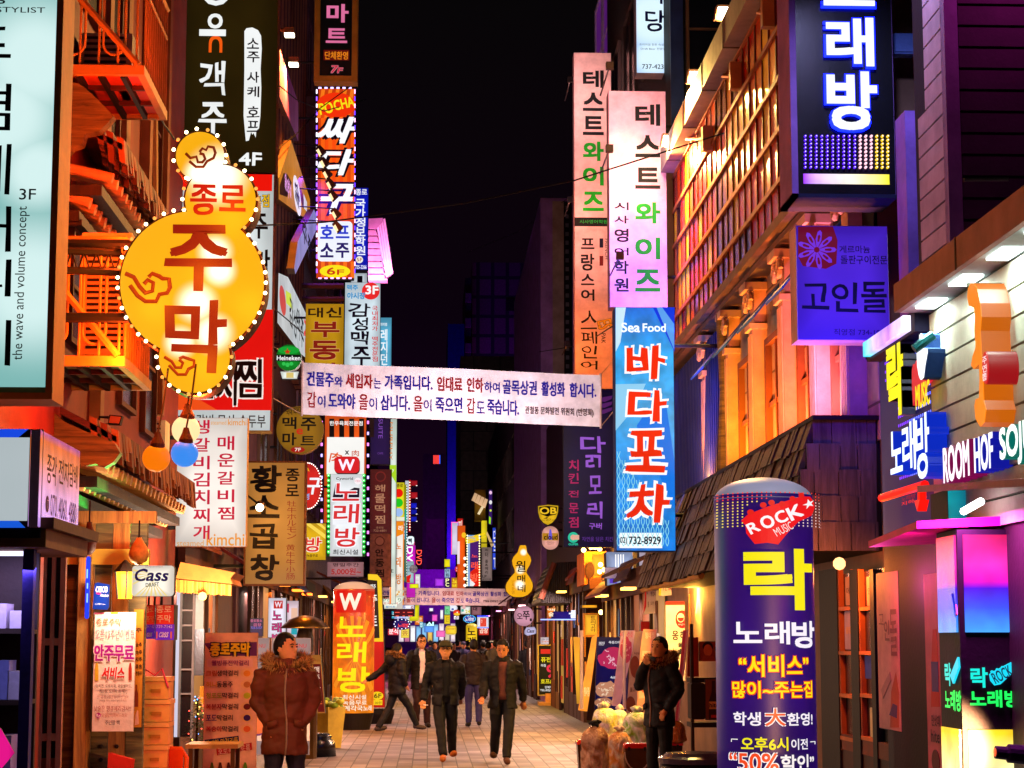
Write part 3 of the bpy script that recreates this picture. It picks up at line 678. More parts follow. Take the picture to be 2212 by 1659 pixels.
m.make('gutter_joint', b)
# dark purple pier by the canopy
b2 = solo(MB().box((3.5, 14.2, 4.0), (3.72, 14.5, 5.6), '9060c8'), 'wall_pier', 'smooth lilac pier standing between stone columns and the canopy', 'pillar')
for (x0, y0, x1, y1), c, l in (((1930, 72, 1976, 116), '6a88d8', 'square pale blue junction box on the black wall'), ((1981, 76, 2004, 131), '8a9ae8', 'slim upright pale blue box on the black wall')):
    f2 = front(15.3); r = thing('junction_box', l, 'junction box', f2.p(*f2.box(x0, y0, x1, y1)[:2])); MB().rect(f2, x0, y0, x1, y1, -.12, .0, c).make('casing', r)
    MB().rect(f2, x0 + 3, y0 + 4, x1 - 3, y1 - 4, 0, .012, c).make('lid', r)
# flood lamps on arms
for i, (x, y, y0_, lx, ly, lb) in enumerate(((1565, 30, 24.2, 1655, 28, 'topmost square flood lamp on an arm above the gutter'), (1503, 168, 25.6, 1585, 165, 'middle flood lamp pointing down from the gutter arm'), (1446, 305, 27.5, 1525, 300, 'lowest flood lamp shining at the pink academy signs'))):
    c = PY(x, y, y0_); r = thing('flood_lamp', lb, 'flood lamp', c, 'flood lamps over the coloured panels'); w_ = PX(lx, ly, 3.5)
    m = MB(); m.tube([c + Vector((.08, 0, .03)), w_], .022, 'c08a50', 6); m.make('arm', r)
    m = MB(); m.hexa([c + Vector(v) for v in ((-.13, -.1, -.1), (.11, -.1, -.14), (.11, .1, -.1), (-.13, .1, -.06), (-.1, -.06, .1), (.1, -.06, .1), (.1, .1, .12), (-.1, .1, .12))], '8a5a38'); m.make('housing', r)
    m = MB(); m.hexa([c + Vector(v) for v in ((-.11, -.115, -.09), (.09, -.115, -.13), (.09, -.1, -.14), (-.11, -.1, -.1), (-.09, -.09, .06), (.08, -.09, .06), (.08, -.07, .06), (-.09, -.07, .06))], '!fffbe0@14'); m.make('lens', r)
    m = MB(); m.box(w_ + Vector((-.05, -.06, -.16)), w_ + Vector((.08, .06, .16)), 'b88a58'); m.make('ballast_box', r)
    lamp('SPOT', c + Vector((-.05, -.15, -.1)), 120, 'ffd890', .08, (3.3, 34 + i, 7 - i), r, 120); lamp('SPOT', c + Vector((-.25, -.25, -.3)), 620, ('ffb860', 'ffd070', 'ff9858')[i], .06, (3.75, y0_ - 2.6, 6.0), r, 160)
# mansard roof of shakes
r = thing('mansard_roof', 'sloping skirt roof of dark weathered shakes over the pub front', 'roof', (3.2, 20, 2.4))
xt, zt, xb, zb, ya, yb = 3.11, 3.46, 2.84, 2.42, 15.7, 26.4
rnd = random.Random(9); m = MB(); rows = 5
for j in range(rows):
    t0, t1 = j / rows, (j + 1) / rows + .03
    y = ya
    while y < yb:
        w_ = rnd.uniform(.1, .24); o = rnd.uniform(0, .025)
        def pt(t, k): return (xb + (xt - xb) * t - .04 + k, zb + (zt - zb) * t)
        (xa_, za_), (xc_, zc_) = pt(t0, -o - .03), pt(min(t1, 1), -o)
        za_ -= rnd.uniform(0, .03)
        m.hexa([(xa_, y, za_), (xa_, y + w_ * .95, za_), (xa_ + .05, y + w_ * .95, za_), (xa_ + .05, y, za_), (xc_, y, zc_), (xc_, y + w_ * .95, zc_), (xc_ + .05, y + w_ * .95, zc_), (xc_ + .05, y, zc_)], SHAKE)
        y += w_
m.make('shakes', r)
m = MB(); x = xb; rows = 5
for j in range(rows):
    za_, zb_ = zb + (zt - zb) * j / rows, zb + (zt - zb) * (j + 1) / rows
    x = xb + (xt - xb) * j / rows; s_ = rnd.uniform(-.08, 0)
    while x < 3.55:
        w_ = rnd.uniform(.08, .2); xa_ = max(x, xb + (xt - xb) * j / rows); o = rnd.uniform(0, .012)
        m.box((xa_, ya - .06 + j * .008 - o, za_), (min(x + w_ - .006, 3.56), ya - .02, zb_ + .02), SHINGLE); x += w_
m.make('end_shingles', r)
m = MB(); m.hexa([(xb + .05, ya, zb), (XB, ya, zb), (XB, yb, zb), (xb + .05, yb, zb), (xt, ya, zt), (XB, ya, zt), (XB, yb, zt), (xt, yb, zt)], '1a100c'); m.make('roof_core', r)
m = MB(); m.tube([(xb + .0, ya + 5, zb - .03), (xb, yb, zb - .03)], .035, 'c08a40', 8); m.make('bamboo_edge', r)
m = MB(); m.box((xt - .06, ya - .08, zt), (XB, yb, zt + .035), '120a08'); m.make('capping', r)
for i, (y, c_) in enumerate(((24, 'ff8a20'), (21.8, 'ff9a28'), (20, 'ff8a30'), (18.3, 'ff7a48'), (16.8, 'f080c0'))):
    u = thing('uplight', '%s small uplight on the shake roof washing the stone pillars' % ('farthest', 'second farthest', 'middle', 'second nearest', 'nearest')[i], 'uplight', (3.25, y, zt + .035), 'uplights on the shake roof'); MB().box((3.2, y - .06, zt + .035), (3.32, y + .06, zt + .1), '1a1410').make('housing', u); MB().box((3.21, y - .05, zt + .1), (3.31, y + .05, zt + .105), '*ffe0a0@3').make('lens', u)
    lamp('AREA', (3.25, y, zt + .12), 26, c_, .12, (3.5, y, 6.5), u)
# corrugated awning wall, pole
m = MB(); m.hexa([(3.45, 23.0, 3.5), (3.55, 23.0, 3.5), (3.55, 29.2, 3.5), (3.45, 29.2, 3.5), (3.5, 23.0, 5.45), (3.55, 23.0, 5.45), (3.55, 29.2, 5.45), (3.5, 29.2, 5.45)], '16224e')
for i in range(40): y = 23.05 + i * .155; m.hexa([(3.40, y, 3.5), (3.46, y, 3.5), (3.46, y + .07, 3.5), (3.40, y + .07, 3.5), (3.45, y, 5.43), (3.51, y, 5.43), (3.51, y + .07, 5.43), (3.45, y + .07, 5.43)], '26386e')
solo(m, 'corrugated_screen', 'dark blue corrugated metal screen beside the blue seafood sign', 'metal screen')
solo(MB().tube([(3.42, 22.8, 3.5), (3.45, 22.8, 4.6), (3.42, 22.8, 5.5)], [.1, .085, .09], OLDWOOD, 10), 'wooden_post', 'rough mossy tree trunk post by the blue corrugated screen', 'post')
b = bld('tall dark building with thin window frames behind the pink academy signs', 3.75, 30.2, 41, 21, '14100e', 8)
f3 = front(30.2)
for k in range(4): win(b, f3, 4.0 + k * 1.1, 9.4, 5.0 + k * 1.1, 12.2, '5a4028', GL, 1, 3, .05)
f3 = right(3.75)
for y in (32, 35, 38):
    for z in (4.5, 8, 11.5, 15): win(b, f3, -y - 2, z, -y, z + 2, '3a2a28', GL, 2)
m = MB(); m.slab(front(30.2), 3.75, 6.5, 3.95, 13, 0, .08, CORRB); m.make('blue_panel', b)
b = bld('purple glazed building with a white framed stair window', 3.95, 41.2, 44.2, 20, '4a1a50', 8)
for y in (42, 44):
    for z in (8, 11, 14, 17): win(b, right(3.95), -y - 1.8, z, -y, z + 2.6, 'b8a0c8', '*501868@.8' if (y + int(z)) % 3 else GL, 1, 2)
f3 = front(41.2)
for k in range(5): win(b, f3, 4.0 + k * .5, 9.5, 4.46 + k * .5, 15.5, 'b898c8', '*4a1460@.9', 1, 3)
b = bld('low dark shop block between the purple glazed and lilac buildings', 3.5, 44.3, 59, 8, '3a1c34', 8)
b = bld('lilac corner building with a bright vertical light rail', 3.35, 59.2, 78, 15.1, 'a87cc8', 8)
m = MB(); f3 = front(59.2); m.slab(f3, 3.71, 3.5, 4.05, 15.0, .0, .05, 'b09a8c').slab(f3, 4.05, 4, 4.3, 15, 0, .04, '0c0a10').slab(f3, 4.36, 4, 4.7, 15, 0, .05, '9a8a88'); m.make('facing', b)
m = MB()
for i in range(40): m.slab(f3, 4.10, 4.2 + i * .27, 4.2, 4.32 + i * .27, .045, .09, '*c8d8ff@.9' if i < 18 else '6a6a70')
m.make('light_rail', b)
b = bld('dim block of far right shops with many small lit signs', 3.5, 78.2, 118, 13, '3a2634', 8)
for y in range(80, 116, 4):
    for z in (5.5, 8.5): win(b, right(3.5), -y - 2.6, z, -y, z + 1.7, '4a3a38', GL, 2)
b = bld('office block with a white floor directory at the end of the street', 1.9, 120, 140, 19, grid('grey_tiles', '6a5854', '5c4c4a', '2a2020', 1.6, 1.2, .03, FRONTROT), 12)
win(b, front(120), 4.6, 11.3, 6.4, 15.2, '9a8a88', GL, 1, 1, .3)
b = bld('lone far right block dimly lit purple', 3.9, 140.2, 175, 12, '3a1a40')  # the purple light is put into the wall colour
# far towers against the night
TWL = {'dim': .3, 'navy': .8, 'tower': .4, 'purple': .5, 'magenta': 1.0, 'violet': 1.2}; TWC = {'dim': '70187a', 'navy': '2818ff', 'tower': 'a020a0', 'purple': '9028c0', 'magenta': 'c020e0', 'violet': '8818e0'}
def tower(label, x0, x1, y0, D, mat, depth=25):
    a, c = PY(x0, 1300, D), PY(x1, y0, D); r = thing('tower_block', label, 'building', ((a.x + c.x) / 2, D, 0))
    MB().box((a.x, D, 0), (c.x, D + depth, c.z), mat).make('wall', r)
    h_ = c.z; l_ = lamp('AREA', ((a.x + c.x) / 2, D - 14, max(h_ * .25, 8)), h_ * h_ * TWL[label.split()[1]], TWC[label.split()[1]], 4, ((a.x + c.x) / 2, D, h_ * .5), r, name='tower_fill'); return r, a.x, c.x, c.z  # added area lamp without a fixture, brightens the tower front
TW = grid('tower_grid', '6a2a5a', '502046', '1c0a20', 2.4, 3.2, .3, FRONTROT, .6, 0)
r, xa, xc, zt_ = tower('wide dim maroon tower block at the end of the street', 1018, 1172, 568, 320, TW)
m = MB(); m.box((xa + 8, 319.8, zt_ - 8), (xc - 6, 320, zt_ - 6), '120810'); m.make('window_band', r)
r, xa, xc, zt_ = tower('slim navy blue tower beside the maroon block', 965, 1003, 700, 300, '141a6a')
r, xa, xc, zt_ = tower('narrow tower with stacked balconies between blue and maroon blocks', 1003, 1018, 600, 310, '3a1a38')
m = MB()
for i in range(26): z = zt_ - 4 - i * 4; m.box((xa, 309.2, z), (xc, 310, z + 1.4), '6a3a6a')
m.make('balconies', r)
r, xa, xc, zt_ = tower('grey purple office slab carrying a small red neon logo', 912, 962, 980, 260, '5a2a5c')
fr('t12')
fr('f'); m = MB()
for k in range(6): m.rect(f3, 936 + k * 2.6, 984, 938 + k * 2.6, 1002, 0, .1, '*ff4038@1.2' if k < 5 else '*3060ff@1.2')
m.make('logo', r)
r, xa, xc, zt_ = tower('low magenta lit building at the end of the street', 920, 960, 1121, 200, '6a1a70')
r, xa, xc, zt_ = tower('dark violet building closing the street behind the crowd', 860, 1000, 1230, 190, '4a1470'); f3 = front(189.9); rnd = random.Random(12)
for k in range(11): MB().rect(f3, 862 + k * 12.4, rnd.uniform(1346, 1362), 872 + k * 12.4, 1386, 0, .3, '#%s@%.1f' % (rnd.choice(('fff0c8', 'ffd060', 'ffffff', 'ff90c0', '90d0ff', 'ffe8f0')), rnd.uniform(.7, 1.2))).make('lit_window', r)  # glowing boxes added to brighten the far end at street level
for k in range(14): x, y = rnd.uniform(862, 990), rnd.uniform(1245, 1330); MB().rect(f3, x, y, x + rnd.uniform(4, 12), y + rnd.uniform(6, 20), 0, .4, '#%s@.9' % rnd.choice(('f04060', 'ffd040', '40c0ff', 'ffffff', 'ff60d0', '50e080'))).make('lit_window', r)  # more glowing boxes added for brightness, scattered over the wall
# ================================================================ left side signs
def hot(name, base, hotc, pts, s0=1.0, s1=1.6):
    """translucent light box face: brighter where the lamps inside sit; pts = (point, radius)"""
    def bl(t, b):
        g = nn(t, 'NewGeometry'); acc = None
        for p, r in pts:
            d = nn(t, 'VectorMath', operation='DISTANCE'); t.links.new(g.outputs['Position'], d.inputs[0]); d.inputs[1].default_value = tuple(p)
            mr = nn(t, 'MapRange', interpolation_type='SMOOTHSTEP'); mr.inputs[1].default_value = r; mr.inputs[2].default_value = r * .25; t.links.new(d.outputs['Value'], mr.inputs[0])
            if acc is None: acc = mr.outputs[0]
            else:
                mx_ = nn(t, 'Math', operation='MAXIMUM'); t.links.new(acc, mx_.inputs[0]); t.links.new(mr.outputs[0], mx_.inputs[1]); acc = mx_.outputs[0]
        mm = nn(t, 'Mix', data_type='RGBA'); mm.inputs[6].default_value = lin(base); mm.inputs[7].default_value = lin(hotc); t.links.new(acc, mm.inputs[0]); t.links.new(mm.outputs[2], b.inputs['Emission Color'])
        m2 = nn(t, 'MapRange'); m2.inputs[3].default_value = s0; m2.inputs[4].default_value = s1; t.links.new(acc, m2.inputs[0]); t.links.new(m2.outputs[0], b.inputs['Emission Strength'])
        b.inputs['Base Color'].default_value = (.03, .02, .01, 1); b.inputs['Roughness'].default_value = .35; b.inputs['Specular IOR Level'].default_value = .15
    return custom(name, bl)
fr('f')
D = 12
mint = hot('mint_face', '84c0bc', 'd2eeec', [(PY(75, 130, D), .55), (PY(70, 620, D), .6), (PY(80, 370, D), .35), (PY(10, 250, D), .5)], .92, 1.05)
sign('tall mint salon light box in an orange frame, cropped black brush letters', -170, -150, 114, 848, D, mint,
     [(c, -75, y0, 24, y1, '0a1018', dict(b=.0, wob=.03, bx=.012)) for c, y0, y1 in (('두', 58, 165), ('겸', 182, 282), ('헤', 312, 420), ('어', 445, 545), ('의', 560, 640), ('시', 690, 790))] +
     [('STYLIST', -8, 16, 98, 28, '50605c', dict(b=.01)), ('g', -8, -12, 12, 9, '0a1018', dict(b=.03)), ('3F', 42, 408, 78, 432, '101830', dict(b=.015)), ('the wave and volume concept', 32, 446, 60, 778, '5a7a70', dict(rot=90))],
     T=.35, fm='c87018', fw=.04, shapes=[('r', (-170, 836, 114, 848), '7aa860')], wall=-3.3)
# kiosk lower left
r = thing('kiosk', 'black shop kiosk with glass shelves under a purple lit sign box', 'kiosk', (-2.6, 12, 0))
m = MB(); m.box((-3.2, 11.0, 2.32), (-2.05, 12.5, 2.38), '5a3a22').box((-3.2, 11.05, 2.22), (-2.1, 12.4, 2.32), '8a5a2c'); m.make('roof_board', r)
m = MB(); m.box((-3.2, 11.3, 0), (-3.1, 11.85, 2.22), '0c0a10').box((-2.27, 11.3, 0), (-2.21, 11.38, 2.22), '2a1a6a'); m.make('frame', r)
m = MB()
for z in (.55, .95, 1.35, 1.75): m.box((-3.1, 11.45, z), (-2.28, 11.82, z + .025), '3a2a20')
m.make('shelf', r); m = MB(); m.box((-3.1, 11.82, 0), (-2.28, 11.86, 2.22), '2a1a14'); m.make('back_panel', r)
for i, (z, x) in enumerate(((1.78, -2.55), (1.38, -2.5), (1.38, -2.35), (.98, -2.45), (.58, -2.6), (1.78, -2.35))):
    q = solo(MB().box((x * .5 - 1.2, 11.5, z), (x * .5 - 1.12, 11.7, z + (.14, .22, .16, .2, .18, .1)[i]), ('b8a8b0', '8a90c8', 'd8d0d8', 'b09ac0', 'a8a0b0', 'c8b8c0')[i]), 'display_box', ('flat pale box on the top kiosk shelf, left of a lower one', 'bluish carton on the second kiosk shelf, tallest of its pair', 'whitish carton on the second kiosk shelf beside a bluish one', 'lilac carton alone on the third kiosk shelf', 'grey lilac carton alone on the lowest kiosk shelf', 'low cream box at the right end of the top kiosk shelf')[i], 'carton', 'cartons on the kiosk shelves')
kl = thing('shelf_lamp', 'white strip light under the kiosk roof', 'lamp', (-2.6, 11.5, 2.18)); m = MB(); m.box((-3.0, 11.45, 2.19), (-2.3, 11.5, 2.215), '!d8d8ff@2'); m.make('tube', kl)
lamp('AREA', (-2.4, 11.42, 2.15), 5, 'b0a8ff', .4, (-2.6, 12, 0), kl)
f = front(11.0)
r, f = sign('black and white end of the kiosk sign box with blue corners', -60, 927, 90, 1162, 11, '0a0a0c', (), T=.02, shapes=[('r', (-60, 945, 62, 1125), '*b8c4c8@.9'), ('p', [(-60, 927), (62, 927), (40, 945), (-60, 945)], '*1848e0'), ('p', [(-60, 1125), (40, 1125), (55, 1140), (-60, 1140)], '*1858d8')], name='sign_box')
X0 = PY(90, 1000, 11).x
f = left(X0); fr('t02')
sign('purple and orange lit side of the kiosk sign with phone number', 335, 480, 680, 1290, 0, gradmat('kiosk_side', ((0, 'b890f0'), (.35, 'e8a8d8'), (.62, 'f08858'), (.78, 'f07010'), (.9, '7020c0'), (1, '8018b0')), 2.3, 2.95, 1.0),
     [('종각', 395, 610, 480, 870, '401020', dict(b=.02)), ('전자', 497, 660, 590, 880, '401020', dict(b=.02)), ('담배', 592, 690, 660, 900, '401020', dict(b=.02)), ('070. 4060. 4880', 425, 990, 650, 1175, '5a3070', dict(b=.02)), ('T', 394, 1000, 410, 1080, 'f0c0e0')], face=f, T=.05, name='sign_box', shapes=[('e', (388, 965, 416, 1110), '502060')], side='c8a8d8')
# wooden kiosk window posts, thin frames
fr('f')
r = thing('window_frame', 'tall narrow shop window frame of pinkish wood beside the kiosk', 'window frame', (-2.75, 14.5, 0))
m = MB(); f = front(14.2); k = [PY(x, 1500, 14.2).x for x in (86, 92, 104, 112, 123, 134)]
for a, c in ((0, 1), (2, 3), (4, 5)): m.box((k[a], 14.2, .5), (k[c], 14.26, 2.9), 'b07858')
for z in (1.02, 1.68, 2.5): m.box((k[1], 14.205, z), (k[4], 14.25, z + .05), 'b07858')
m.box((k[0], 14.22, -.0), (k[4], 14.25, .9), '8a4a3c'); m.make('frame', r); m = MB(); m.box((k[1], 14.232, .9), (k[4], 14.24, 2.9), GL); m.make('pane', r)
# porch wall with pillar and planks
r = thing('porch_wall', 'rough timber porch wall with a thick yellow pillar and studded planks', 'wooden wall', (-2.7, 17, 0))
a = PY(305, 1500, 17.0).x; m = MB(); x = -3.1
while x < a: m.box((x, 17.0, .0), (x + .14, 17.08, 2.75), POSTWOOD if int(x * 20) % 2 else OLDWOOD); x += .145
m.make('planks', r)
m = MB(); m.box((PY(166, 1500, 16.9).x, 16.82, 0), (PY(191, 1500, 16.9).x, 16.98, 2.6), POSTWOOD); m.make('pillar', r)
m = MB(); m.box((-3.1, 16.9, 2.35), (a + .05, 17.0, 2.48), 'a89030').box((-3.1, 16.92, 2.7), (a + .1, 17.0, 2.8), POSTWOOD); m.make('lintel', r)
m = MB()
for i in range(9): m.ball((-2.85 + .13 * (i % 3), 16.985, .62 + .11 * (i // 3)), .018, '1a1008', 8)
m.make('stud', r)
fr('t03')
sign('cream hanging vinyl banner with magenta Korean letters on the timber wall', 805, 312, 1165, 1345, 16.75, 'ead4c8',
     [('종로주막', 835, 365, 1050, 430, 'b8683c', dict(b=.01, wob=.05)), ('오픈13주년이벤트', 828, 458, 1165, 545, 'c86078', dict(b=.0)), ('안주무료', 815, 590, 1160, 735, '9a0c86', dict(b=.05, out=('f0d0d8', .05))), ('서비스', 885, 785, 1080, 890, 'c81818', dict(b=.05, sk=.1, out=('f0d8d8', .05))),
      ('[김치전, 도토리묵, 과일샐러드,', 822, 935, 1140, 970, '5a2818', dict(b=.02)), ('계란탕, 도시락 중 택1]', 860, 980, 1100, 1015, '5a2818', dict(b=.02)), ('단, 금·토요일은 8시이전 고객', 842, 1032, 1110, 1062, '8a4a3a'), ('(사진을 찍어 주문시 보여주세요)', 860, 1066, 1095, 1090, '8a4a3a'),
      ('낮술은 땡큐베리감사!!', 815, 1120, 1135, 1170, 'a84a3a', dict(b=.01, wob=.04)), ('Re', 835, 1190, 868, 1222, 'f0d8e0', dict(b=.03)), ('낮술같이마셔드려요', 882, 1185, 1100, 1222, 'b06a4a', dict(wob=.04)), ('주인장 백', 910, 1245, 1035, 1285, '3a2014', dict(wob=.06, b=.01))],
     T=.012, name='vinyl_banner', cat='banner', shapes=[('r', (815, 315, 900, 330), 'd06a8a'), ('r', (960, 312, 1020, 328), 'e0b030'), ('e', (828, 1180, 872, 1230), 'b81890'), ('p', [(822, 905), (822, 800), (832, 750), (846, 750), (852, 800), (852, 905)], 'c8a028'), ('p', [(1112, 900), (1112, 800), (1122, 750), (1134, 750), (1140, 800), (1140, 900)], 'a02818')], side='c8a890')
sign('narrow orange price banner with bottles behind the cream banner', 1145, 285, 1235, 1310, 16.95, 'c87818',
     [(c, 1172, y, 1228, y + 38, '2a1408', dict(b=.03)) for c, y in (('주', 450), ('소주', 575), ('소주', 640), ('자주', 700), ('통술', 762), ('전통주', 822))], T=.012, name='vinyl_banner', cat='banner', shapes=[('p', [(1160, 1130), (1160, 1020), (1172, 980), (1172, 940), (1186, 940), (1186, 980), (1196, 1020), (1196, 1130)], '7a2808'), ('p', [(1165, 1290), (1172, 1200), (1185, 1160), (1195, 1165), (1200, 1280)], 'e0a088')], side='8a5010')
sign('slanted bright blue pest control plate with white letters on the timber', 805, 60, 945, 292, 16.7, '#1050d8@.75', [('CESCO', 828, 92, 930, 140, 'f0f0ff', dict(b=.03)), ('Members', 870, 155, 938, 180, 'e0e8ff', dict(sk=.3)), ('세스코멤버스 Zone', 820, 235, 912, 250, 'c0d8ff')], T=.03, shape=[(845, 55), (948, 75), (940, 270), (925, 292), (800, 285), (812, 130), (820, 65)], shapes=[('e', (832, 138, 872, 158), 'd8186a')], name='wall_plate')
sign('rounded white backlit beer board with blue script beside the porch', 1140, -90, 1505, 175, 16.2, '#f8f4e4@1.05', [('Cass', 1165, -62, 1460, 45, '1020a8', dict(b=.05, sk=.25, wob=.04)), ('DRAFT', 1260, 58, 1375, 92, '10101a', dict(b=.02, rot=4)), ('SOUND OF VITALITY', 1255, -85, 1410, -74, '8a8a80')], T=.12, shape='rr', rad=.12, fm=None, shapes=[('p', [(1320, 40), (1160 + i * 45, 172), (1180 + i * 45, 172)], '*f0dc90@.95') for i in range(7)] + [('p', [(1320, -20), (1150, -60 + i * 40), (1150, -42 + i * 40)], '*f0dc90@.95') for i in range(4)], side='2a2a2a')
sign('blue upright neon stick on the timber pillar', 738, -170, 775, 370, 16.6, '!1840ff@1.1', [], T=.05, shape='rr', rad=.45, shapes=[('rr', (748, -60, 760, 20), '*a0e0ff', .4), ('rr', (750, 60, 762, 110), '*a0e0ff', .4), ('rr', (748, 150, 760, 230), '*a0e0ff', .4)], name='neon_sign')
# red tavern lantern signs: two-faced
sign('red and purple double tavern cube sign with phone number', 1345, 248, 1505, 552, 18.3, '#e82010@.9', [('종로', 1352, 258, 1480, 318, 'f8d8c0', dict(b=.02, wob=.06)), ('주막', 1355, 335, 1478, 400, 'f8d8c0', dict(b=.02, wob=.06)), ('739-7142', 1352, 425, 1490, 450, 'f0d8e8', dict(b=.02)), ('cass', 1375, 485, 1455, 530, 'f0e0f8', dict(b=.03, sk=.2))], T=.25, shapes=[('r', (1345, 418, 1505, 552), '*6a18a0'), ('rr', (1350, 480, 1362, 540), '*e05010', .3), ('rr', (1472, 480, 1486, 540), '*e05010', .3)], hang=.12, name='cube_sign')
sign('narrow left twin of the red and purple tavern cube sign', 1252, 250, 1338, 545, 18.42, '#c81c10@.8', [('종로', 1262, 265, 1325, 315, 'e8c0a8', dict(b=.02, wob=.06)), ('주막', 1265, 345, 1330, 395, 'e8c0a8', dict(b=.02, wob=.06)), ('739-7142', 1258, 428, 1330, 450, 'e0c0d0'), ('cass', 1270, 488, 1315, 525, 'e0d0e8', dict(b=.03, sk=.2))], T=.2, shapes=[('r', (1252, 420, 1338, 545), '*501480@.8')], hang=.1, name='cube_sign')
r = thing('wall_lantern', 'glowing amber lantern with black frame on the timber wall', 'lantern', PY(1080, 110, 16.8)); c = PY(1080, 70, 16.7)
m = MB(); m.lathe(c - Vector((0, 0, .12)), [(.06, 0), (.075, .1), (.085, .2), (.08, .22)], '!ffb020@4', 10); m.make('glass', r)
m = MB(); m.lathe(c + Vector((0, 0, .1)), [(.1, 0), (.05, .06), (.01, .1)], '1a0c04', 10)
for i in range(5): a = i * 1.2566; m.tube([c + Vector((.064 * math.cos(a), .064 * math.sin(a), -.12)), c + Vector((.088 * math.cos(a), .088 * math.sin(a), .1))], .008, '1a0c04', 5)
m.make('frame', r); lamp('POINT', c + Vector((.1, -.25, 0)), 20, 'ffe0c0', .08, None, r)
# stack of crates
for i in range(7):
    z = .0 + i * .2; lb = ('lowest', 'second from the bottom', 'third from the bottom', 'middle', 'third from the top', 'second from the top', 'topmost')[i]
    r = thing('foam_crate', 'orange lit foam crate, %s of the tall stack by the porch' % lb, 'crate', (-2.43, 18.2, z), 'foam crates stacked by the porch')
    x0, x1 = -2.545 + (i % 2) * .008, -2.30 + (i % 3) * .006
    m = MB(); m.box((x0, 18.0, z + .004), (x1, 18.35, z + .155), 'e08a4c'); m.make('body', r); m = MB(); m.box((x0 - .006, 17.99, z + .158), (x1 + .006, 18.36, z + .198), 'e8935a'); m.make('lid', r)
    m = MB(); m.box((x0 + .09, 17.985, z + .06), (x1 - .07, 17.999, z + .09), 'b86028'); m.make('handle', r)
fr('f')
sign('bright magenta paper flag at the lower left corner', -20, 1572, 32, 1690, 10.4, '#f01890@.9', [], T=.01, shape=[(-20, 1560), (2, 1574), (32, 1626), (2, 1662), (-20, 1690)], name='paper_flag', cat='flag')
r = thing('ribbon', 'pink plastic ribbon tied over the crate stack', 'ribbon', (-2.42, 18.2, 1.4)); MB().tube([(-2.55, 17.98, 1.40), (-2.5, 17.99, 1.46), (-2.42, 18, 1.41), (-2.36, 17.99, 1.47), (-2.3, 17.98, 1.3)], .01, 'e03a5a', 5).make('loop', r)
# red chairs, stools low left
for i, (x, y, z, lb) in enumerate(((700, 1640, .0, 'nearest red plastic chair by the crates'), (740, 1632, 0, 'second red plastic chair, half hidden by the nearest one'))):
    D = 17.2 + i * .7; p = PY(255 + i * 70 - 60 + i * 20, 1640, D); r = thing('plastic_chair', lb, 'chair', (p.x + .15 + i * .1, D, 0), 'red plastic chairs by the crates'); o = Vector((p.x + .15 + i * .1, D, 0))
    m = MB(); m.hexa([o + Vector(v) for v in ((-.2, -.2, .40), (.2, -.2, .40), (.2, .2, .40), (-.2, .2, .40), (-.21, -.21, .44), (.21, -.21, .44), (.21, .2, .44), (-.21, .2, .44))], '~e03808'); m.make('seat', r)
    m = MB(); m.tube([o + Vector(v) for v in ((-.2, .19, .42), (-.2, .24, .68), (-.15, .25, .76), (.15, .25, .76), (.2, .24, .68), (.2, .19, .42))], .022, '~e84a10', 8); m.box(o + Vector((-.17, .225, .5)), o + Vector((.17, .245, .75)), '~e03808'); m.make('backrest', r)
    for sx in (-1, 1):
        for sy in (-1, 1): m = MB(); m.tube([o + Vector((.17 * sx, .17 * sy, .40)), o + Vector((.21 * sx, .21 * sy, 0))], .02, '~c83008', 7); m.make('leg', r)
r = thing('table', 'small pale wooden table beside the red chairs', 'table', (-2.05, 19.6, 0)); m = MB(); m.box((-2.3, 19.3, .70), (-1.8, 19.9, .74), 'c89858'); m.make('tabletop', r)
for x in (-2.25, -1.85):
    for y in (19.35, 19.85): m = MB(); m.box((x - .02, y - .02, 0), (x + .02, y + .02, .70), '6a4424'); m.make('leg', r)
r = thing('menu_board', 'red menu board leaning on the timber wall', 'board', (-2.62, 16.9, .0)); m = MB(); m.hexa([(-2.62, 16.55, .02), (-2.48, 16.5, .02), (-2.46, 16.54, .02), (-2.6, 16.59, .02), (-2.62, 16.75, .8), (-2.42, 16.7, .75), (-2.4, 16.74, .75), (-2.6, 16.79, .8)], 'b82010'); m.make('panel', r)
# the big gourd sign
DG = 15.2; f = front(DG)
C4 = ((432, 337, 52), (476, 432, 76), (415, 612, 155), (420, 772, 76))
r = thing('gourd_sign', 'huge yellow gourd shaped tavern sign ringed with light bulbs', 'sign', f.p(*f.uv(415, 848)))
gm = hot('gourd_face', 'f8b212', 'fffce0', [(PY(470, 380, DG), .30), (PY(465, 545, DG), .17), (PY(475, 585, DG), .16), (PY(425, 655, DG), .2), (PY(460, 720, DG), .2), (PY(390, 740, DG), .16), (PY(432, 375, DG), .16)], .95, 1.5)
for mm in [gm]: mm.cycles.emission_sampling = 'FRONT_BACK'
m = MB(); rim = MB()
for i, (x, y, rr_) in enumerate(C4):
    m.ell(f, x - rr_, y - rr_, x + rr_, y + rr_, -.02, .004 * i + .002, gm, 64); rim.ell(f, x - rr_ - 5, y - rr_ - 5, x + rr_ + 5, y + rr_ + 5, -.3, -.021 + i * .001, '4a1a06', 64)
m.make('light_face', r); rim.make('casing', r)
bm_ = None; k = 0; sc = 1 / (FPX / DG)
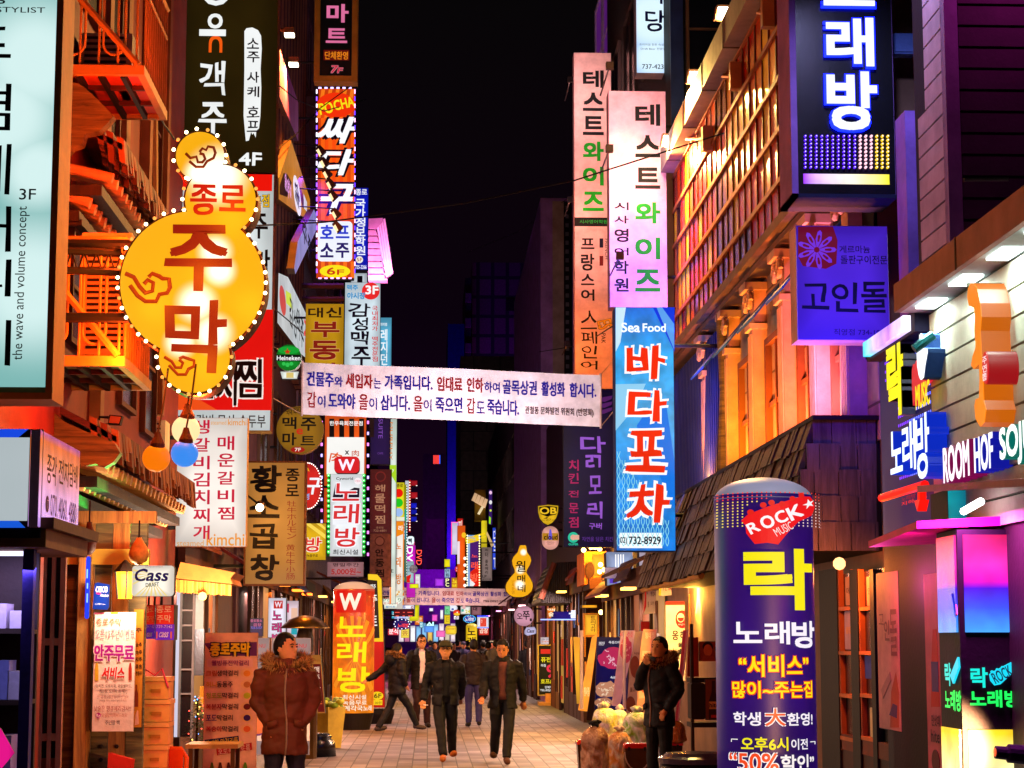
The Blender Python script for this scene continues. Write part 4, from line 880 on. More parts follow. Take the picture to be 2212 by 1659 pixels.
for i, (x, y, rr_) in enumerate(C4):
    n = int(6.283 * (rr_ + 4) / 22)
    for j in range(n):
        a = j * 6.28319 / n; px, py = x + (rr_ + 5) * math.cos(a), y + (rr_ + 5) * math.sin(a)
        if any(math.hypot(px - X, py - Y) < Q + 3 for q, (X, Y, Q) in enumerate(C4) if q != i): continue
        p = f.p(*f.uv(px, py), .03); k += 1
        if bm_ is None:
            bb = MB(); bb.ball((0, 0, 0), .0145, '*fff0b0@9', 10); bm_ = bb.make('bulb', r, (0, 0, 0), True); o = bm_
            bd = MB(); bd.ball((0, 0, 0), .0145, '*ffb050@1.2', 10); bd_ = bd.make('bulb', r, (0, 0, 0), True); bd_.location = p - Vector(r['_o']) + Vector((0, .05, .0))
        else: o = (bm_ if k % 3 else bd_).copy(); COL.objects.link(o); o.parent = r
        o.location = p - Vector(r['_o'])
layers(r, f, [('l', [(402, 333), (412, 343), (425, 340), (428, 352), (438, 352), (444, 345), (440, 335), (432, 333)], '*8a2804@.6', 3.4), ('l', [(432, 330), (438, 322), (446, 326), (450, 318), (462, 320), (466, 332), (462, 343), (448, 350), (440, 362), (424, 362), (410, 350)], '*8a2804@.6', 3.4),
    ('l', [(272, 592), (290, 600), (302, 620), (315, 634), (330, 630), (332, 612), (320, 606), (312, 615)], '*b8380c@.7', 5), ('l', [(322, 600), (330, 592), (345, 598), (352, 603), (366, 604), (368, 622), (362, 634), (345, 637), (338, 652), (315, 652), (298, 640), (282, 618)], '*b8380c@.7', 5),
    ('l', [(356, 772), (372, 782), (380, 795), (392, 795), (396, 785), (388, 778)], '*b8380c@.7', 3.6), ('l', [(388, 776), (396, 772), (408, 776), (420, 780), (420, 792), (408, 798), (402, 810), (385, 810), (366, 790)], '*b8380c@.7', 3.6)],
    [('종', 412, 400, 470, 466, '*c81808@.8', dict(b=.05, wob=.04)), ('로', 474, 402, 532, 458, '*c81808@.8', dict(b=.05, wob=.04)), ('주', 358, 486, 500, 630, '*98140a@.6', dict(b=.05, wob=.04)), ('막', 355, 650, 492, 805, '*98140a@.6', dict(b=.045, wob=.04))], .022)
m = MB(); m.tube([f.p(*f.uv(300, 520), -.15), (-3.3, DG + .15, f.uv(300, 520)[1])], .04, METAL); m.tube([f.p(*f.uv(300, 680), -.15), (-3.3, DG + .15, f.uv(300, 680)[1])], .04, METAL); m.make('bracket', r)
for x, y in ((415, 560), (475, 420), (420, 760), (300, 620), (520, 620)): lamp('POINT', PY(x, y, DG - .45), 16, 'ff7a14', .12, None, r, name='bulb_glow')
for x, y in ((270, 520), (330, 330), (290, 760), (400, 300), (450, 840)): lamp('POINT', PY(x, y, DG - .2) + Vector((-.1, .35, 0)), 38, 'ff5010', .1, None, r, name='bulb_glow')
# steel truss bar holding the sign
r = thing('truss_bar', 'dark steel lattice bar carrying the gourd sign over the balcony', 'truss', (-2.7, 15.3, 4.5)); m = MB(); a = [PY(100, 540, 15.2), PY(262, 546, 15.35), PY(100, 582, 15.2), PY(262, 588, 15.35)]
m.tube(a[:2], .03, '1a1410', 6); m.tube(a[2:], .03, '1a1410', 6)
for i in range(6): m.tube([a[0].lerp(a[1], i / 6), a[2].lerp(a[3], (i + .5) / 6), a[0].lerp(a[1], (i + 1) / 6)], .012, '1a1410', 5)
m.make('lattice', r)
# globes
fr('t02')
for x, y, q, c, lb, cy in ((1350, 640, 120, 'f87808', 'orange globe lamp hanging under the gourd sign', 500), (1595, 600, 118, '3a8cf0', 'sky blue globe lamp beside the orange one', 500), (1606, 395, 122, 'ffe8a8', 'cream globe lamp, uppermost of the three under the gourd sign', 340)):
    D = 15.0 + (y < 500) * .3; p = PY(x, y, D); rad = q * .25 / FPX * D; r = thing('globe_lamp', lb, 'lamp', p - Vector((0, 0, rad)), 'coloured globe lamps under the gourd sign')
    m = MB(); m.ball(p, rad, '!%s@%s' % (c, '1.0' if c[0] != 'f' or c[1] == '8' else '1.05'), 28); m.make('globe', r, smooth=True)
    t = p + Vector((rad * .1, -.02, rad * .8)); m = MB(); m.lathe(t - Vector((0, 0, .02)), [(rad * .52, 0), (rad * .52, .04), (rad * .3, .09), (.02, .13)], '3a1408', 16); m.make('cap', r)
    m = MB(); m.tube([t + Vector((0, 0, .1)), t + Vector((.02, .1, .3)), t + Vector((.04, .2, .62))], .008, '1a0c08', 5); m.make('cord', r)
fr('f')
# tall brown beer hall sign, upper part
fr('t00')
white = '*f0f4f4@1.0'
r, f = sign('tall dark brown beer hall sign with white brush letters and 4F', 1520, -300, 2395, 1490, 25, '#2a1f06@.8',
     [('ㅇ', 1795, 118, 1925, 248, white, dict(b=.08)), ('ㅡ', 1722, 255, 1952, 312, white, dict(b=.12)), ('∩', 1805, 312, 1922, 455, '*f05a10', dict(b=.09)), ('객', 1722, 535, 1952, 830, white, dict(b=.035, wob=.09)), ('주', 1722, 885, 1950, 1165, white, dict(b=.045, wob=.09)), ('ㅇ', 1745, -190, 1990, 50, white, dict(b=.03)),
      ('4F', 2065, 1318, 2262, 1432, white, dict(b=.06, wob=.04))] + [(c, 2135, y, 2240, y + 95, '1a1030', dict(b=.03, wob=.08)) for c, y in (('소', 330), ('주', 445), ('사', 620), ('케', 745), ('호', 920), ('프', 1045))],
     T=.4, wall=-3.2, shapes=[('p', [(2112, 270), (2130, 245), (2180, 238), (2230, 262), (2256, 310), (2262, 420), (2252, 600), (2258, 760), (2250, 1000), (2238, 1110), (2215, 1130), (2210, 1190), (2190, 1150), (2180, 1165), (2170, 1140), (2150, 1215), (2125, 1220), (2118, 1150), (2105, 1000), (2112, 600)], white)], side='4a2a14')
fr('f')
sign('red and white stew house sign with black brush letters below the brown sign', 374, 376, 588, 930, 24.9, '#e4eeee@.95',
     [('점', 566, 420, 582, 448, '*e8b810', dict(b=.05, out=('2a1a10', .05))), ('전문', 540, 424, 564, 448, '*e8b810', dict(b=.05, out=('2a1a10', .05))), ('주', 540, 462, 578, 515, '0c0a10', dict(b=.05, wob=.06)), ('막', 546, 540, 584, 600, '0c0a10', dict(b=.05, wob=.06)),
      ('김', 424, 800, 462, 862, '1a0408', dict(b=.05, wob=.07, out=('*f8e8e0', .05))), ('치', 466, 786, 512, 876, '1a0408', dict(b=.05, wob=.07, out=('*f8e8e0', .05))), ('찜', 505, 775, 565, 860, '1a0408', dict(b=.05, wob=.07, out=('*f8e8e0', .05))), ('돼지갈비 묵사 순두부', 384, 896, 574, 924, '2a1408', dict(b=.02)), ('ㄴ', 506, 716, 524, 736, '*f8e8e0', dict(b=.04))],
     T=.4, wall=-3.2, shapes=[('r', (374, 376, 588, 412), '*f01408'), ('r', (374, 668, 588, 886), '*e0100c'), ('p', [(374, 886), (374, 830), (470, 886)], '*f05018'), ('r', (374, 500, 390, 640), '*e8a010')], side='5a2a1a')
fr('t02')
sign('white kimchi stew banner with pink vertical Korean columns', 1525, 292, 2132, 1405, 23.4, '#f6f0e8@1.0',
     [(c, 1670, y0, 1812, y1, '*d00c3c@.85', dict(b=.03, bx=.045)) for c, y0, y1 in (('생', 310, 430), ('갈', 465, 585), ('비', 620, 738), ('김', 765, 886), ('치', 915, 1040), ('찌', 1075, 1192), ('개', 1222, 1345))] +
     [(c, 1880, y0, 2025, y1, '*d00c3c@.85', dict(b=.03, bx=.045)) for c, y0, y1 in (('매', 450, 572), ('운', 600, 716), ('갈', 755, 870), ('비', 910, 1022), ('찜', 1060, 1172))] +
     [('steamed', 1822, 315, 1955, 352, '*e8a040@.9'), ('kimchi', 1970, 305, 2130, 358, '*e8962c@.9', dict(b=.02)), ('steamed', 1530, 1350, 1760, 1402, '*e8a040@.9'), ('kimchi', 1785, 1290, 2112, 1398, '*e8962c@.9', dict(b=.02))], T=.2, wall=-3.2, side='b88850')
fr('f')
# ochre tripe sign
sign('ochre tripe restaurant sign with black brush letters and Japanese writing', 531, 999, 657, 1262, 27.5, '#d08a3c@.8',
     [('황', 541, 1006, 607, 1064, '140804', dict(b=.06, wob=.07)), ('소', 537, 1070, 605, 1120, '140804', dict(b=.07, wob=.07)), ('곱', 539, 1132, 601, 1186, '140804', dict(b=.06, wob=.07)), ('창', 541, 1198, 601, 1254, '140804', dict(b=.06, wob=.07)), ('종', 617, 1012, 647, 1040, '140804', dict(b=.05)), ('로', 617, 1046, 646, 1072, '140804', dict(b=.05))] + V('牡牛ホルモン', 620, 1082, 640, 1164, '*b02818@.6', .15) + V('黄牛牛小肠', 618, 1176, 637, 1252, '*b02818@.6', .15), T=.25, wall=-3.2, fm='6a3a1a', fw=.02)
r = thing('arm_lamp', 'bright arm lamp shining on the ochre tripe sign', 'lamp', PY(562, 1092, 27.1)); c = PY(562, 1092, 27.0); m = MB(); m.ball(c, .07, '2a1a10', 10); m.tube([c, c + Vector((-.45, .3, .35))], .015, METAL, 5); m.make('shade', r)
m = MB(); m.ball(c + Vector((.0, -.05, -.03)), .055, '!fff0c0@10', 10); m.make('bulb', r); lamp('POINT', c + Vector((.02, -.1, -.05)), 26, 'ffb050', .05, None, r)
# round keg mart sign
fr('t12')
sign('round mustard beer mart sign with black letters and 7F', 176, 190, 584, 604, 38.8, '#9a6a10@.85', [('맥', 228, 285, 350, 390, '140a04', dict(b=.05)), ('주', 388, 290, 520, 405, '140a04', dict(b=.05)), ('마', 228, 420, 350, 530, '140a04', dict(b=.05)), ('트', 385, 450, 510, 530, '140a04', dict(b=.05)), ('e', 350, 385, 405, 435, '*c82010', dict(b=.06)), ('국내 최저가', 260, 200, 400, 265, '2a1404', dict(b=.02, rot=8)), ('7F', 335, 552, 388, 582, '*f0e0d0', dict(b=.04))], T=.25, shape='e', shapes=[('e', (300, 542, 422, 594), '*a01008')], side='c8a060', wall=-3.15)
fr('t11')
sign('round green beer sign with a red star and white band', 174, 1318, 392, 1545, 33.5, '#0c8a24@.9', [('Heineken', 180, 1415, 384, 1455, '*f8f8f8', dict(b=.04))], T=.2, shape='e', shapes=[('r', (176, 1405, 388, 1462), '101010'), ('e', (190, 1334, 376, 1400), '*10a030'), ('p', [(272, 1348), (280, 1372), (300, 1374), (284, 1386), (290, 1402), (272, 1392), (254, 1402), (260, 1386), (244, 1374), (264, 1372)], '*d03010@.9'), ('e', (225, 1470, 255, 1500), '*30c050'), ('e', (255, 1475, 290, 1512), '*30c050'), ('e', (290, 1470, 322, 1500), '*30c050')], side='b0b8b0', wall=-3.15)
sign('small white hexagon sign with a beer glass under the round green sign', 210, 1552, 370, 1616, 33.6, '#e8f0e8', [], T=.15, shape=[(210, 1552), (370, 1552), (352, 1614), (228, 1614)], shapes=[('r', (262, 1560, 325, 1606), '*d8c070')], side='203028')
# orange striped pub sign
fr('t10')
def stripes(x0, y0, x1, y1, n, c, lean=0): return [('p', [(x0 + (x1 - x0) * (2 * i + 1) / (2 * n), y0), (x0 + (x1 - x0) * (2 * i + 2) / (2 * n), y0), (x0 + (x1 - x0) * (2 * i + 2) / (2 * n) + lean, y1), (x0 + (x1 - x0) * (2 * i + 1) / (2 * n) + lean, y1)], c) for i in range(n)]
OR = '#f04a0c@1.0'
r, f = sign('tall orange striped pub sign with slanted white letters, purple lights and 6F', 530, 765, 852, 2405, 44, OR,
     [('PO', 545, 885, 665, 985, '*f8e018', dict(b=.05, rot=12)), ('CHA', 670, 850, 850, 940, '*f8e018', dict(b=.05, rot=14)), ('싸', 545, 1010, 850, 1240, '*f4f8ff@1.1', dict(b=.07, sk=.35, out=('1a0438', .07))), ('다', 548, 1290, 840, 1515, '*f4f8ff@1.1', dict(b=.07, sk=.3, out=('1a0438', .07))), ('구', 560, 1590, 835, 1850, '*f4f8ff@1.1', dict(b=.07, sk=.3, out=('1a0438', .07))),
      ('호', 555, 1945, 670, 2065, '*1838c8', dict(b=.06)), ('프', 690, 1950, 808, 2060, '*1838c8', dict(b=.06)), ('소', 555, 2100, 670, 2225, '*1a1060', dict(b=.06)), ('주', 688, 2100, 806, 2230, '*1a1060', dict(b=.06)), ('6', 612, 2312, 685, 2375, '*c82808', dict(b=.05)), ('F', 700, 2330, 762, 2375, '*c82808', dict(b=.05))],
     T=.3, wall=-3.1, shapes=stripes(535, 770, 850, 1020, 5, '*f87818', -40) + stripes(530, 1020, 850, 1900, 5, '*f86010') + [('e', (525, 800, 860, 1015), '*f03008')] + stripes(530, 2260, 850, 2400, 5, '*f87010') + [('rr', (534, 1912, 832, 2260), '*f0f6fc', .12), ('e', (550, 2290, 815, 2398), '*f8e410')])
m = MB()
for i in range(26): y = 775 + i * 62; m.rect(f, 520, y, 530, y + 34, 0, .03, '!8a50ff@3' if i % 2 else '!f0e0ff@3'); m.rect(f, 850, y, 859, y + 34, 0, .03, '!5a30ff@3' if i % 2 else '!f8b0f0@3')
for i in range(6): x = 540 + i * 52; m.rect(f, x, 755, x + 26, 766, 0, .03, '!c0b0ff@3'); m.rect(f, x, 2400, x + 26, 2410, 0, .03, '!f0a0ff@3')
m.make('edge_lights', r)
lamp('AREA', f.p(f.uv(530, 1500)[0] - .35, f.uv(530, 1500)[1], -.2), 90, '7a30ff', (.3, 3.0), (-3.1, 45, 9), r, name='edge_glow')
for i in range(7):
    x, y = (560, 590, 615, 645, 665, 690, 705)[i], (1295, 1395, 1490, 1580, 1680, 1835, 1950)[i]; c = PY(x, y, 42.6)
    if i == 0: r = thing('arm_lamp', 'spot lamp on a long arm, topmost of the row before the orange sign', 'lamp', c, 'arm lamps in front of the orange sign')
    else: r = thing('arm_lamp', '%s arm lamp down from the top of the row before the orange sign' % ('', 'second', 'third', 'fourth', 'fifth', 'sixth', 'seventh')[i], 'lamp', c, 'arm lamps in front of the orange sign')
    m = MB(); m.tube([c + Vector((0, 0, .08)), (-3.1, 42.6, c.z + .14)], .014, '0c0608', 5); m.make('arm', r); m = MB(); m.hexa([c + Vector(v) for v in ((-.12, -.06, .03), (-.02, -.06, .1), (-.02, .06, .1), (-.12, .06, .03), (-.0, -.08, -.16), (.12, -.08, -.04), (.12, .08, -.04), (0, .08, -.16))], '4a1c08'); m.make('shade', r)
    m = MB(); m.hexa([c + Vector(v) for v in ((-.1, -.062, .0), (-.06, -.062, .04), (-.06, .06, .04), (-.1, .06, .0), (-.02, -.085, -.15), (.02, -.085, -.12), (.02, .08, -.12), (-.02, .08, -.15))], '*ffd8a0@1.4'); m.make('lens', r)
fr('t10')
sign('black upper mart sign in a golden bulb frame with pink letters and 7F', 555, -220, 830, 655, 40, '#060404', [('마', 610, 35, 800, 195, '*e070a0@.95', dict(b=.07)), ('트', 604, 245, 788, 372, '*e070a0@.95', dict(b=.07)), ('단체환영', 595, 445, 795, 515, '*e08018', dict(b=.03)), ('7', 648, 566, 705, 632, '*c02038', dict(b=.06, sk=.2, out=('*e8a0b0', .03))), ('F', 706, 585, 748, 632, '*c02038', dict(b=.06, sk=.2, out=('*e8a0b0', .03)))], T=.35, fm='a8721c', fw=.12, wall=-3.15, shapes=[('r', (583, 432, 806, 522), '*5a0c08')])
# wall lamps high on the left louvres
for x, y, lb in ((290, 290, 'bright wall flood lamp high on the louvred building'), (325, 545, 'lower wall flood lamp on the louvred building')):
    c = PX(x, y, -2.75); r = thing('flood_lamp', lb, 'flood lamp', c); m = MB(); m.box(c - Vector((.1, .12, .02)), c + Vector((.1, .12, .1)), '5a3a20'); m.tube([c + Vector((0, 0, .06)), c + Vector((-.4, 0, .1))], .03, '5a3a20', 6); m.make('housing', r); m = MB(); m.box(c - Vector((.09, .125, .05)), c + Vector((.09, .11, -.021)), '!fff4d0@12'); m.make('lens', r)
    lamp('SPOT', c - Vector((0, .1, .1)), 420, 'ff9a30', .08, c + Vector((-.3, -.5, -4)), r, 150)
# signs lying along the left wall
fL2 = left(-2.95)
def skew(label, pts, X, panel, T=.25, texts=(), shapes=(), name='fascia_sign', side='5a3a2a'):
    f = left(X); return sign(label, pts[0][0], pts[0][1], pts[2][0], pts[2][1], 0, panel, texts, T, shape=pts, face=f, name=name, shapes=shapes, side=side)
fr('f')
skew('lilac blank board leaning along the left wall below the flood lamps', [(604, 105), (644, 222), (644, 305), (604, 210)], -2.9, 'b060c8')
fr('c10')
skew('yellow lit pub fascia with dark lettered plates along the left wall', [(362, 195), (600, 940), (600, 1230), (205, 940), (205, 670)], -2.85, '#e08a10@.95', T=.2, shapes=[('p', [(215, 770), (265, 610), (310, 620), (368, 730), (310, 915), (215, 880)], '3a0818'), ('e', (385, 690, 490, 1100), '*f0e8f8@.9'), ('e', (470, 860, 530, 1010), '5a2a10'), ('p', [(520, 880), (560, 980), (560, 1100), (520, 1050)], '*e8e0f0@.8')], texts=[('술의', 275, 640, 330, 860, '*e8a0e8', dict(b=.04, wob=.05)), ('전설', 320, 720, 360, 880, '*e8a0e8', dict(b=.04, wob=.05)), ('술', 400, 750, 470, 1000, '2a1060', dict(b=.04, wob=.1))])
fr('t11')
skew('white beer fascia with brush letters along the left wall', [(195, 700), (275, 735), (475, 1140), (475, 1470), (390, 1400), (185, 1130)], -2.9, '#e8f0f4@.95', T=.2, shapes=[('e', (200, 820, 258, 1055), '*e05050@.8'), ('p', [(255, 850), (300, 880), (310, 1010), (260, 960)], '*c8d848')], texts=[('감성', 285, 960, 350, 1210, '0a0c30', dict(b=.03, wob=.1)), ('맥주', 350, 1050, 410, 1310, '0a0c30', dict(b=.03, wob=.1)), ('집', 410, 1120, 460, 1420, '*e03030', dict(b=.04, wob=.06))])
skew('blue backed oval fascia with dark brush marks along the left wall', [(500, 150), (522, 200), (520, 330), (340, 710), (330, 660), (360, 430)], -2.7, '#a8a0f0@.85', T=.15, texts=[('주점', 395, 300, 480, 520, '1a1430', dict(b=.06, wob=.1))])
# signs further down on the left
fr('t11')
sign('royal blue academy sign with white letters and 5F disc', 856, -36, 968, 672, 52, '#0a1cc8@.9', V('국가정보학원', 860, 60, 945, 545, '*f0f4ff', .04, b=.05) + [('종로', 862, -25, 960, 28, '*f0f4ff', dict(b=.04)), ('5F', 870, 570, 918, 600, '*b06a20', dict(b=.03)), ('725-2266', 858, 632, 955, 665, '*f0f4ff', dict(b=.03))], T=.3, shapes=[('e', (862, 555, 925, 615), '*f4f0e0')], wall=-3.1)
sign('pale beer night market sign with a red 3F disc and brush letters', 765, 782, 1072, 1700, 50, '#d4e6ee@.95', [('맥주', 785, 802, 882, 850, '*2a90c8', dict(b=.06, wob=.05)), ('야시장', 788, 868, 945, 925, '*2a90c8', dict(b=.06, wob=.05)), ('3F', 945, 808, 1058, 885, '*f8f8f8', dict(b=.07)), ('감', 800, 960, 990, 1080, '180c28', dict(b=.04, wob=.1)), ('성', 830, 1085, 970, 1200, '180c28', dict(b=.04, wob=.1)), ('맥', 820, 1205, 972, 1320, '180c28', dict(b=.04, wob=.1)), ('주', 830, 1335, 985, 1510, '180c28', dict(b=.04, wob=.1))] + V('국내최저가 맥주전문점', 1003, 985, 1052, 1465, '*d0181c', .08, b=.03), T=.3, wall=-3.1, shapes=[('e', (915, 782, 1068, 930), '*e8241c')])
sign('light blue residence sign behind the beer night market sign', 1072, 1085, 1170, 1720, 58, '#5ab4d8@.9', V('레지던스', 1078, 1185, 1135, 1600, '*f0f8ff', .05, b=.05) + [('프리미엄', 1050, 1130, 1132, 1158, '*f0f8ff', dict(b=.03))], T=.3)
sign('mustard estate agent sign with red and black letters', 425, 965, 757, 1720, 42, '#c8960e@.85', [('대', 450, 998, 580, 1085, '100a04', dict(b=.06)), ('신', 605, 995, 740, 1085, '100a04', dict(b=.06)), ('부', 475, 1120, 722, 1255, '*8a1408@.8', dict(b=.06, out=('*e8b060@.8', .02))), ('동', 465, 1285, 720, 1450, '*8a1408@.8', dict(b=.06, out=('*e8b060@.8', .02))), ('산', 480, 1475, 720, 1620, '*8a1408@.8', dict(b=.06))], T=.3, wall=-3.15)
for y, lb in ((815, 'upper dark steel rail across the gap above the mustard sign'), (930, 'lower dark steel rail right above the mustard sign')): solo(MB().tube([PY(395, y, 43.5), PY(760, y, 43.5)], .07, '3a0c10', 6), 'steel_rail', lb, 'rail')
solo(MB().hexa([PY(858, 695, 54), PY(965, 695, 54), PY(965, 695, 54.3), PY(858, 695, 54.3), PY(858, 690, 54), PY(965, 690, 54), PY(965, 690, 54.3), PY(858, 690, 54.3)], METAL), 'steel_bar', 'thin dark bar under the royal blue sign', 'bar')
sign('grey white sign with a black brush stroke under the royal blue sign', 820, 700, 962, 790, 53, '#c8d4dc@.8', [('ㅣ', 875, 725, 920, 790, '1a0c1c', dict(b=.1))], T=.3)
r = thing('scroll_relief', 'pale fluted scroll ornament projecting from the left wall against the night', 'ornament', PY(1060, 760, 60)); f = front(60)
m = MB()
for i in range(8):
    y = 330 + i * 55; x = 1005 + i * 12; m.prism(f, [(970, y), (x + 30, y), (x + 46, y + 44), (970, y + 44)], -.6, .0, 'b08a98')
for i in range(4): m.prism(f, [(1045 + i * 18, 300 - i * 22), (1062 + i * 18, 300 - i * 24), (1130 + i * 18, 740 - i * 14), (1112 + i * 18, 750 - i * 14)], -.5 + i * .1, .0, 'd0b4c0')
m.prism(f, [(970, 232), (1095, 225), (1095, 260), (1040, 320), (970, 320)], -.5, .02, 'a07a90'); m.make('flutes', r)
lamp('SPOT', PY(1000, 900, 59), 500, 'ff90e0', .1, PY(1060, 500, 60), r, 90)
# W karaoke sign
fr('t12')
r, f = sign('white karaoke sign with red outlined letters, green flower lights and a red W badge', 640, 778, 922, 1490, 41, '#eef4f8@1.05', [('Cyworld', 693, 805, 838, 836, '101430', dict(b=.02)), ('더블유', 855, 828, 905, 848, '*e05070'), ('노', 665, 858, 893, 1010, '*d8282c', dict(b=.035, sk=.05, out=('*f8f8ff', .05))), ('래', 672, 1035, 890, 1205, '*d8282c', dict(b=.035, sk=.05, out=('*f8f8ff', .05))), ('방', 682, 1240, 893, 1408, '*d8282c', dict(b=.035, sk=.05, out=('*f8f8ff', .05))), ('최신시설', 665, 1430, 882, 1474, '101830', dict(b=.03))], T=.3, wall=-3.15, shapes=[('p', [(655, 1015), (690, 850), (725, 850), (725, 960), (850, 895), (895, 900), (890, 1012)], '1a1040'), ('p', [(662, 1215), (664, 1045), (895, 1025), (898, 1210)], '*f0f4fa'), ('e', (850, 810, 910, 868), '*f8f0f4')])
m = MB()
for y in range(790, 1490, 44):
    for x in (627, 932): m.ell(f, x - 13, y - 15, x + 13, y + 15, 0, .03, '!20e850@1.6', 8); m.ell(f, x - 5, y - 5, x + 5, y + 5, 0, .036, '*f0fff0@2', 8)
m.rect(f, 614, 778, 640, 1490, -.2, 0, '0a6a20').rect(f, 922, 778, 945, 1490, -.2, 0, '0a6a20'); m.make('flower_lights', r)
q, f = sign('red rounded W badge on top of the white karaoke sign', 676, 626, 894, 770, 40.9, '!d8101c@.95', [('W', 712, 650, 852, 748, '*f8e8ff@1.1', dict(b=.06))], T=.3, shape='rr', rad=.28, name='badge_sign', side='5a0810')
sign('pinkish price plate reading 5,000 below the white karaoke sign', 615, 1537, 930, 1665, 41, '#b07a80@.8', [('평일주간', 662, 1548, 890, 1578, '2a1014', dict(b=.03)), ('5,000원~', 650, 1590, 908, 1652, '*a81818', dict(b=.04))], T=.2)
sign('orange and black striped beef restaurant sign partly behind the street banner', 590, 240, 950, 1200, 43.5, '#f05a10@.95', [('한우육회전문점', 636, 320, 922, 360, '*f8f4f0', dict(b=.04)), ('肉', 640, 590, 740, 690, '*e05a18', dict(b=.03, wob=.08, rot=-14)), ('x', 768, 575, 805, 610, '1a1014', dict(b=.05)), ('肉', 828, 572, 890, 625, '*c84818', dict(b=.02))], T=.3, wall=-3.15, shapes=stripes(590, 300, 1020, 460, 5, '140808') + [('r', (612, 460, 935, 780), '*f4f4f0')])
m = MB(); f = front(43.4)
for i in range(13):
    for x in (568, 968): m.rect(f, x - 8, 320 + i * 95, x + 8, 345 + i * 95, 0, .04, '!b0a0ff@2.5' if i % 2 else '!ff80ff@2')
lr = solo(m, 'light_string', 'two upright strings of violet square lights beside the beef sign', 'light string')
sign('dim purple suite sign with rotated lettering', 988, 300, 1155, 695, 47, '#1a0644@.9', [('SUITE', 1058, 300, 1095, 470, '*8a50c8@.8', dict(rot=-90)), ('CAFE', 1050, 590, 1098, 608, '*8a50c8@.6')], T=.3)
sign('tall narrow white and lime sign with orange rotated letters', 1157, 300, 1212, 1900, 52, '#dcece0@.95', [('MURPHY', 1158, 330, 1180, 660, '*d87818', dict(b=.02, rot=-90)), ('y', 1175, 735, 1195, 765, '*f8f8f0'), ('E', 1170, 1600, 1188, 1630, '1a5048')], T=.3, shapes=[('p', [(1157, 700), (1212, 700), (1212, 860), (1157, 770)], '*a8d820'), ('r', (1157, 1130, 1170, 1900), '*e87820')])
sign('dark red seafood rice cake sign with faded cream letters', 985, 737, 1170, 1290, 45, '#5a0c0e@.8', [(c, 1028, y0, 1115, y1, '*c88a68@.75', dict(b=.03, wob=.06)) for c, y0, y1 in (('해', 870, 930), ('물', 948, 1028), ('떡', 1045, 1112), ('찜', 1135, 1205))] + [('종로점', 1038, 1232, 1100, 1250, '*c88a68@.6'), ('722-6801', 1015, 1258, 1125, 1276, '*c88a68@.6')], T=.3, shapes=[('e', (1030, 755, 1122, 845), '*7a1c18@.8'), ('e', (1040, 765, 1112, 835), '*4a0a0c@.8')], wall=-3.1)
sign('brown floral patterned stewed chicken sign with dark letters', 982, 1290, 1168, 1750, 45, '%8a5a48', [('안', 1030, 1425, 1105, 1490, '2a100c', dict(b=.06)), ('동', 1030, 1510, 1108, 1580, '2a100c', dict(b=.06)), ('찜', 1030, 1600, 1108, 1670, '2a100c', dict(b=.06)), ('닭', 1030, 1690, 1108, 1745, '2a100c', dict(b=.06))], T=.3, shapes=[('e', (1025, 1315, 1112, 1400), '5a2a20'), ('e', (1034, 1324, 1103, 1391), '9a6a54')], wall=-3.1)
sign('small yellow karaoke room sign beside the white karaoke sign', 408, 1203, 605, 1522, 36, '#e8b410@.95', [('방', 425, 1325, 565, 1450, '*e02818', dict(b=.04, sk=.05, out=('*f8f0e0', .04))), ('노래·녹음무료', 385, 1470, 535, 1495, '3a2808', dict(b=.03))], T=.2, wall=-3.15, shapes=[('p', [(420, 1205), (470, 1205), (600, 1300), (600, 1340)], '*f8d850'), ('p', [(520, 1205), (560, 1205), (600, 1240), (600, 1265)], '*f8d850')])
r, f = sign('round red sign with white letter and a ring of bulbs behind the ochre sign', 330, 682, 568, 1080, 38, '#d81c10@.95', [('구', 440, 810, 555, 955, '*f4f4f8', dict(b=.07, sk=.15)), ('A', 432, 725, 462, 755, '*e8c020', dict(b=.05)), ('영', 425, 945, 460, 1000, '*60b8f0', dict(b=.04))], T=.25, shape='e', wall=-3.15)
m = MB()
for i in range(44): a = i * .1428; m.ell(f, 449 + 118 * math.cos(a) - 5, 881 + 198 * math.sin(a) - 5, 449 + 118 * math.cos(a) + 5, 881 + 198 * math.sin(a) + 5, 0, .04, '*ffe8e0@3', 8)
m.make('bulb_ring', r)
fr('f')
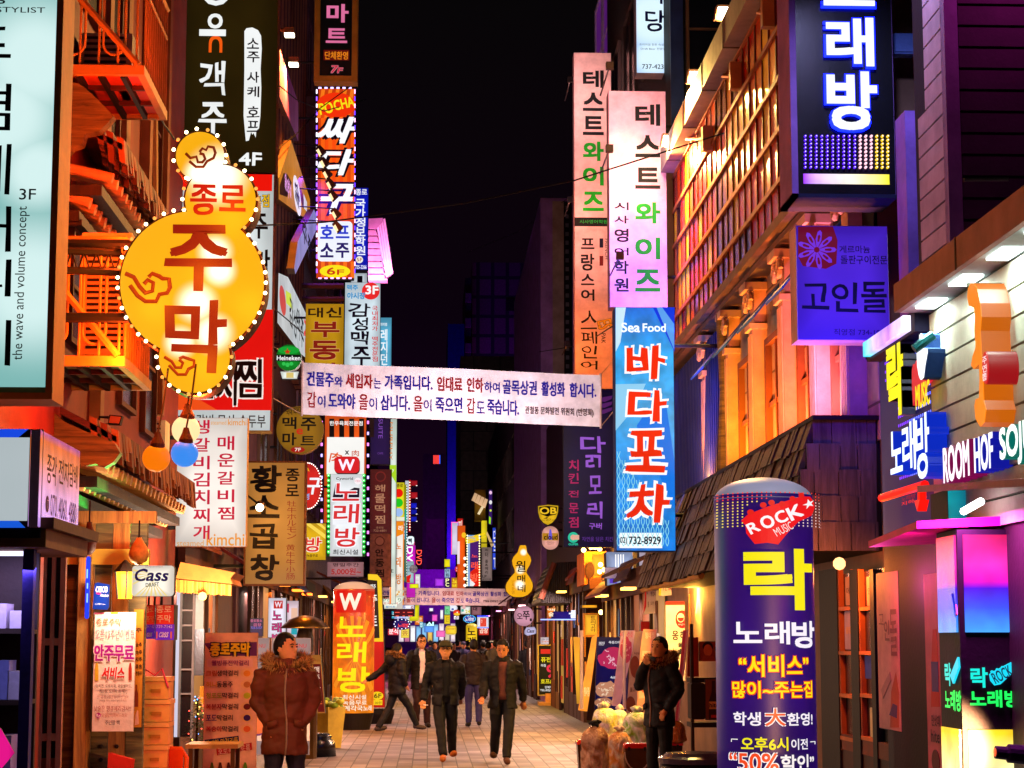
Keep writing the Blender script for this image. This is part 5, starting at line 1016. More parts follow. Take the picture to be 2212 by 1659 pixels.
# street banners
def street_banner(label, x0, y0, x1, y1, D, panel, l1, l2, sag, name='street_banner', cols=('*2418b0@.55', '*b81420@.6', '2a0c14'), lit=0):
    a, bq = PY(x0, y0, D), PY(x1, y0 + sag[0], D); c = PY(x0, y1, D); h = a.z - c.z
    u = Vector((bq.x - a.x, 0, bq.z - a.z)); f = Face(c, (1, 0, 0)); L = L0 = bq.x - a.x; sl = (bq.z - a.z) / L
    f.p = lambda uu, vv, w=0, f=f: Vector((c.x + uu, D - w + .05 * math.sin(uu * 1.7) + .008 * math.sin(uu * 5 + vv * 3) + .006 * math.sin(uu * 11 - vv * 6) * (1 + abs(uu / L0 - .5) * 3), c.z + vv + uu * sl))
    r = thing(name, label, 'banner', (a.x + L / 2, D, c.z + sl * L / 2)); m = MB(); n = 60
    P = []; Fc_ = []
    for i in range(n + 1):
        for j in range(5): P.append(f.p(L * i / n, h * j / 4))
    for i in range(n):
        for j in range(4): q = i * 5 + j; Fc_.append((q, q + 5, q + 6, q + 1))
    m.add(P, Fc_, panel); ob = m.make('cloth', r, smooth=True)
    m = MB(); m.tube([f.p(0, -.03), f.p(0, h + .03)], .02, 'c8a8a0', 6); m.tube([f.p(L, -.03), f.p(L, h + .03)], .02, 'c8a8a0', 6); m.make('edge_pole', r)
    m = MB()
    for uu, X in ((0, -3.1), (L, 3.5)):
        for vv in (0, h): p = f.p(uu, vv); m.tube([p, (X, D + .5, p.z + .5)], .01, 'd8b8a0', 5)
    m.make('rope', r)
    lamp('AREA', f.p(L * .5, -.7, 2.2), D * D * (.05 if D < 50 else .008), 'ffe6e4', (L * .7, .4), f.p(L * .5, h * .6), r, name='banner_fill')  # added area lamp with no fixture, there to brighten the cloth
    for row in (l1, l2):
        G = {}
        for s_, ua, ub, va, vb, k, b_ in row: text(G.setdefault(k, MB()), f, s_, 0, 0, 0, 0, cols[k], b=b_, uv=(L * ua, h * va, L * ub, h * vb), w=.012)
        for k, g in G.items(): g.make('lettering', r)
    return r, f, L, h
L1 = [('건물주', .015, .105, .55, .83, 0, .04), ('와', .107, .135, .56, .76, 0, .03), ('세입자', .145, .235, .55, .83, 1, .04), ('는', .238, .263, .56, .76, 0, .03), ('가족입니다.', .275, .435, .55, .83, 0, .04), ('임대료', .45, .535, .55, .83, 1, .04), ('인하', .55, .605, .55, .83, 1, .04), ('하여', .608, .66, .56, .77, 0, .03), ('골목상권', .67, .785, .55, .83, 0, .04), ('활성화', .80, .88, .55, .83, 0, .04), ('합시다.', .895, .985, .55, .83, 0, .04)]
L2 = [('갑', .018, .047, .14, .44, 1, .04), ('이', .052, .078, .15, .38, 0, .03), ('도와야', .088, .178, .14, .44, 0, .04), ('을', .19, .22, .14, .44, 1, .04), ('이', .224, .25, .15, .38, 0, .03), ('삽니다.', .262, .36, .14, .44, 0, .04), ('을', .372, .402, .14, .44, 1, .04), ('이', .406, .432, .15, .38, 0, .03), ('죽으면', .445, .535, .14, .44, 0, .04), ('갑', .55, .578, .14, .44, 1, .04), ('도', .582, .61, .15, .38, 0, .03), ('죽습니다.', .618, .725, .14, .44, 0, .04), ('관철동 문화발전 위원회 (번영회)', .745, .975, .17, .34, 2, .025)]
r, f, L, h = street_banner('wide white fabric banner with blue and red Korean lines stretched across the street', 652, 783, 1296, 895, 35.5, 'dcd2d8', L1, L2, (27,))
street_banner('second fabric banner far down the street with the same lines', 822, 1269, 1118, 1306, 84, 'c09a94', L1, L2, (3,), cols=('3a1878', '8a1418', '2a0c10'))
# ================================================================ right side signs
fr('t30')
r, f = sign('huge black karaoke box sign with glowing blue white letters and LED dots, hanging high', 240, -500, 1080, 1680, 15, '~101018', [], T=.5, side='8a60b0', wall=3.6,
     shapes=[('r', (305, 1505, 1048, 1592), gradmat('led_bar_low', ((0, 'a030ff'), (.15, 'e0b0ff'), (.45, 'fff4f0'), (.75, 'ffe8a0'), (1, 'f8e820')), PY(305, 1550, 15).x, PY(1048, 1550, 15).x, 1.2, 0))])
m = MB()
for i in range(16):
    for j in range(9): x, y = 318 + i * 47.5, 1182 + j * 33.5; m.ell(f, x - 11, y - 11, x + 11, y + 11, 0, .03, '!5a20ff@1.3' if i < 10 else '!ffc0d0@1.4' if i < 13 else '!ffd030@1.3', 10); m.ell(f, x - 4, y - 4, x + 4, y + 4, 0, .036, '*e8d8ff@2', 8)
m.make('led_dots', r)
m = MB()
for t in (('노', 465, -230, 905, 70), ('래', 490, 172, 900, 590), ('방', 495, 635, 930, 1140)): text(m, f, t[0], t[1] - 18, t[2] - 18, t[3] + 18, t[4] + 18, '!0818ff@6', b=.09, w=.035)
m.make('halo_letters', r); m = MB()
for t in (('노', 465, -230, 905, 70), ('래', 490, 172, 900, 590), ('방', 495, 635, 930, 1140)): text(m, f, *t, '*f4f8ff@1.25', b=.065, w=.06)
m.make('letter_face', r)
m = MB(); m.slab(f, *(lambda b: (b[0] - .05, b[1] - .03, b[0], b[3]))(f.box(240, -500, 1080, 1680)), -.5, .02, '8a60b0').slab(f, *(lambda b: (b[0] - .05, b[1] - .03, b[2], b[1]))(f.box(240, -500, 1080, 1680)), -.5, .02, '101438'); m.make('frame', r)
fr('t31')
sign('square violet grill house sign with a red flower pattern and dark brush letters', 248, 292, 1042, 1280, 15.2, '#5a2cf0@.7',
     [('게르마늄', 615, 465, 880, 530, '1a0630', dict(b=.02, wob=.05)), ('돌판구이전문', 625, 550, 1028, 625, '1a0630', dict(b=.02, wob=.05)), ('고', 285, 790, 525, 1015, '08021a', dict(b=.03, wob=.06)), ('인', 545, 780, 778, 1040, '08021a', dict(b=.03, wob=.06)), ('돌', 800, 775, 1030, 1045, '08021a', dict(b=.03, wob=.06)), ('직영점 734-19', 568, 1185, 965, 1240, '180838', dict(b=.01, wob=.06))],
     T=.28, side='c8a8b0', wall=3.6, shapes=[('p', [(258, 300), (560, 300), (600, 420), (590, 620), (500, 665), (300, 640), (258, 560)], '*7a1030@.7')] +
     [('p', [(420 + q * math.cos(a + s), 500 + q * math.sin(a + s)) for q, s in ((25, -.3), (90, -.28), (155, -.12), (172, .0), (155, .12), (90, .28), (25, .3))], '*8038f0@.75') for a in [k * .698 for k in range(9)]] + [('p', [(420 + q * math.cos(a + s), 500 + q * math.sin(a + s)) for q, s in ((70, -.1), (120, -.1), (132, .0), (120, .1), (70, .1))], '*7a1030@.7') for a in [k * .698 for k in range(9)]] + [('e', (400, 480, 440, 520), '*7a1030@.7')])
lamp('AREA', PY(640, 1350, 14.8), 8, '3020ff', .5, PY(640, 700, 16), r, name='edge_glow')
fr('f')
r, f = sign('nearer tall pink academy sign with black and green letters, its foot tinted blue', 1316, 197, 1440, 664, 28.3, 'd8a0a8', [(c, 1372, y0, 1426, y1, k, dict(b=.07)) for c, y0, y1, k in (('테', 225, 272, '0a0808'), ('스', 292, 340, '0a0808'), ('트', 362, 408, '0a0808'), ('와', 437, 483, '0c8a10'), ('이', 513, 560, '0c8a10'), ('즈', 582, 630, '0c8a10'))] + [(c, 1327, y0, 1358, y1, '140a10', dict(b=.05)) for c, y0, y1 in (('시', 437, 454), ('사', 466, 483), ('영', 494, 523), ('어', 535, 552), ('학', 563, 592), ('원', 601, 630))], T=.35, wall=3.75, side='b07890')
q, f = sign('farther tall pink academy sign with language course names below', 1241, 114, 1322, 842, 38.5, 'e0b4ae', [(c, 1259, y0, 1304, y1, k, dict(b=.07)) for c, y0, y1, k in (('테', 152, 190, '0a0808'), ('스', 200, 240, '0a0808'), ('트', 251, 292, '0a0808'), ('와', 306, 348, '0c9a10'), ('이', 360, 401, '0c9a10'), ('즈', 414, 456, '14a814'))] + [('시사영어학원', 1252, 475, 1312, 483, '*189a30', dict(b=.02))] + [(c, 1255, y0, 1284, y1, '180808', dict(b=.05)) for c, y0, y1 in (('프', 515, 538), ('랑', 548, 585), ('스', 592, 616), ('어', 625, 650))] + [(c, 1255, y0, 1290, y1, '1a0a08', dict(b=.01, wob=.12)) for c, y0, y1 in (('스', 672, 712), ('페', 716, 742), ('인', 746, 775), ('어', 780, 798))] + [('FRENCH', 1307, 516, 1314, 560, '2a1020', dict(rot=-90)), ('ES', 1297, 685, 1316, 716, '*e07810', dict(b=.05, rot=-78, out=('6a2808', .04))), ('PAK', 1299, 720, 1308, 742, '3a1a18', dict(rot=-90, b=.02))], T=.35, wall=3.95, side='b07880',
     shapes=[('r', (1241, 470, 1322, 489), '060a06'), ('r', (1295, 515, 1303, 535), '10082a'), ('r', (1295, 535, 1303, 553), 'e0a8a0'), ('r', (1295, 553, 1303, 574), '6a1414')])
for root, D, pts in ((r, 28.3, ((1378, 420, 'ffd4cc', 220), (1378, 250, 'ffd8d4', 200), (1400, 640, '3050ff', 120))), (q, 38.5, ((1280, 250, 'ffccc8', 320), (1280, 500, 'ffa890', 320), (1275, 800, 'ff8a20', 260)))):
    for x, y, c, e_ in pts:
        p = PY(x, y, D); b_ = MB(); c0 = p + Vector((-.55, -1.5, .3)); b_.box(c0 - Vector((.05, .05, .05)), c0 + Vector((.05, .05, .05)), '3a2a2a').tube([c0, c0 + Vector((0, 1.5, 0))], .012, '3a2a2a', 5); b_.make('spot_arm', root)
        lamp('AREA', c0 + Vector((0, .09, 0)), e_ * (.05 if c[0] == 'f' else .3), c, .3, p, root)
r, f = sign('tall blue seafood pub sign with white outlined red brush letters and phone plate', 1330, 664, 1457, 1190, 23, gradmat('sea_panel', ((0, '1478d8'), (.3, '0a90e8'), (.55, '38b0f0'), (.8, '20a8f0'), (1, '0a70e0')), PY(1380, 1190, 23).z, PY(1380, 664, 23).z, 1.0),
     [('Sea', 1342, 697, 1382, 718, '*f0fcff@1.1', dict(b=.05, wob=.05)), ('Food', 1388, 699, 1438, 717, '*f0fcff@1.1', dict(b=.05, wob=.05))] + [(c, x0, y0, x1, y1, '*f02c08@1.0', dict(b=.045, bx=.07, wob=.09, sk=.06, out=('*f6f8f8@1.1', .06))) for c, x0, y0, x1, y1 in (('바', 1352, 746, 1436, 818), ('다', 1356, 842, 1440, 914), ('포', 1354, 930, 1436, 1020), ('차', 1356, 1047, 1446, 1134))] + [('02)', 1339, 1160, 1354, 1177, '0a1040', dict(b=.02)), ('732-8929', 1358, 1159, 1427, 1176, '0a1040', dict(b=.04))],
     T=.35, wall=3.6, side='0a3a90', shapes=[('p', [(1330, 664), (1352, 664), (1340, 740), (1330, 760)], '*c8ecfc'), ('p', [(1410, 664), (1457, 664), (1457, 760)], '*0838e0'), ('p', [(1418, 664), (1430, 664), (1456, 700), (1456, 755)], '*58a0f0'), ('p', [(1330, 830), (1395, 829), (1372, 880), (1330, 930)], '*90d4f8@.95'), ('p', [(1375, 920), (1395, 890), (1440, 880), (1457, 1000), (1457, 1100)], '*0a78e8')] +
     [('l', [(1336 + i * 10.5 + 3.5 * math.sin(k * .9 + s), 1180 - k * 6.2) for k in range(int(34 - i * 2.4))], '*90e4f0@.9', .8) for i in range(11) for s in (0, 3.14)] + [('r', (1338, 1151, 1430, 1184), '*f4fcff@1.05')])
lamp('AREA', PY(1440, 930, 23.4) + Vector((.1, 0, 0)), 16, '2060ff', (.3, 2.5), (3.6, 25.5, 5), r, name='edge_glow')
sign('pale blue lit pork pub sign with navy letter and phone number, cut at top', 1374, -120, 1449, 158, 31, hot('dang_face', '2a90f0', 'd8f2ff', [(PY(1410, 40, 31), .95), (PY(1410, 125, 31), .6), (PY(1410, -50, 31), .8)], 1.0, 1.1), [('마', 1395, -58, 1438, 8, '0a1470', dict(b=.03, wob=.04)), ('당', 1393, 22, 1437, 68, '0a1470', dict(b=.03, wob=.04)), ('프리미엄 한돈 숙성육', 1381, 94, 1440, 99, '1458b0'), ('Draft Beer 전문점', 1384, 103, 1438, 108, '1458b0'), ('737-4239', 1387, 139, 1441, 149, '0a2050', dict(b=.02))], T=.35, wall=3.75, side='a890a0')
fr('t22')
sign('dark violet chicken pub sign with pale and magenta brush letters', 445, 40, 880, 1410, 37, '#140630@.8', [(c, x0, y0, x1, y1, '*9a58d0@.9', dict(b=.05, wob=.08)) for c, x0, y0, x1, y1 in (('다', 590, 450, 805, 600), ('ㄺ', 635, 615, 770, 720), ('모', 665, 790, 775, 950), ('리', 650, 1020, 782, 1160), ('구버', 665, 1200, 775, 1255))] + [(c, 490, y0, 575, y1, '*b01858@.9', dict(b=.03, wob=.08)) for c, y0, y1 in (('치', 655, 750), ('킨', 770, 860), ('전', 920, 980), ('문', 1030, 1115), ('점', 1150, 1240))] + [('GUPER', 488, 1376, 572, 1394, '*20d0a8', dict(b=.04)), ('자연을 담은 치킨', 605, 1320, 870, 1360, '*6a38a0@.8', dict(wob=.04))], T=.3, wall=3.75, side='0a0414', shapes=[('e', (483, 1280, 575, 1372), '*20c8a0@.9'), ('e', (505, 1302, 552, 1350), '*e0a890'), ('r', (540, 1305, 580, 1345), '*e0a890')] + [('p', [(760, 120 + i * 55), (868, 100 + i * 50), (860, 130 + i * 50), (800, 155 + i * 50), (765, 150 + i * 55)], '*5a2068@.8') for i in range(3)])
fr('t22')
sign('yellow and black shield beer sign on the lilac corner building', 220, 1045, 402, 1220, 50, '#e8b818@.95', [('OB', 240, 1065, 385, 1125, '*f0c020', dict(b=.06)), ('DRAFT', 258, 1172, 290, 1184, '6a4a08'), ('BEER', 345, 1170, 372, 1182, '6a4a08'), ('라거', 295, 1160, 338, 1190, '8a4a10', dict(wob=.05, b=.02))], T=.2, wall=3.4, shape=[(225, 1055), (310, 1043), (400, 1052), (398, 1110), (380, 1160), (345, 1200), (310, 1218), (272, 1200), (240, 1160), (226, 1110)], shapes=[('p', [(234, 1064), (310, 1054), (390, 1062), (386, 1110), (380, 1128), (300, 1145), (250, 1125), (236, 1095)], '0c0a08'), ('p', [(270, 1165), (325, 1138), (300, 1162)], '6a2a08')])
sign('pink and gold oval beer sign below the yellow shield', 258, 1228, 404, 1432, 50.5, '#f0a898@.95', [('cloud', 275, 1300, 395, 1345, '3a1808', dict(b=.05)), ('ORIGINAL', 300, 1360, 368, 1372, '8a3a30'), ('GRAVITY', 305, 1376, 362, 1388, '8a3a30')], T=.2, wall=3.4, shape='rr', rad=.48, shapes=[('r', (262, 1288, 400, 1352), '*b88018'), ('p', [(318, 1300), (325, 1255), (338, 1255), (345, 1300), (350, 1345), (312, 1345)], '*6a5ad0')])
fr('c3')
# small gourd further down
f = front(60); r = thing('gourd_sign', 'small yellow gourd sign with brown brush letters down the right side', 'sign', f.p(*f.uv(1240, 930))); gp = [(60, -215), (75, -180), (105, -60), (185, 40), (212, 120), (190, 220), (135, 330), (128, 390), (215, 500), (285, 620), (300, 700), (280, 800), (205, 880), (110, 925), (20, 932)]
cx = lambda y: 1340 - (y + 215) * .09
poly = [(cx(y) - w, y) for w, y in gp] + [(cx(y) + w, y) for w, y in gp[::-1]]
m = MB(); m.prism(f, [(x + (x - cx(y)) * .05, y) for x, y in poly], -.25, -.002, '6a2404'); m.make('casing', r)
m = MB(); m.prism(f, poly, -.002, .004, hot('gourd2', 'f6ae10', 'fffae0', [(PY(1280, 330, 60), .17), (PY(1270, 660, 60), .2), (PY(1350, -60, 60), .13)], 1.0, 1.4)); m.make('light_face', r)
layers(r, f, [], [('월', 1180, 130, 1400, 375, '3a0a04', dict(b=.03, wob=.06)), ('매', 1210, 450, 1392, 595, '3a0a04', dict(b=.035, wob=.06)), ('네', 1222, 660, 1392, 820, '5a1004', dict(b=.035, wob=.06))] + V('단체환영', 1090, 550, 1150, 865, '*c87010', .1), .008)
sign('round pinkish disc sign with black brush letters hung under the small gourd', 1140, 1125, 1580, 1575, 58, '#d898b0@.9', [('오', 1205, 1290, 1330, 1415, '140a10', dict(b=.03, wob=.08)), ('쭈', 1330, 1240, 1490, 1440, '140a10', dict(b=.03, wob=.08))], T=.2, shape='e', wall=3.3, shapes=[('r', (1490, 1405, 1535, 1465), '140a10')])
sign('small pale hexagon beer sign beside the pinkish disc', 1370, 1590, 1635, 1790, 55, '#b8b8e8@.9', [('Cass', 1425, 1640, 1590, 1720, '10104a', dict(b=.05, sk=.2))], T=.15, shape=[(1370, 1680), (1420, 1600), (1590, 1590), (1635, 1660), (1630, 1740), (1440, 1790), (1375, 1750)])
# black tent roof on the right
fr('c5')
r = thing('pavilion_roof', 'black sloping sheet roof below the chicken pub sign', 'roof', (3.0, 48, 2.5)); f = front(47)
m = MB(); m.prism(f, [(240, 580), (560, 560), (790, 580), (790, 1290), (30, 1290), (10, 1230), (120, 860)], -4, 0, ribbed('black_sheet', '08060a', '1a1420', 6.0, .1, 'X')); m.make('sheet', r); m = MB(); m.tube([f.p(*f.uv(250, 585), .05), f.p(*f.uv(130, 880), .05), f.p(*f.uv(20, 1220), .05)], .07, '5a2a20', 6); m.make('verge', r)
r, f = sign('blue lit fish shop fascia with white brush logo under the black roof', 200, 1440, 790, 1580, 45.5, '#1a0c80@.8', [('쿨', 520, 1420, 750, 1565, '*e8f0ff@1.3', dict(b=.06, wob=.1))], T=.4, shapes=[('r', (10, 1575, 795, 1596), '!90a8ff@2')])
sign('small orange hanging plate with white letters by the blue fascia', 120, 1370, 280, 1560, 45, '#f08010', [('맥', 135, 1390, 265, 1440, '*fff0d0', dict(b=.05)), ('술', 150, 1450, 240, 1530, '*fff0d0', dict(b=.05))], T=.1, shape=[(120, 1390), (270, 1365), (285, 1400), (200, 1480), (190, 1560), (160, 1570), (140, 1480)])
r = thing('market_bar', 'glowing timber bar hut hung with warm bulbs', 'bar', (2.9, 41, 2.6)); f = front(41)
m = MB(); m.rect(f, 785, 380, 1180, 960, -2, 0, 'd8802c'); m.make('wall', r)
m = MB(); m.rect(f, 930, 440, 1180, 800, 0, .02, '#e89018@1.1'); m.make('lit_window', r)
m = MB(); m.prism(f, [(850, 880), (1180, 800), (1420, 860), (1420, 985), (860, 1050)], -1.5, .3, '3a1c0c'); m.make('canopy', r)
m = MB(); m.ell(f, 800, 570, 960, 860, 0, .1, '2a0e08'); m.make('round_board', r)
for x, y in ((950, 320), (1030, 350), (1045, 625), (1030, 750), (1110, 715), (750, 370), (880, 320), (1055, 1460), (1400, 1480)): c = f.p(*f.uv(x, y), .35); b_ = MB(); b_.ball(c, .05, '!ffd070@14', 8); b_.make('bulb', r)
lamp('POINT', f.p(*f.uv(1000, 600), .7), 90, 'ffa030', .2, None, r); lamp('POINT', f.p(*f.uv(1200, 1450), 1.2), 120, 'ffa830', .2, None, r)
sign('pale blue grey clothing shop light box above a white tag', 1175, 395, 1650, 985, 36, '#a8b8e0@.85', [], T=.5, shape=[(1170, 390), (1640, 385), (1655, 875), (1190, 985)], shapes=[('r', (1230, 860, 1360, 945), '*5838c0')] + [('rr', (1330 + i * 45, 430, 1352 + i * 45, 780), '*ffffff@1.1', .4) for i in range(4)])
sign('white paper tag hanging before the pale blue light box', 1140, 660, 1360, 860, 35.6, 'e8e4f0', [('가죽공방', 1180, 720, 1270, 780, '5a5a80', dict(wob=.05))], T=.03)
sign('tall plain white light box beside the shake roof end', 1755, 395, 2150, 960, 34, '#d8c8dc@.85', [('새마을', 1800, 560, 1840, 780, '8a8aa0')], T=.3, shapes=[('r', (1875, 490, 1975, 750), '*d8dc90')])
sign('narrow lilac lit panel under the plain white light box', 1760, 970, 1840, 1400, 34.2, '#c0a8dc@.8', V('양말', 1785, 1030, 1815, 1250, '*f0f0ff'), T=.2)
fr('c6')
sign('white cloth shop banner with a red stripe hanging by corrugated shutters', 440, 400, 750, 890, 31, 'd8c0cc', [('오', 470, 510, 500, 560, '1a1014', dict(b=.04)), ('불', 490, 690, 510, 790, '1a1014', dict(b=.04)), ('영업시간', 540, 510, 660, 600, '4a2a3a', dict(b=.01)), ('오전 11시부터', 540, 690, 740, 755, '4a2a3a')], T=.02, name='vinyl_banner', cat='banner', shape=[(450, 415), (700, 370), (755, 600), (725, 885), (415, 920)], shapes=[('p', [(452, 415), (470, 415), (465, 780), (418, 905)], 'd02030')], hang=.1)
sign('curled white strip banner with red and green letters under the shake eave', 690, 350, 1300, 590, 29.5, 'e8d0b8', [('주문 100개 이상 명함배달', 745, 365, 1260, 500, 'b83020', dict(b=.02))], T=.02, name='vinyl_banner', cat='banner', shape=[(700, 345), (1300, 345), (1300, 520), (1100, 555), (760, 595), (680, 580)], shapes=[('p', [(700, 345), (745, 345), (720, 590), (680, 580)], 'd8d020'), ('p', [(1270, 345), (1300, 345), (1300, 520), (1275, 525)], '8a30a0')], hang=.1)
sign('rice bowl restaurant roll banner with red disc and black letters', 808, 690, 1215, 2100, 28, 'c8b0c8', [('옹', 920, 1205, 1035, 1375, '140c14', dict(b=.05)), ('헤', 1060, 1205, 1180, 1375, '140c14', dict(b=.05)), ('ongheyo', 1030, 1075, 1210, 1120, '*e8a0a0', dict(b=.02)), ('돌', 1020, 1420, 1140, 1500, '140c14', dict(b=.05)), ('솥', 1020, 1520, 1140, 1620, '140c14', dict(b=.05))], T=.03, name='roll_banner', cat='banner', shapes=[('r', (808, 690, 1215, 755), '8a0a14'), ('e', (980, 845, 1215, 1165), '8a0a14'), ('e', (1008, 900, 1142, 1060), 'd8b8d0'), ('p', [(1018, 975), (1132, 975), (1120, 1025), (1075, 1048), (1030, 1025)], '8a0a14'), ('rr', (1150, 900, 1185, 955), 'd8b8d0', .45), ('r', (1163, 950, 1172, 1070), 'd8b8d0')])
# tiled kitchen
fr('c6')
r = thing('kitchen_stall', 'bright yellow tiled kitchen opening with steam cooker and counter', 'food stall', (2.9, 28, 0)); f = front(27.5)
m = MB(); m.rect(f, 1230, 300, 1900, 2400, -.1, 0, TILEW); m.make('tiled_wall', r)
m = MB(); m.rect(f, 1210, 1095, 1400, 1300, 0, .01, grid('blue_tiles', '6a7a98', '8a98b0', 'd8c8a0', .09, .09, .006, FRONTROT, .3, 0)); m.make('tile_patch', r)
m = MB(); m.rect(f, 1210, 560, 1290, 1300, 0, .1, 'e0b090').rect(f, 1200, 560, 1225, 2000, .1, .14, '6a3010'); m.make('door_frame', r)
m = MB(); m.rect(f, 1350, 1180, 1750, 1390, .2, .9, 'e0c080').rect(f, 1350, 1390, 1900, 3000, .2, .8, 'd8b060'); m.make('counter', r)
m = MB(); m.rr(f, 1490, 1010, 1710, 1160, .15, .3, .8, 'e8bc50'); m.rect(f, 1510, 970, 1700, 1012, .35, .75, '2a1a08').rect(f, 1450, 1140, 1760, 1180, .3, .8, '3a2008'); m.make('cooker', r)
m = MB(); m.rect(f, 1300, 310, 1500, 330, .4, .5, '!fff0c0@6'); m.make('light_tube', r)
lamp('AREA', f.p(*f.uv(1500, 420), .9), 260, 'ffc850', .8, f.p(*f.uv(1500, 1200), .2), r); lamp('AREA', f.p(*f.uv(1550, 500), 1.0), 190, 'ffb040', .8, f.p(f.uv(1400, 900)[0] - 1, 0, 4), r)
m = MB(); m.prism(f, [(1540, 350), (1820, 350), (1800, 1000), (1760, 1400), (1735, 900), (1720, 420)], .9, .94, '*2a20d8@.8'); m.make('blue_sheet', r)
fr('f')
# standing banners and stands between 1230 and 1480
def xbanner(label, pts, D, panel, shapes=(), texts=(), name='banner_stand'):
    r, f = sign(label, min(p[0] for p in pts), min(p[1] for p in pts), max(p[0] for p in pts), max(p[1] for p in pts), D, panel, texts, .02, shape=pts, shapes=shapes, name=name, cat='banner', side='8a7a60'); return r, f
def meat(cx, cy, rx, ry, c1, c2, seed):
    q = random.Random(seed); o = [('p', [(cx + rx * math.cos(a * .31416) * q.uniform(.85, 1.08), cy + ry * math.sin(a * .31416) * q.uniform(.8, 1.1)) for a in range(20)], c1)]
    for i in range(26):
        a, d = q.uniform(0, 6.28), q.uniform(.0, .8); x, y, l, t = cx + rx * d * math.cos(a), cy + ry * d * math.sin(a), q.uniform(.1, .3) * rx, q.uniform(0, 3.14)
        o.append(('l', [(x, y), (x + l * .5 * math.cos(t) + 1, y + l * .5 * math.sin(t)), (x + l * math.cos(t + .4), y + l * math.sin(t + .4))], c2, q.uniform(1.0, 2.4) * cur[2] ** -1 * .5))
    return o
fr('t23')
xbanner('navy lit steak poster stand with marbled pink meat and sausages', [(735, 525), (920, 530), (1000, 540), (1000, 1190), (715, 1160)], 32, '#0c0a4a@.9', meat(880, 715, 140, 95, '*c02858@.9', '*f0b8c8@.9', 3) + meat(820, 980, 100, 75, '*c88868@.9', '*f0d0b0@.9', 4) + meat(790, 1095, 75, 50, '*b87858@.9', '*f0d0b0@.9', 6), [('돼지', 750, 568, 798, 590, '*f0f0f8', dict(b=.03)), ('PORK', 750, 590, 795, 600, '*f0f0f8'), ('숙성스테이크', 835, 560, 985, 585, '*f0f0f8', dict(b=.03)), ('숙성 목살', 850, 865, 945, 888, '*f0f0f8', dict(b=.03))])
xbanner('whitish sloping meat price banner leaning before the navy steak poster', [(945, 470), (1065, 470), (1060, 560), (930, 1130), (860, 1120)], 30.5, 'd8b0c0', meat(985, 640, 55, 120, 'c84a6a', 'f0b8c0', 8), [('숙성', 930, 480, 1040, 530, 'e07090', dict(b=.02))])
xbanner('grey brown round patty poster banner in the row of stands', [(1065, 480), (1130, 475), (1110, 900), (1070, 1180), (985, 1200), (1020, 800)], 29.8, 'a8887c', [('e', (1020, 690, 1105, 880), '7a3828'), ('e', (985, 1040, 1065, 1175), '6a3024')], [('bulgogi', 1055, 655, 1100, 680, '4a2a20'), ('불고기', 1020, 960, 1085, 1000, '4a2a20')])
xbanner('salmon menu banner with framed dish pictures in the row of stands', [(1135, 460), (1250, 462), (1225, 640), (1190, 1140), (1075, 1180), (1110, 640)], 29, 'd89080', [('p', [(1125, 645), (1205, 650), (1195, 820), (1115, 815)], 'f0b0a0'), ('p', [(1112, 850), (1190, 850), (1180, 1050), (1095, 1060)], 'f0b0a0'), ('e', (1130, 680, 1185, 790), 'c87050'), ('e', (1110, 880, 1170, 1010), 'b86048')], [('명태찜', 1150, 485, 1230, 540, 'f0c8b8', dict(b=.03))])
sign('crimson restaurant wall panel with a white arc behind the standing banners', 1112, 392, 1330, 1000, 31.5, '9a0818', [], T=.1, shapes=[('e', (1150, 470, 1500, 1100), 'c89a78')])
xbanner('tall pink edged banner pole leaning behind the smoking man', [(1480, 470), (1525, 470), (1440, 1250), (1410, 1250)], 24.5, 'e05070', [('p', [(1505, 470), (1525, 470), (1440, 1250), (1430, 1250)], 'f0a0b0')])
xbanner('yellow cloth strip banner, narrow and upright, beside the meat poster', [(530, 525), (588, 530), (588, 1100), (560, 1105)], 38, '#e8a828@.9')
xbanner('yellow gathered cloth banner bulging over a dark stand', [(690, 530), (735, 500), (725, 620), (690, 900), (650, 1170), (570, 1160), (620, 900)], 35, 'd8982c', [], [('행사중', 620, 960, 670, 1040, 'f0d090', dict(b=.02))])
sign('yellow lit column lamp sign with brown letters by the bar hut', 632, 335, 738, 512, 39, '#f0b020@1.0', V('트리고야', 680, 345, 720, 485, '3a2008', .08, b=.03), T=.25, fm='8a5a10', fw=.03)
sign('square yellow light frame above the yellow column lamp sign', 605, 250, 735, 275, 39, '#e89a18', [], T=.5, name='square_sign')
for i, (x0, x1, lb) in enumerate(((600, 604, 'left thin steel support pole of the banner row'), (962, 980, 'white steel pole standing among the meat banners'))):
    solo(MB().tube([PY((x0 + x1) / 2, 470, 30), PY((x0 + x1) / 2, 1150, 30)], .025, 'c8b0b8', 6), 'banner_pole', lb, 'pole')
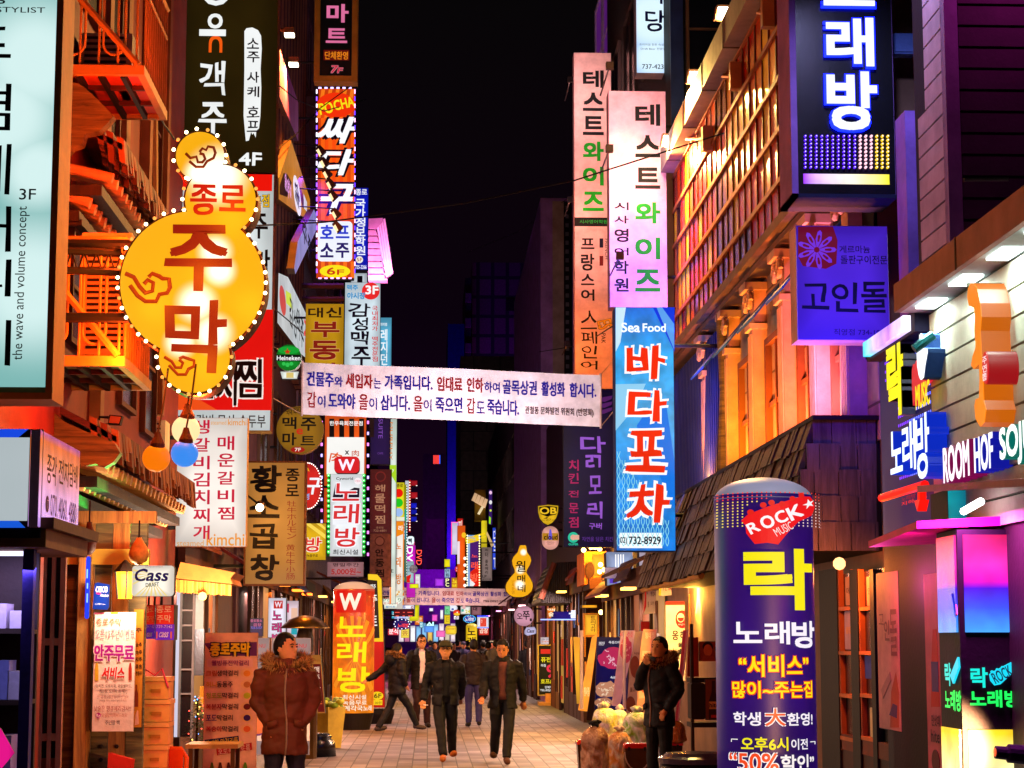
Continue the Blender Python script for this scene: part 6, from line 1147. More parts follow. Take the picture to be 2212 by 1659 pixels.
r, f = sign('olive street stand sign with red arrow, a big pink 9 and yellow Korean words', 232, 602, 450, 1025, 55, '#2a2408@.7', [('퓨전포차', 250, 700, 430, 745, '*e8d820', dict(b=.05)), ('아침', 250, 760, 292, 785, '*f0f0e8', dict(b=.03)), ('9', 298, 765, 368, 880, '*e83048', dict(b=.06)), ('시까지', 360, 855, 430, 882, '*f0f0e8', dict(b=.03)), ('호프&소주', 248, 890, 432, 932, '*e8d820', dict(b=.05)), ('단체석완비', 285, 950, 388, 972, '*f0f0f0', dict(b=.03)), ('TEL:02)722-2776', 243, 978, 430, 1000, '*f0f0f0', dict(b=.03)), ('·3층', 380, 635, 430, 655, '*f0f0e8', dict(b=.03)), ('·2층', 380, 662, 430, 682, '*f0f0e8', dict(b=.03))], T=.25, fm='b8a050', fw=.03, name='stand_sign', shapes=[('p', [(248, 632), (335, 632), (335, 618), (380, 652), (335, 686), (335, 672), (248, 672)], '*e02c20'), ('rr', (385, 790, 402, 840), '*20a050', .3), ('rr', (410, 790, 428, 840), '*c0c8d8', .3)])
m = MB(); a, c = PY(288, 1030, 55), PY(384, 1090, 55); m.box((a.x, 54.9, c.z), (c.x, 55.15, a.z + .05), 'c89048'); a, c = PY(230, 1090, 55), PY(452, 1115, 55); m.box((a.x, 54.6, 0), (c.x, 55.5, a.z), 'd09848'); m.make('pedestal', r)
sign('small white paper menu above the olive stand sign', 245, 528, 388, 592, 56, '#e8d8e0@.85', [('엄마 김치찌개 포장', 262, 540, 372, 556, '3a2a6a', dict(b=.02)), ('수제맥주 맛', 256, 560, 372, 576, '*e07020', dict(b=.04))], T=.05)
fr('f')
def awl(r, p, c, e): lamp('AREA', p, e, c, .6, Vector(p) - Vector((0, .5, 3)), r)
# shop front strips with lamps along both sides
for i, (X, D0, D1, z0, z1, c, e, lb) in enumerate((
    (-3.04, 24.4, 29, .2, 2.5, 'ffb060', 120, 'amber lit shop window at the foot of the dark narrow building'), (-3.0, 33.5, 39, .2, 2.7, 'ff9030', 150, 'orange lit shopfront under the bronze louvred building'),
    (-3.0, 40, 46.5, .2, 2.7, 'ff7020', 150, 'long orange shopfront beside the red inflatable column'), (-3.0, 48, 62, .2, 2.8, 'ffb050', 240, 'bright shopfront under the purple panelled offices'), (-3.1, 65, 92, .2, 3, 'ff60a0', 300, 'far pink lit row of shop windows'),
    (3.56, 30, 40, .2, 2.5, 'ffb850', 420, 'amber shopfront behind the standing banners'), (3.4, 43, 57, .2, 2.8, 'ffc050', 260, 'golden shopfront beyond the timber bar hut'), (3.3, 60, 76, .2, 2.8, 'ffb8c0', 250, 'pale pink shopfront under the lilac corner building'), (3.4, 80, 112, .2, 3, 'ff8ad0', 300, 'far pinkish shop windows on the right side'))):
    r = thing('shopfront', lb, 'shopfront', (X, (D0 + D1) / 2, 0)); f = left(X) if X < 0 else right(X); s_ = 1 if X < 0 else -1
    us = (D0, D1) if X < 0 else (-D1, -D0); m = MB(); g = MB(); q = MB(); rn = random.Random(i + 40); u = us[0]
    while u < us[1]:
        w = rn.uniform(.7, 1.9); ub = min(u + w, us[1]); k = rn.random(); g.slab(f, u, z0, ub, z1, 0, .02, '#%s@%.2f' % (rn.choice((c, 'ff7a28', 'ffb868', 'c86030')), rn.uniform(.3, .8)) if k > .3 else '~140c0a'); m.slab(f, u - .05, 0, u + .05, z1, .0, .07, '3a2014')
        for _ in range(rn.randint(1, 5)):
            a, z = rn.uniform(u, ub - .2), rn.uniform(.3, z1 - .6); q.slab(f, a, z, a + rn.uniform(.15, .5), z + rn.uniform(.2, .7), .02, .03 + rn.uniform(0, .02), rn.choice(('d8c0a0', 'c03020', 'e0a030', '8a2a18', 'f0e8e0', '204a90', '2a1410', '1a0c0a', '6a3a18')))
        if rn.random() < .6: m.slab(f, u, .0, ub, rn.uniform(.4, .9), .03, .06, rn.choice(('5a2c18', '3a1c14', '6a4424')))
        u = ub
    g.make('glazing', r); q.make('posters', r)
    m.slab(f, us[0], z1, us[1], z1 + .45, 0, .09, '4a2014'); m.make('frame', r)
    u = us[0]
    while u < us[1] - .5:
        ub = min(us[1], u + rn.uniform(1.5, 4)); d = rn.uniform(.1, .8); zc = z1 + rn.uniform(.0, .5); m = MB(); m.hexa([f.p(u, zc + .35, .09), f.p(ub, zc + .35, .09), f.p(ub, zc + .3, .09), f.p(u, zc + .3, .09), f.p(u, zc + .05, d), f.p(ub, zc + .05, d), f.p(ub, zc, d), f.p(u, zc, d)], rn.choice(('6a2a1a', '3a1c14', '2a3a6a', '8a5a2a', '5a1420', '1a1412'))); m.make('canopy', r); u = ub + rn.uniform(.1, .8)
    for k in range(2):
        y = D0 + (D1 - D0) * (k + .5) / 2; m = MB(); m.box((X + s_ * .3 - .1, y - .3, z1 + .05), (X + s_ * .3 + .1, y + .3, z1 + .09), '!%s@5' % c); m.make('lamp_strip', r)
        l = lamp('AREA', (X + s_ * .32, y, z1 + .02), e * .5, c if k else 'ffd6c0', (.3, min(4, (D1 - D0) * .3)), (X + s_ * 1.3, y, 0), r)
# ================================================================ far centre: the tangle of small signs
fr('c1')
sign('yellow traffic light pub sign with red, green and blue discs', 472, 55, 652, 905, 72, '#f4e420@1.0', [('종로', 480, 85, 620, 165, '2a2a08', dict(b=.03))], T=.3, wall=-3.2, shapes=[('e', (430, 195, 620, 385), '*e81808@1.1'), ('e', (430, 408, 620, 600), '*20c020@1.1'), ('e', (430, 625, 620, 815), '*98b8e8@1.1'), ('r', (472, 820, 652, 905), '*e8e8d0')])
sign('orange and white karaoke sign with orange letters below the traffic light sign', 470, 910, 640, 2880, 71, '#f4ece0@1.0', [('라', 515, 1010, 625, 1125, '*fff4e0', dict(b=.06)), ('노', 475, 1410, 580, 1525, '*e07a10', dict(b=.06)), ('래', 475, 1700, 580, 1930, '*e07a10', dict(b=.06)), ('방', 475, 2070, 580, 2310, '*e07a10', dict(b=.06))], T=.3, wall=-3.2, shapes=[('p', [(470, 915), (640, 915), (640, 1190), (470, 1260)], '*f08810'), ('r', (615, 1190, 640, 2880), '*f08a20')])
sign('olive and teal film strip sign edged with bulbs', 655, 100, 712, 2260, 73, '#5a8a70@.8', [], T=.3, shapes=[('r', (655, 100, 700, 640), '*8a8a10'), ('r', (655, 640, 700, 900), '*10a080'), ('r', (655, 1100, 700, 1300), '*308090')] + [('r', (698, 120 + i * 60, 712, 150 + i * 60), '*f0f0ff@1.5') for i in range(34)])
sign('white sign with a red bulb edge down its side', 665, 15, 750, 930, 78, '#e0e8f4@1.0', [], T=.3, shapes=[('r', (748, 0, 790, 1150), '*c01010@.9')] + [('e', (758, 40 + i * 62, 784, 66 + i * 62), '*fff0d0@2') for i in range(18)])
for i in range(5):
    y0, y1, c, lb = ((10, 130, 'a01420', 'uppermost dark red cube'), (270, 410, 'b01820', 'second dark red cube'), (510, 630, '1018c0', 'upper blue cube'), (650, 760, '0c14a0', 'middle blue cube'), (810, 920, '1018b0', 'lowest blue cube'))[i]
    sign('%s in the column of small lit cubes down the left side' % lb, 795, y0, 940 - (i > 1) * 15, y1, 80, '#%s@.9' % c, [], T=.6, name='cube_sign', group='small lit cubes on the left side', shapes=[('e', (905, y1 - 14, 940, y1 + 4), '*fff0f0@1.2')])
sign('white rounded glow sign with black letters above the pink disc room sign', 715, 1245, 865, 1430, 76, '!e8f8ff@1.2', [('빽', 735, 1290, 820, 1410, '10103a', dict(b=.06))], T=.2, shape='rr', rad=.35)
sign('magenta DVD room sign with big white rotated letters', 700, 1445, 895, 2600, 74, '#d818c8@.95', [('DVD', 705, 1470, 835, 1990, '*ffffff@1.1', dict(b=.05, rot=-90))], T=.3)
r = thing('neon_sign', 'red neon tube letters reading DVD beside the magenta sign', 'sign', PY(970, 1900, 73)); m = MB(); text(m, front(73), 'DVD', 915, 1550, 1035, 1880, '!ff5040@1.6', rot=-90, b=.01); m.make('neon_tube', r)
fr('c2')
sign('pale teal room soju sign with a red figure', 705, 140, 860, 620, 72, '#a8c8d0@.95', [('ROOM', 705, 215, 830, 250, '*107080', dict(b=.04)), ('SOJU', 705, 285, 800, 320, '*107080', dict(b=.04)), ('HOF', 730, 350, 800, 385, '*107080', dict(b=.04))], T=.3, shapes=[('p', [(700, 470), (800, 425), (790, 500), (770, 540), (780, 610), (700, 610)], '*e01810')])
sign('small greyish disc sign with chicken grill letters', 760, 220, 942, 400, 68, '#a89098@.8', [('닭갈비', 775, 285, 930, 350, '2a1a28', dict(b=.02)), ('숯불', 845, 250, 915, 280, '4a2a30')], T=.15, shape='e')
sign('white notice sign with thin red lines behind the disc', 885, 425, 1000, 730, 75, '#f0f0f0@1.0', [], T=.2, shapes=[('r', (905, 530 + i * 33, 970, 538 + i * 33), '*c07080') for i in range(4)])
sign('lemon yellow strip at the foot of the white notice', 768, 640, 968, 735, 70, '#e8e810@1.0', [], T=.2)
sign('yellow blank square sign on a far post', 1535, 92, 1662, 268, 95, '#f0e010@1.0', [], T=.25)
sign('pale blue comic room sign with dark letters', 1542, 305, 1660, 500, 95, '#a8d0f0@1.0', [('만', 1560, 320, 1640, 405, '10204a', dict(b=.05)), ('화', 1560, 410, 1645, 490, '10204a', dict(b=.05))], T=.25)
sign('dark sign with pale yellow PC letters', 1545, 515, 1660, 720, 95, '#180a30', [('P', 1562, 522, 1642, 612, '*f0f0a8@1.2', dict(b=.06)), ('C', 1560, 616, 1642, 700, '*f0f0a8@1.2', dict(b=.06))], T=.25)
sign('amber sign with a big yellow letter beside the PC sign', 1692, 500, 1866, 745, 92, '#d89018@.95', [('노', 1710, 530, 1850, 620, '*f8e020', dict(b=.06)), ('바', 1715, 640, 1850, 720, '*f8e020', dict(b=.06))], T=.25)
sign('pale pink narrow sign beside the tall orange sign', 1878, 420, 1960, 745, 96, '#d8b0c0@.9', [('제', 1900, 620, 1945, 670, '*c02040')], T=.25)
sign('small red swirl disc on an arm before the orange sign', 1765, 240, 1918, 388, 90, '#e83048@1.0', [('S', 1795, 270, 1890, 360, '*ffc0c0', dict(b=.02))], T=.15, shape='e')
fr('c3')
r, f = sign('tall violet karaoke sign with yellow script and red neon letters edged in bulbs', 105, -440, 390, 690, 86, '#4a1870@.9', [('Praha', 215, -600, 360, -130, '*f8d010', dict(b=.03, rot=-75)), ('노', 200, -10, 340, 50, '!ff5030@1.2', dict(b=.05)), ('래', 190, 150, 340, 315, '!ff5030@1.2', dict(b=.05)), ('방', 175, 405, 350, 590, '!ff6040@1.2', dict(b=.05))], T=.3, wall=3.5, shapes=[('r', (105, -440, 390, -320), '*5a9ad8'), ('r', (105, -440, 165, 690), '*90b0e0'), ('p', [(170, 380), (390, 200), (390, 690), (170, 690)], '*e02010'), ('p', [(165, 520), (280, 640), (240, 690), (165, 690)], '*f0f0f0')])
m = MB()
for i in range(20):
    y = -430 + i * 58
    for x in (105, 375): m.ell(f, x - 14, y - 18, x + 14, y + 18, 0, .06, '*fff0b0@2.2', 8)
m.make('bulb_edge', r)
sign('orange and white tall sign edged with round bulbs left of the violet karaoke sign', -115, -650, 60, 745, 88, '#f05a10@1.0', [], T=.3, shapes=[('e', (20, 40 + i * 150, 90, 110 + i * 150), '*fff0e0@1.5') for i in range(5)] + [('e', (-20, -500, 80, -380), '*f8c020'), ('r', (-115, -300, -60, 200), '*f0e0e8')])
sign('white sign with a red and blue neon outline behind the orange bulb sign', -240, -720, -100, -10, 92, '#e0d8f0@1.0', [], T=.3, shapes=[('r', (-250, -730, -235, -10), '*ff2080@1.6'), ('r', (-250, -730, -95, -715), '*ff50b0@1.6'), ('r', (-105, -730, -95, -640), '*5060ff@1.6')])
sign('greyish LP music cafe sign with black vertical letters', 425, -170, 655, 570, 80, '#98807a@.75', [(c, 500, y0, 565, y1, '181010', dict(b=.03)) for c, y0, y1 in (('피', -140, -80), ('터', -60, 45), ('폴', 105, 180), ('&', 195, 240), ('메', 260, 335), ('리', 350, 420))] + [('LP', 440, 445, 535, 500, '181010', dict(b=.03)), ('음악카페', 440, 520, 625, 558, '3a2424')], T=.25, wall=3.5)
sign('dark poster of a seated long haired figure on the far grey block', 720, -340, 1245, 90, 119, 'a08080', [], T=.1, shapes=[('e', (900, -330, 1050, -200), '1a0a10'), ('p', [(720, -120), (900, -180), (1050, -180), (1120, 90), (720, 90)], '2a1018'), ('p', [(930, -180), (1060, -180), (1080, 40), (1000, 60)], '7a4a44')], name='poster', cat='poster')
sign('whitish LP shop strip below the dark poster', 710, 95, 1110, 180, 119.5, '#a89890@.7', [('LP 구멍가게', 805, 112, 1100, 165, '2a1818', dict(b=.03))], T=.2)
sign('dim violet sign with a half hidden maroon letter over the second street banner', 690, 545, 930, 740, 112, '#3a1440@.8', [('종', 775, 560, 880, 720, '*6a1018', dict(b=.05))], T=.3)
for i, (y0, y1, n, c, tx, k) in enumerate(((1130, 1190, '8', '#7a8a18@.7', '', '2a2a08'), (1205, 1325, '7', '#a89a80@.75', '현민출판사', '4a3a30'), (1360, 1470, '6', '#8a3020@.5', '', '2a0a08'), (1500, 1630, '5', '#a89a88@.75', 'SOLDESK', '101010'), (1650, 1760, '4', '#1838a8@.8', 'AIFA 유리원', '*e0e8f8'), (1780, 1860, '3', '#281a60@.8', 'INSIDE KOREA', '*c0c0e0'))):
    sign('directory plate for floor %s on the far office block' % n, 750, y0, 1190, y1, 110, c, [(n, 690, y0 + 20, 735, y1 - 20, '*e0d0d0', dict(b=.04))] + ([(tx, 870 if i != 4 else 790, y0 + 35, 1150, y1 - 35, k, dict(b=.04))] if tx else []), T=.15, shapes=[('r', (672, y0, 745, y1), '*1a1a70@.7')] + ([('p', [(780, 1580), (820, 1510), (860, 1580), (820, 1600)], '7a1018')] if n == '5' else []), group='floor plates of the far office block', name='directory_plate')
sign('red box sign jutting beside the floor directory', 895, 1350, 1170, 1510, 100, '#c01010@.9', [], T=.3, shapes=[('r', (895, 1350, 955, 1510), '*d890c0')])
sign('blue oval karaoke sign ringed by dots', 15, 1325, 300, 1505, 88, '#0a28a0@1.0', [('노래방', 55, 1385, 255, 1465, '*f0f8ff', dict(b=.03)), ('최신', 100, 1350, 190, 1380, '*f0f8ff')], T=.2, shape='e', shapes=[('e', (157 + 132 * math.cos(a) - 9, 1415 + 80 * math.sin(a) - 9, 157 + 132 * math.cos(a) + 9, 1415 + 80 * math.sin(a) + 9), '*40d0ff@1.5') for a in [k * .2856 for k in range(22)]])
sign('white sign box with a red panel and blue light rim', 325, 1370, 580, 1600, 90, '#e8f0ff@1.0', [('전', 405, 1430, 440, 1500, '*ffd0c0')], T=.3, shapes=[('r', (390, 1395, 530, 1585), '*d83018'), ('r', (325, 1340, 580, 1368), '*2040ff@1.5'), ('r', (325, 1600, 580, 1620), '*6080ff@1.5')])
sign('mauve sign with a dark letter below the second street banner', 200, 1145, 420, 1330, 98, '#a87078@.7', [('대', 235, 1150, 325, 1235, '1a0c10', dict(b=.05))], T=.2)
fr('c2')
sign('small green 24 hour shop sign under the second banner', 1540, 1125, 1662, 1320, 97, '#80e0a0@1.0', [('부다', 1565, 1190, 1630, 1300, '*108020', dict(b=.04))], T=.2)
sign('tall yellow sign under the small green sign', 1532, 1325, 1662, 1530, 97, '#f0d020@1.0', [('호프', 1570, 1370, 1630, 1480, '*6a5010')], T=.2)
sign('white collage sign with a yellow 24', 1895, 1140, 2110, 1310, 97, '#f0f0e8@1.0', [('24', 2000, 1215, 2105, 1290, '*d8c810', dict(b=.06))], T=.2, shapes=[('e', (1930, 1120, 2010, 1200), '*e8b0b0'), ('p', [(1910, 1210), (1960, 1190), (1970, 1250), (1915, 1260)], '*40b0a0')])
sign('round white sign with blue mark under the second banner', 1615, 1100, 1830, 1245, 99, '#f0f4ff@1.0', [], T=.2, shape='e', shapes=[('e', (1690, 1180, 1750, 1220), '*3050b0')])
sign('red and yellow ball lamp sign among the small signs', 1728, 1210, 1885, 1345, 94, '#e83818@1.0', [], T=.4, shape='e', shapes=[('e', (1745, 1280, 1880, 1345), '*f0c020'), ('e', (1805, 1255, 1835, 1285), '*f8f0e0')])
sign('white n shaped neon board between small signs', 1745, 1350, 1860, 1430, 94, '#140a40', [('n', 1750, 1352, 1800, 1425, '!ffffff@1.4', dict(b=.08)), ('콩', 1812, 1355, 1860, 1425, '!fff0f8@1.3', dict(b=.05))], T=.2)
r, f = sign('dark blue oval karaoke sign with red neon letters on the left side', 395, 1400, 795, 1659, 66, '#14106a@.9', [('노래방', 505, 1515, 745, 1605, '!ff4030@1.3', dict(b=.03, sk=.1)), ('최신시설', 550, 1465, 700, 1495, '*c02828')], T=.25, shape='e', wall=-3.2, shapes=[('e', (595 + 170 * math.cos(a) - 12, 1530 + 105 * math.sin(a) - 12, 595 + 170 * math.cos(a) + 12, 1530 + 105 * math.sin(a) + 12), '*f0f0ff@1.8') for a in [k * .5236 for k in range(12)]])
sign('maroon message board with red dashes above the dark blue oval sign', 415, 1195, 870, 1360, 67, '#5a0a18@.8', [], T=.3, wall=-3.2, shapes=[('r', (a, b, c, b + 18), '*f05040@1.3') for a, b, c in ((440, 1262, 545), (620, 1262, 660), (720, 1262, 830), (460, 1340, 525), (610, 1340, 660), (735, 1340, 830))])
sign('white sign with swirl beside the maroon message board', 610, 1110, 870, 1195, 68, '#f0f0ff@1.05', [('e', 790, 1130, 850, 1190, '*a01838', dict(b=.02)), ('두', 615, 1115, 680, 1190, '*2030a0', dict(b=.05))], T=.2)
sign('bright yellow L shaped sign wrapping the maroon message board', 870, 1110, 980, 1640, 70, '#e8e018@1.0', [], T=.2, shape=[(890, 1110), (980, 1110), (970, 1450), (760, 1470), (760, 1370), (880, 1360)])
sign('white strip of small blue letters under the maroon board', 425, 1360, 755, 1415, 66.5, '#e0e8ff@1.0', [('88 생맥주', 430, 1368, 700, 1410, '*5060d8', dict(b=.04))], T=.2)
sign('white neon fish grill sign on the violet end wall', 1125, 1470, 1310, 1640, 150, '0a0430', [('쉬', 1140, 1480, 1300, 1635, '!c0f8ff@1.6', dict(b=.07))], T=.3)
sign('small cyan sign beside the yellow L shaped sign', 985, 1480, 1070, 1610, 72, '#20a8c8@.9', [('밥', 1000, 1490, 1058, 1600, '*e0ffff', dict(b=.05))], T=.2)
sign('bowl shaped white skewer grill sign with green, red and blue letters', 100, 900, 655, 1195, 62, '#eef4e4@1.0', [('やきとり', 145, 955, 575, 1030, '*107848', dict(b=.02)), ('꼬치구이', 180, 1045, 505, 1100, '*d03028', dict(b=.02)), ('활어회', 240, 1125, 445, 1170, '*2080c0', dict(b=.03))], T=.2, wall=-3.2, shape=[(100, 975), (340, 975), (345, 905), (655, 905), (600, 1030), (490, 1110), (480, 1190), (205, 1190), (200, 1100), (110, 1030)])
m = MB(); f = front(61.9)
for i in range(3): m.prism(f, [(345 + i * 110, 905), (520 + i * 40, 770 - i * 5), (560 + i * 40, 790), (420 + i * 90, 905)], -.15, 0, '#f0ead0')
for x, y in ((390, 880), (440, 840), (500, 870), (460, 895), (530, 820), (430, 915)): m.ell(f, x - 22, y - 22, x + 22, y + 22, 0, .02, '*e0a030', 10)
solo(m, 'skewer_sign', 'lit skewer shapes standing in the bowl shaped grill sign', 'sign')
fr('c4')
r = thing('shop_tower_sign', 'tall amber lit shop pylon with cream book shaped blocks', 'sign', PY(440, 1500, 100)); f = front(100)
m = MB(); m.rect(f, 270, 215, 510, 900, -1, 0, '8a6a08').rect(f, 430, 900, 540, 1500, -1, .0, '#e8d020@1.0'); m.make('pylon', r); m = MB()
for i in range(4): m.prism(f, [(200 + i * 75, 450 + i * 45), (265 + i * 75, 300 + i * 40), (330 + i * 75, 330 + i * 40), (275 + i * 75, 490 + i * 45)], 0, .5, '#f0c090@1.0')
m.prism(f, [(330, 750), (440, 550), (500, 560), (380, 770)], 0, .4, '#f0d8a8'); m.prism(f, [(540, 1150), (690, 1450), (640, 1490), (530, 1200)], 0, .4, '#e8c080@.9'); m.make('blocks', r)
sign('purple and lime patterned strip sign beside the amber pylon', 582, 215, 660, 990, 101, '#3a1a6a@.9', [], T=.4, shapes=[('e', (590, 240, 655, 320), '*f0c0e8'), ('e', (590, 450, 655, 540), '*f0f0f0'), ('e', (600, 650, 645, 700), '*d8f040'), ('p', [(590, 800), (630, 840), (620, 980), (585, 960)], '*a0e810')])
fr('c2')
sign('yellow round topped inflatable with a bear shape far down the street', 1560, 1560, 1805, 1760, 90, '#e8c020@1.0', [('야바위뽑기', 1600, 1620, 1780, 1655, '*a07010', dict(b=.03))], T=.8, shape='rr', rad=.3)
# inflatable columns
fr('f')
def inflatable(label, x0, x1, yt, yb, D, body, dome, shapes, texts, lean=0, base='1a1210', lit=True):
    a, c = PY(x0, 1300, D), PY(x1, 1300, D); rad = (c.x - a.x) / 2; cx = (a.x + c.x) / 2; zt = PY(0, yt, D).z; zb = max(.06, PY(0, yb, D).z)
    r = thing('inflatable_column', label, 'inflatable sign', (cx, D + rad, 0)); ctr = Vector((cx, D + rad, 0)); m = MB(); h = rad * .38
    prof = [(rad, zb)] + [(rad, zb + (zt - h - zb) * i / 14) for i in range(1, 15)]; m.lathe(ctr, prof, body, 48); m.make('skin', r, smooth=True)
    m = MB(); m.lathe(ctr, [(max(.004, rad * 1.002 * math.cos(i * .1745)), zt - h - .03 + (h + .03) * math.sin(i * .1745)) for i in range(10)], dome, 48); m.make('dome', r, smooth=True)
    m = MB(); m.lathe(ctr, [(rad * .82, 0), (rad * 1.02, zb * .98), (rad * .96, zb)], base, 32); m.make('base', r)
    layers(r, Cyl(ctr, rad), shapes, texts, .006); return r
fr('t32')
gtr = [(-165, 1225), (-195, 1180), (-150, 1130), (0, 1060), (250, 970), (330, 968), (365, 1010), (372, 1060), (345, 1130), (230, 1190), (150, 1280), (70, 1390), (-10, 1375), (-100, 1385), (-160, 1290)]
dots = []
for i in range(24):
    for j in range(12): dots.append((-385 + i * 37, 938 + j * 26, j, i))
r = inflatable('large purple inflatable rock karaoke column with yellow and white Korean words', -398, 466, 775, 3350, 14, '#3a1288@.55', '#a8a8c4@.6', [('e', (x - 6, y - 6, x + 6, y + 6), '*f04030' if j < 3 else '*f0d860' if i < 14 else '*f0d0d0') for x, y, j, i in dots if not (-200 < x < 380 and y > 950 and abs(y - (1160 - (x + 100) * .42)) < 130)] + [('p', gtr, '*e8181c@.95')] + [('e', (x - 24, y - 24, x + 24, y + 24), '*d82018') for x, y in ((-130, 1110), (-40, 1050), (20, 1030), (100, 1040), (180, 995), (252, 962))],
    [('R', -150, 1195, -70, 1290, '*f4f0f4', dict(b=.06, rot=26)), ('O', -60, 1140, 40, 1250, '*f4f0f4', dict(b=.06, rot=26)), ('C', 45, 1100, 135, 1205, '*f4f0f4', dict(b=.06, rot=26)), ('K', 140, 1050, 260, 1165, '*f4f0f4', dict(b=.06, rot=26)), ('★', 260, 990, 365, 1065, '*f4f0f4', dict(rot=20)), ('MUSIC', 35, 1220, 185, 1290, '*f0e0e0', dict(rot=28)),
     ('락', -175, 1425, 345, 1955, '*f0e814@1.0', dict(b=.065))] + [(t, x0, y0 + 768, x1, y1 + 768, k, d) for t, x0, y0, x1, y1, k, d in (
         ('노래방', -258, 1160 - 768 + 0, 418, 0, 'x', {}),)][:0])
fr('f'); C = Cyl(Vector((PY(1667.5, 1300, 14).x, 14 + (PY(1775, 1300, 14).x - PY(1560, 1300, 14).x) / 2, 0)), (PY(1775, 1300, 14).x - PY(1560, 1300, 14).x) / 2)
layers(r, C, [('l', [(1590, 1604), (1590, 1598), (1601, 1598)], '*f0f0f0', 1.0), ('l', [(1764, 1610), (1764, 1604), (1752, 1604)], '*f0f0f0', 1.0)], [('노', 1593, 1343, 1647, 1389, '*f4f0fa', dict(b=.055)), ('래', 1652, 1342, 1704, 1392, '*f4f0fa', dict(b=.055)), ('방', 1708, 1341, 1763, 1400, '*f4f0fa', dict(b=.055)),
    ('“서비스”', 1603, 1414, 1746, 1462, '*f8e018', dict(b=.04, out=('*e84010', .035))), ('많이~주는집', 1592, 1471, 1755, 1508, '*f8e018', dict(b=.035, out=('*e84010', .05))), ('학생', 1594, 1538, 1645, 1568, '*f4f0fa', dict(b=.04)), ('大', 1653, 1530, 1694, 1568, '*e85018', dict(b=.03, out=('*f8f0f0', .04))), ('환영!', 1697, 1540, 1755, 1568, '*f4f0fa', dict(b=.04)),
    ('오후6시', 1608, 1592, 1700, 1622, '*f0e814', dict(b=.04)), ('이전', 1706, 1596, 1743, 1620, '*f4f0fa', dict(b=.03)), ('“50%', 1588, 1627, 1680, 1668, '*f04818', dict(b=.035, out=('*f8f4f4', .04))), ('할인”', 1684, 1630, 1758, 1668, '*f8f4f4', dict(b=.04))], .02)
fr('f')
D = 39.5
inflatable('red orange inflatable karaoke column with a white W badge and yellow letters', 718, 808, 1254, 1542, D, gradmat('w_skin', ((0, 'f08010'), (.45, 'f06808'), (.75, 'e83c0c'), (1, 'e02408')), .4, 2.9, .95), '#f0b088@.9', [('rr', (726, 1275, 790, 1323), '*d81810', .1)] + [('p', [(765, 1420), (765 + 60 * math.cos(a), 1420 + 90 * math.sin(a)), (765 + 60 * math.cos(a + .13), 1420 + 90 * math.sin(a + .13))], '*f89020@.95') for a in [k * .2856 for k in range(22)] if abs(math.cos(a)) < .75],
    [('W', 734, 1281, 780, 1318, '*fff0d8', dict(b=.07)), ('노', 728, 1332, 790, 1376, '*f8e810', dict(b=.05, sk=.05)), ('래', 728, 1386, 790, 1432, '*f8e810', dict(b=.05, sk=.05)), ('방', 730, 1440, 797, 1496, '*f8e810', dict(b=.05, sk=.05)), ('최신시설', 740, 1501, 790, 1511, '*fff0d8', dict(b=.03)), ('녹음무료', 741, 1513, 791, 1523, '*fff0d8', dict(b=.03)), ('세계각국노래', 732, 1524, 801, 1536, '*fff0d8', dict(b=.03))])
sign('yellow and black lower half hidden inflatable panel of the beer mart with red foot', 795, 1240, 829, 1528, 42.5, '#d81810@.95', [('맥주', 800, 1262, 812, 1272, '*f0f0f0', dict(b=.03)), ('주', 800, 1285, 815, 1304, '*f0f0f0', dict(b=.05)), ('트', 802, 1330, 815, 1352, '*f0f0f0', dict(b=.05)), ('6F', 808, 1498, 824, 1508, '3a2a08', dict(b=.04)), ('00원', 810, 1515, 824, 1521, '3a2a08')], T=.7, shape=[(795, 1240), (815, 1241), (824, 1252), (829, 1390), (831, 1528), (795, 1528)], shapes=[('p', [(795, 1240), (815, 1241), (824, 1252), (828, 1386), (795, 1386)], '*f0c818'), ('p', [(795, 1252), (815, 1254), (820, 1378), (795, 1380)], '140806'), ('e', (802, 1494, 828, 1512), '*f0c818'), ('r', (806, 1512, 826, 1523), '*f0c818')], name='inflatable_column')
r = thing('weight_tub', 'black round weight tub under the half hidden inflatable panel', 'tub', (-1.1, 43, 0)); m = MB(); c = PY(815, 1545, 42.8); m.lathe((c.x, 42.8, 0), [(.3, 0), (.36, .2), (.36, .3)], '1a1210', 20); m.make('tub', r)
inflatable('slim yellow inflatable karaoke column with black letters far down the street', 1007, 1031, 1346, 1420, 88, '#f0c818@1.0', '#f0d860', [], [('노', 1010, 1356, 1027, 1372, '2a1404', dict(b=.05)), ('래', 1010, 1376, 1027, 1392, '2a1404', dict(b=.05)), ('방', 1010, 1396, 1027, 1412, '2a1404', dict(b=.05)), ('프라하', 1008, 1349, 1025, 1354, '*b07818')])
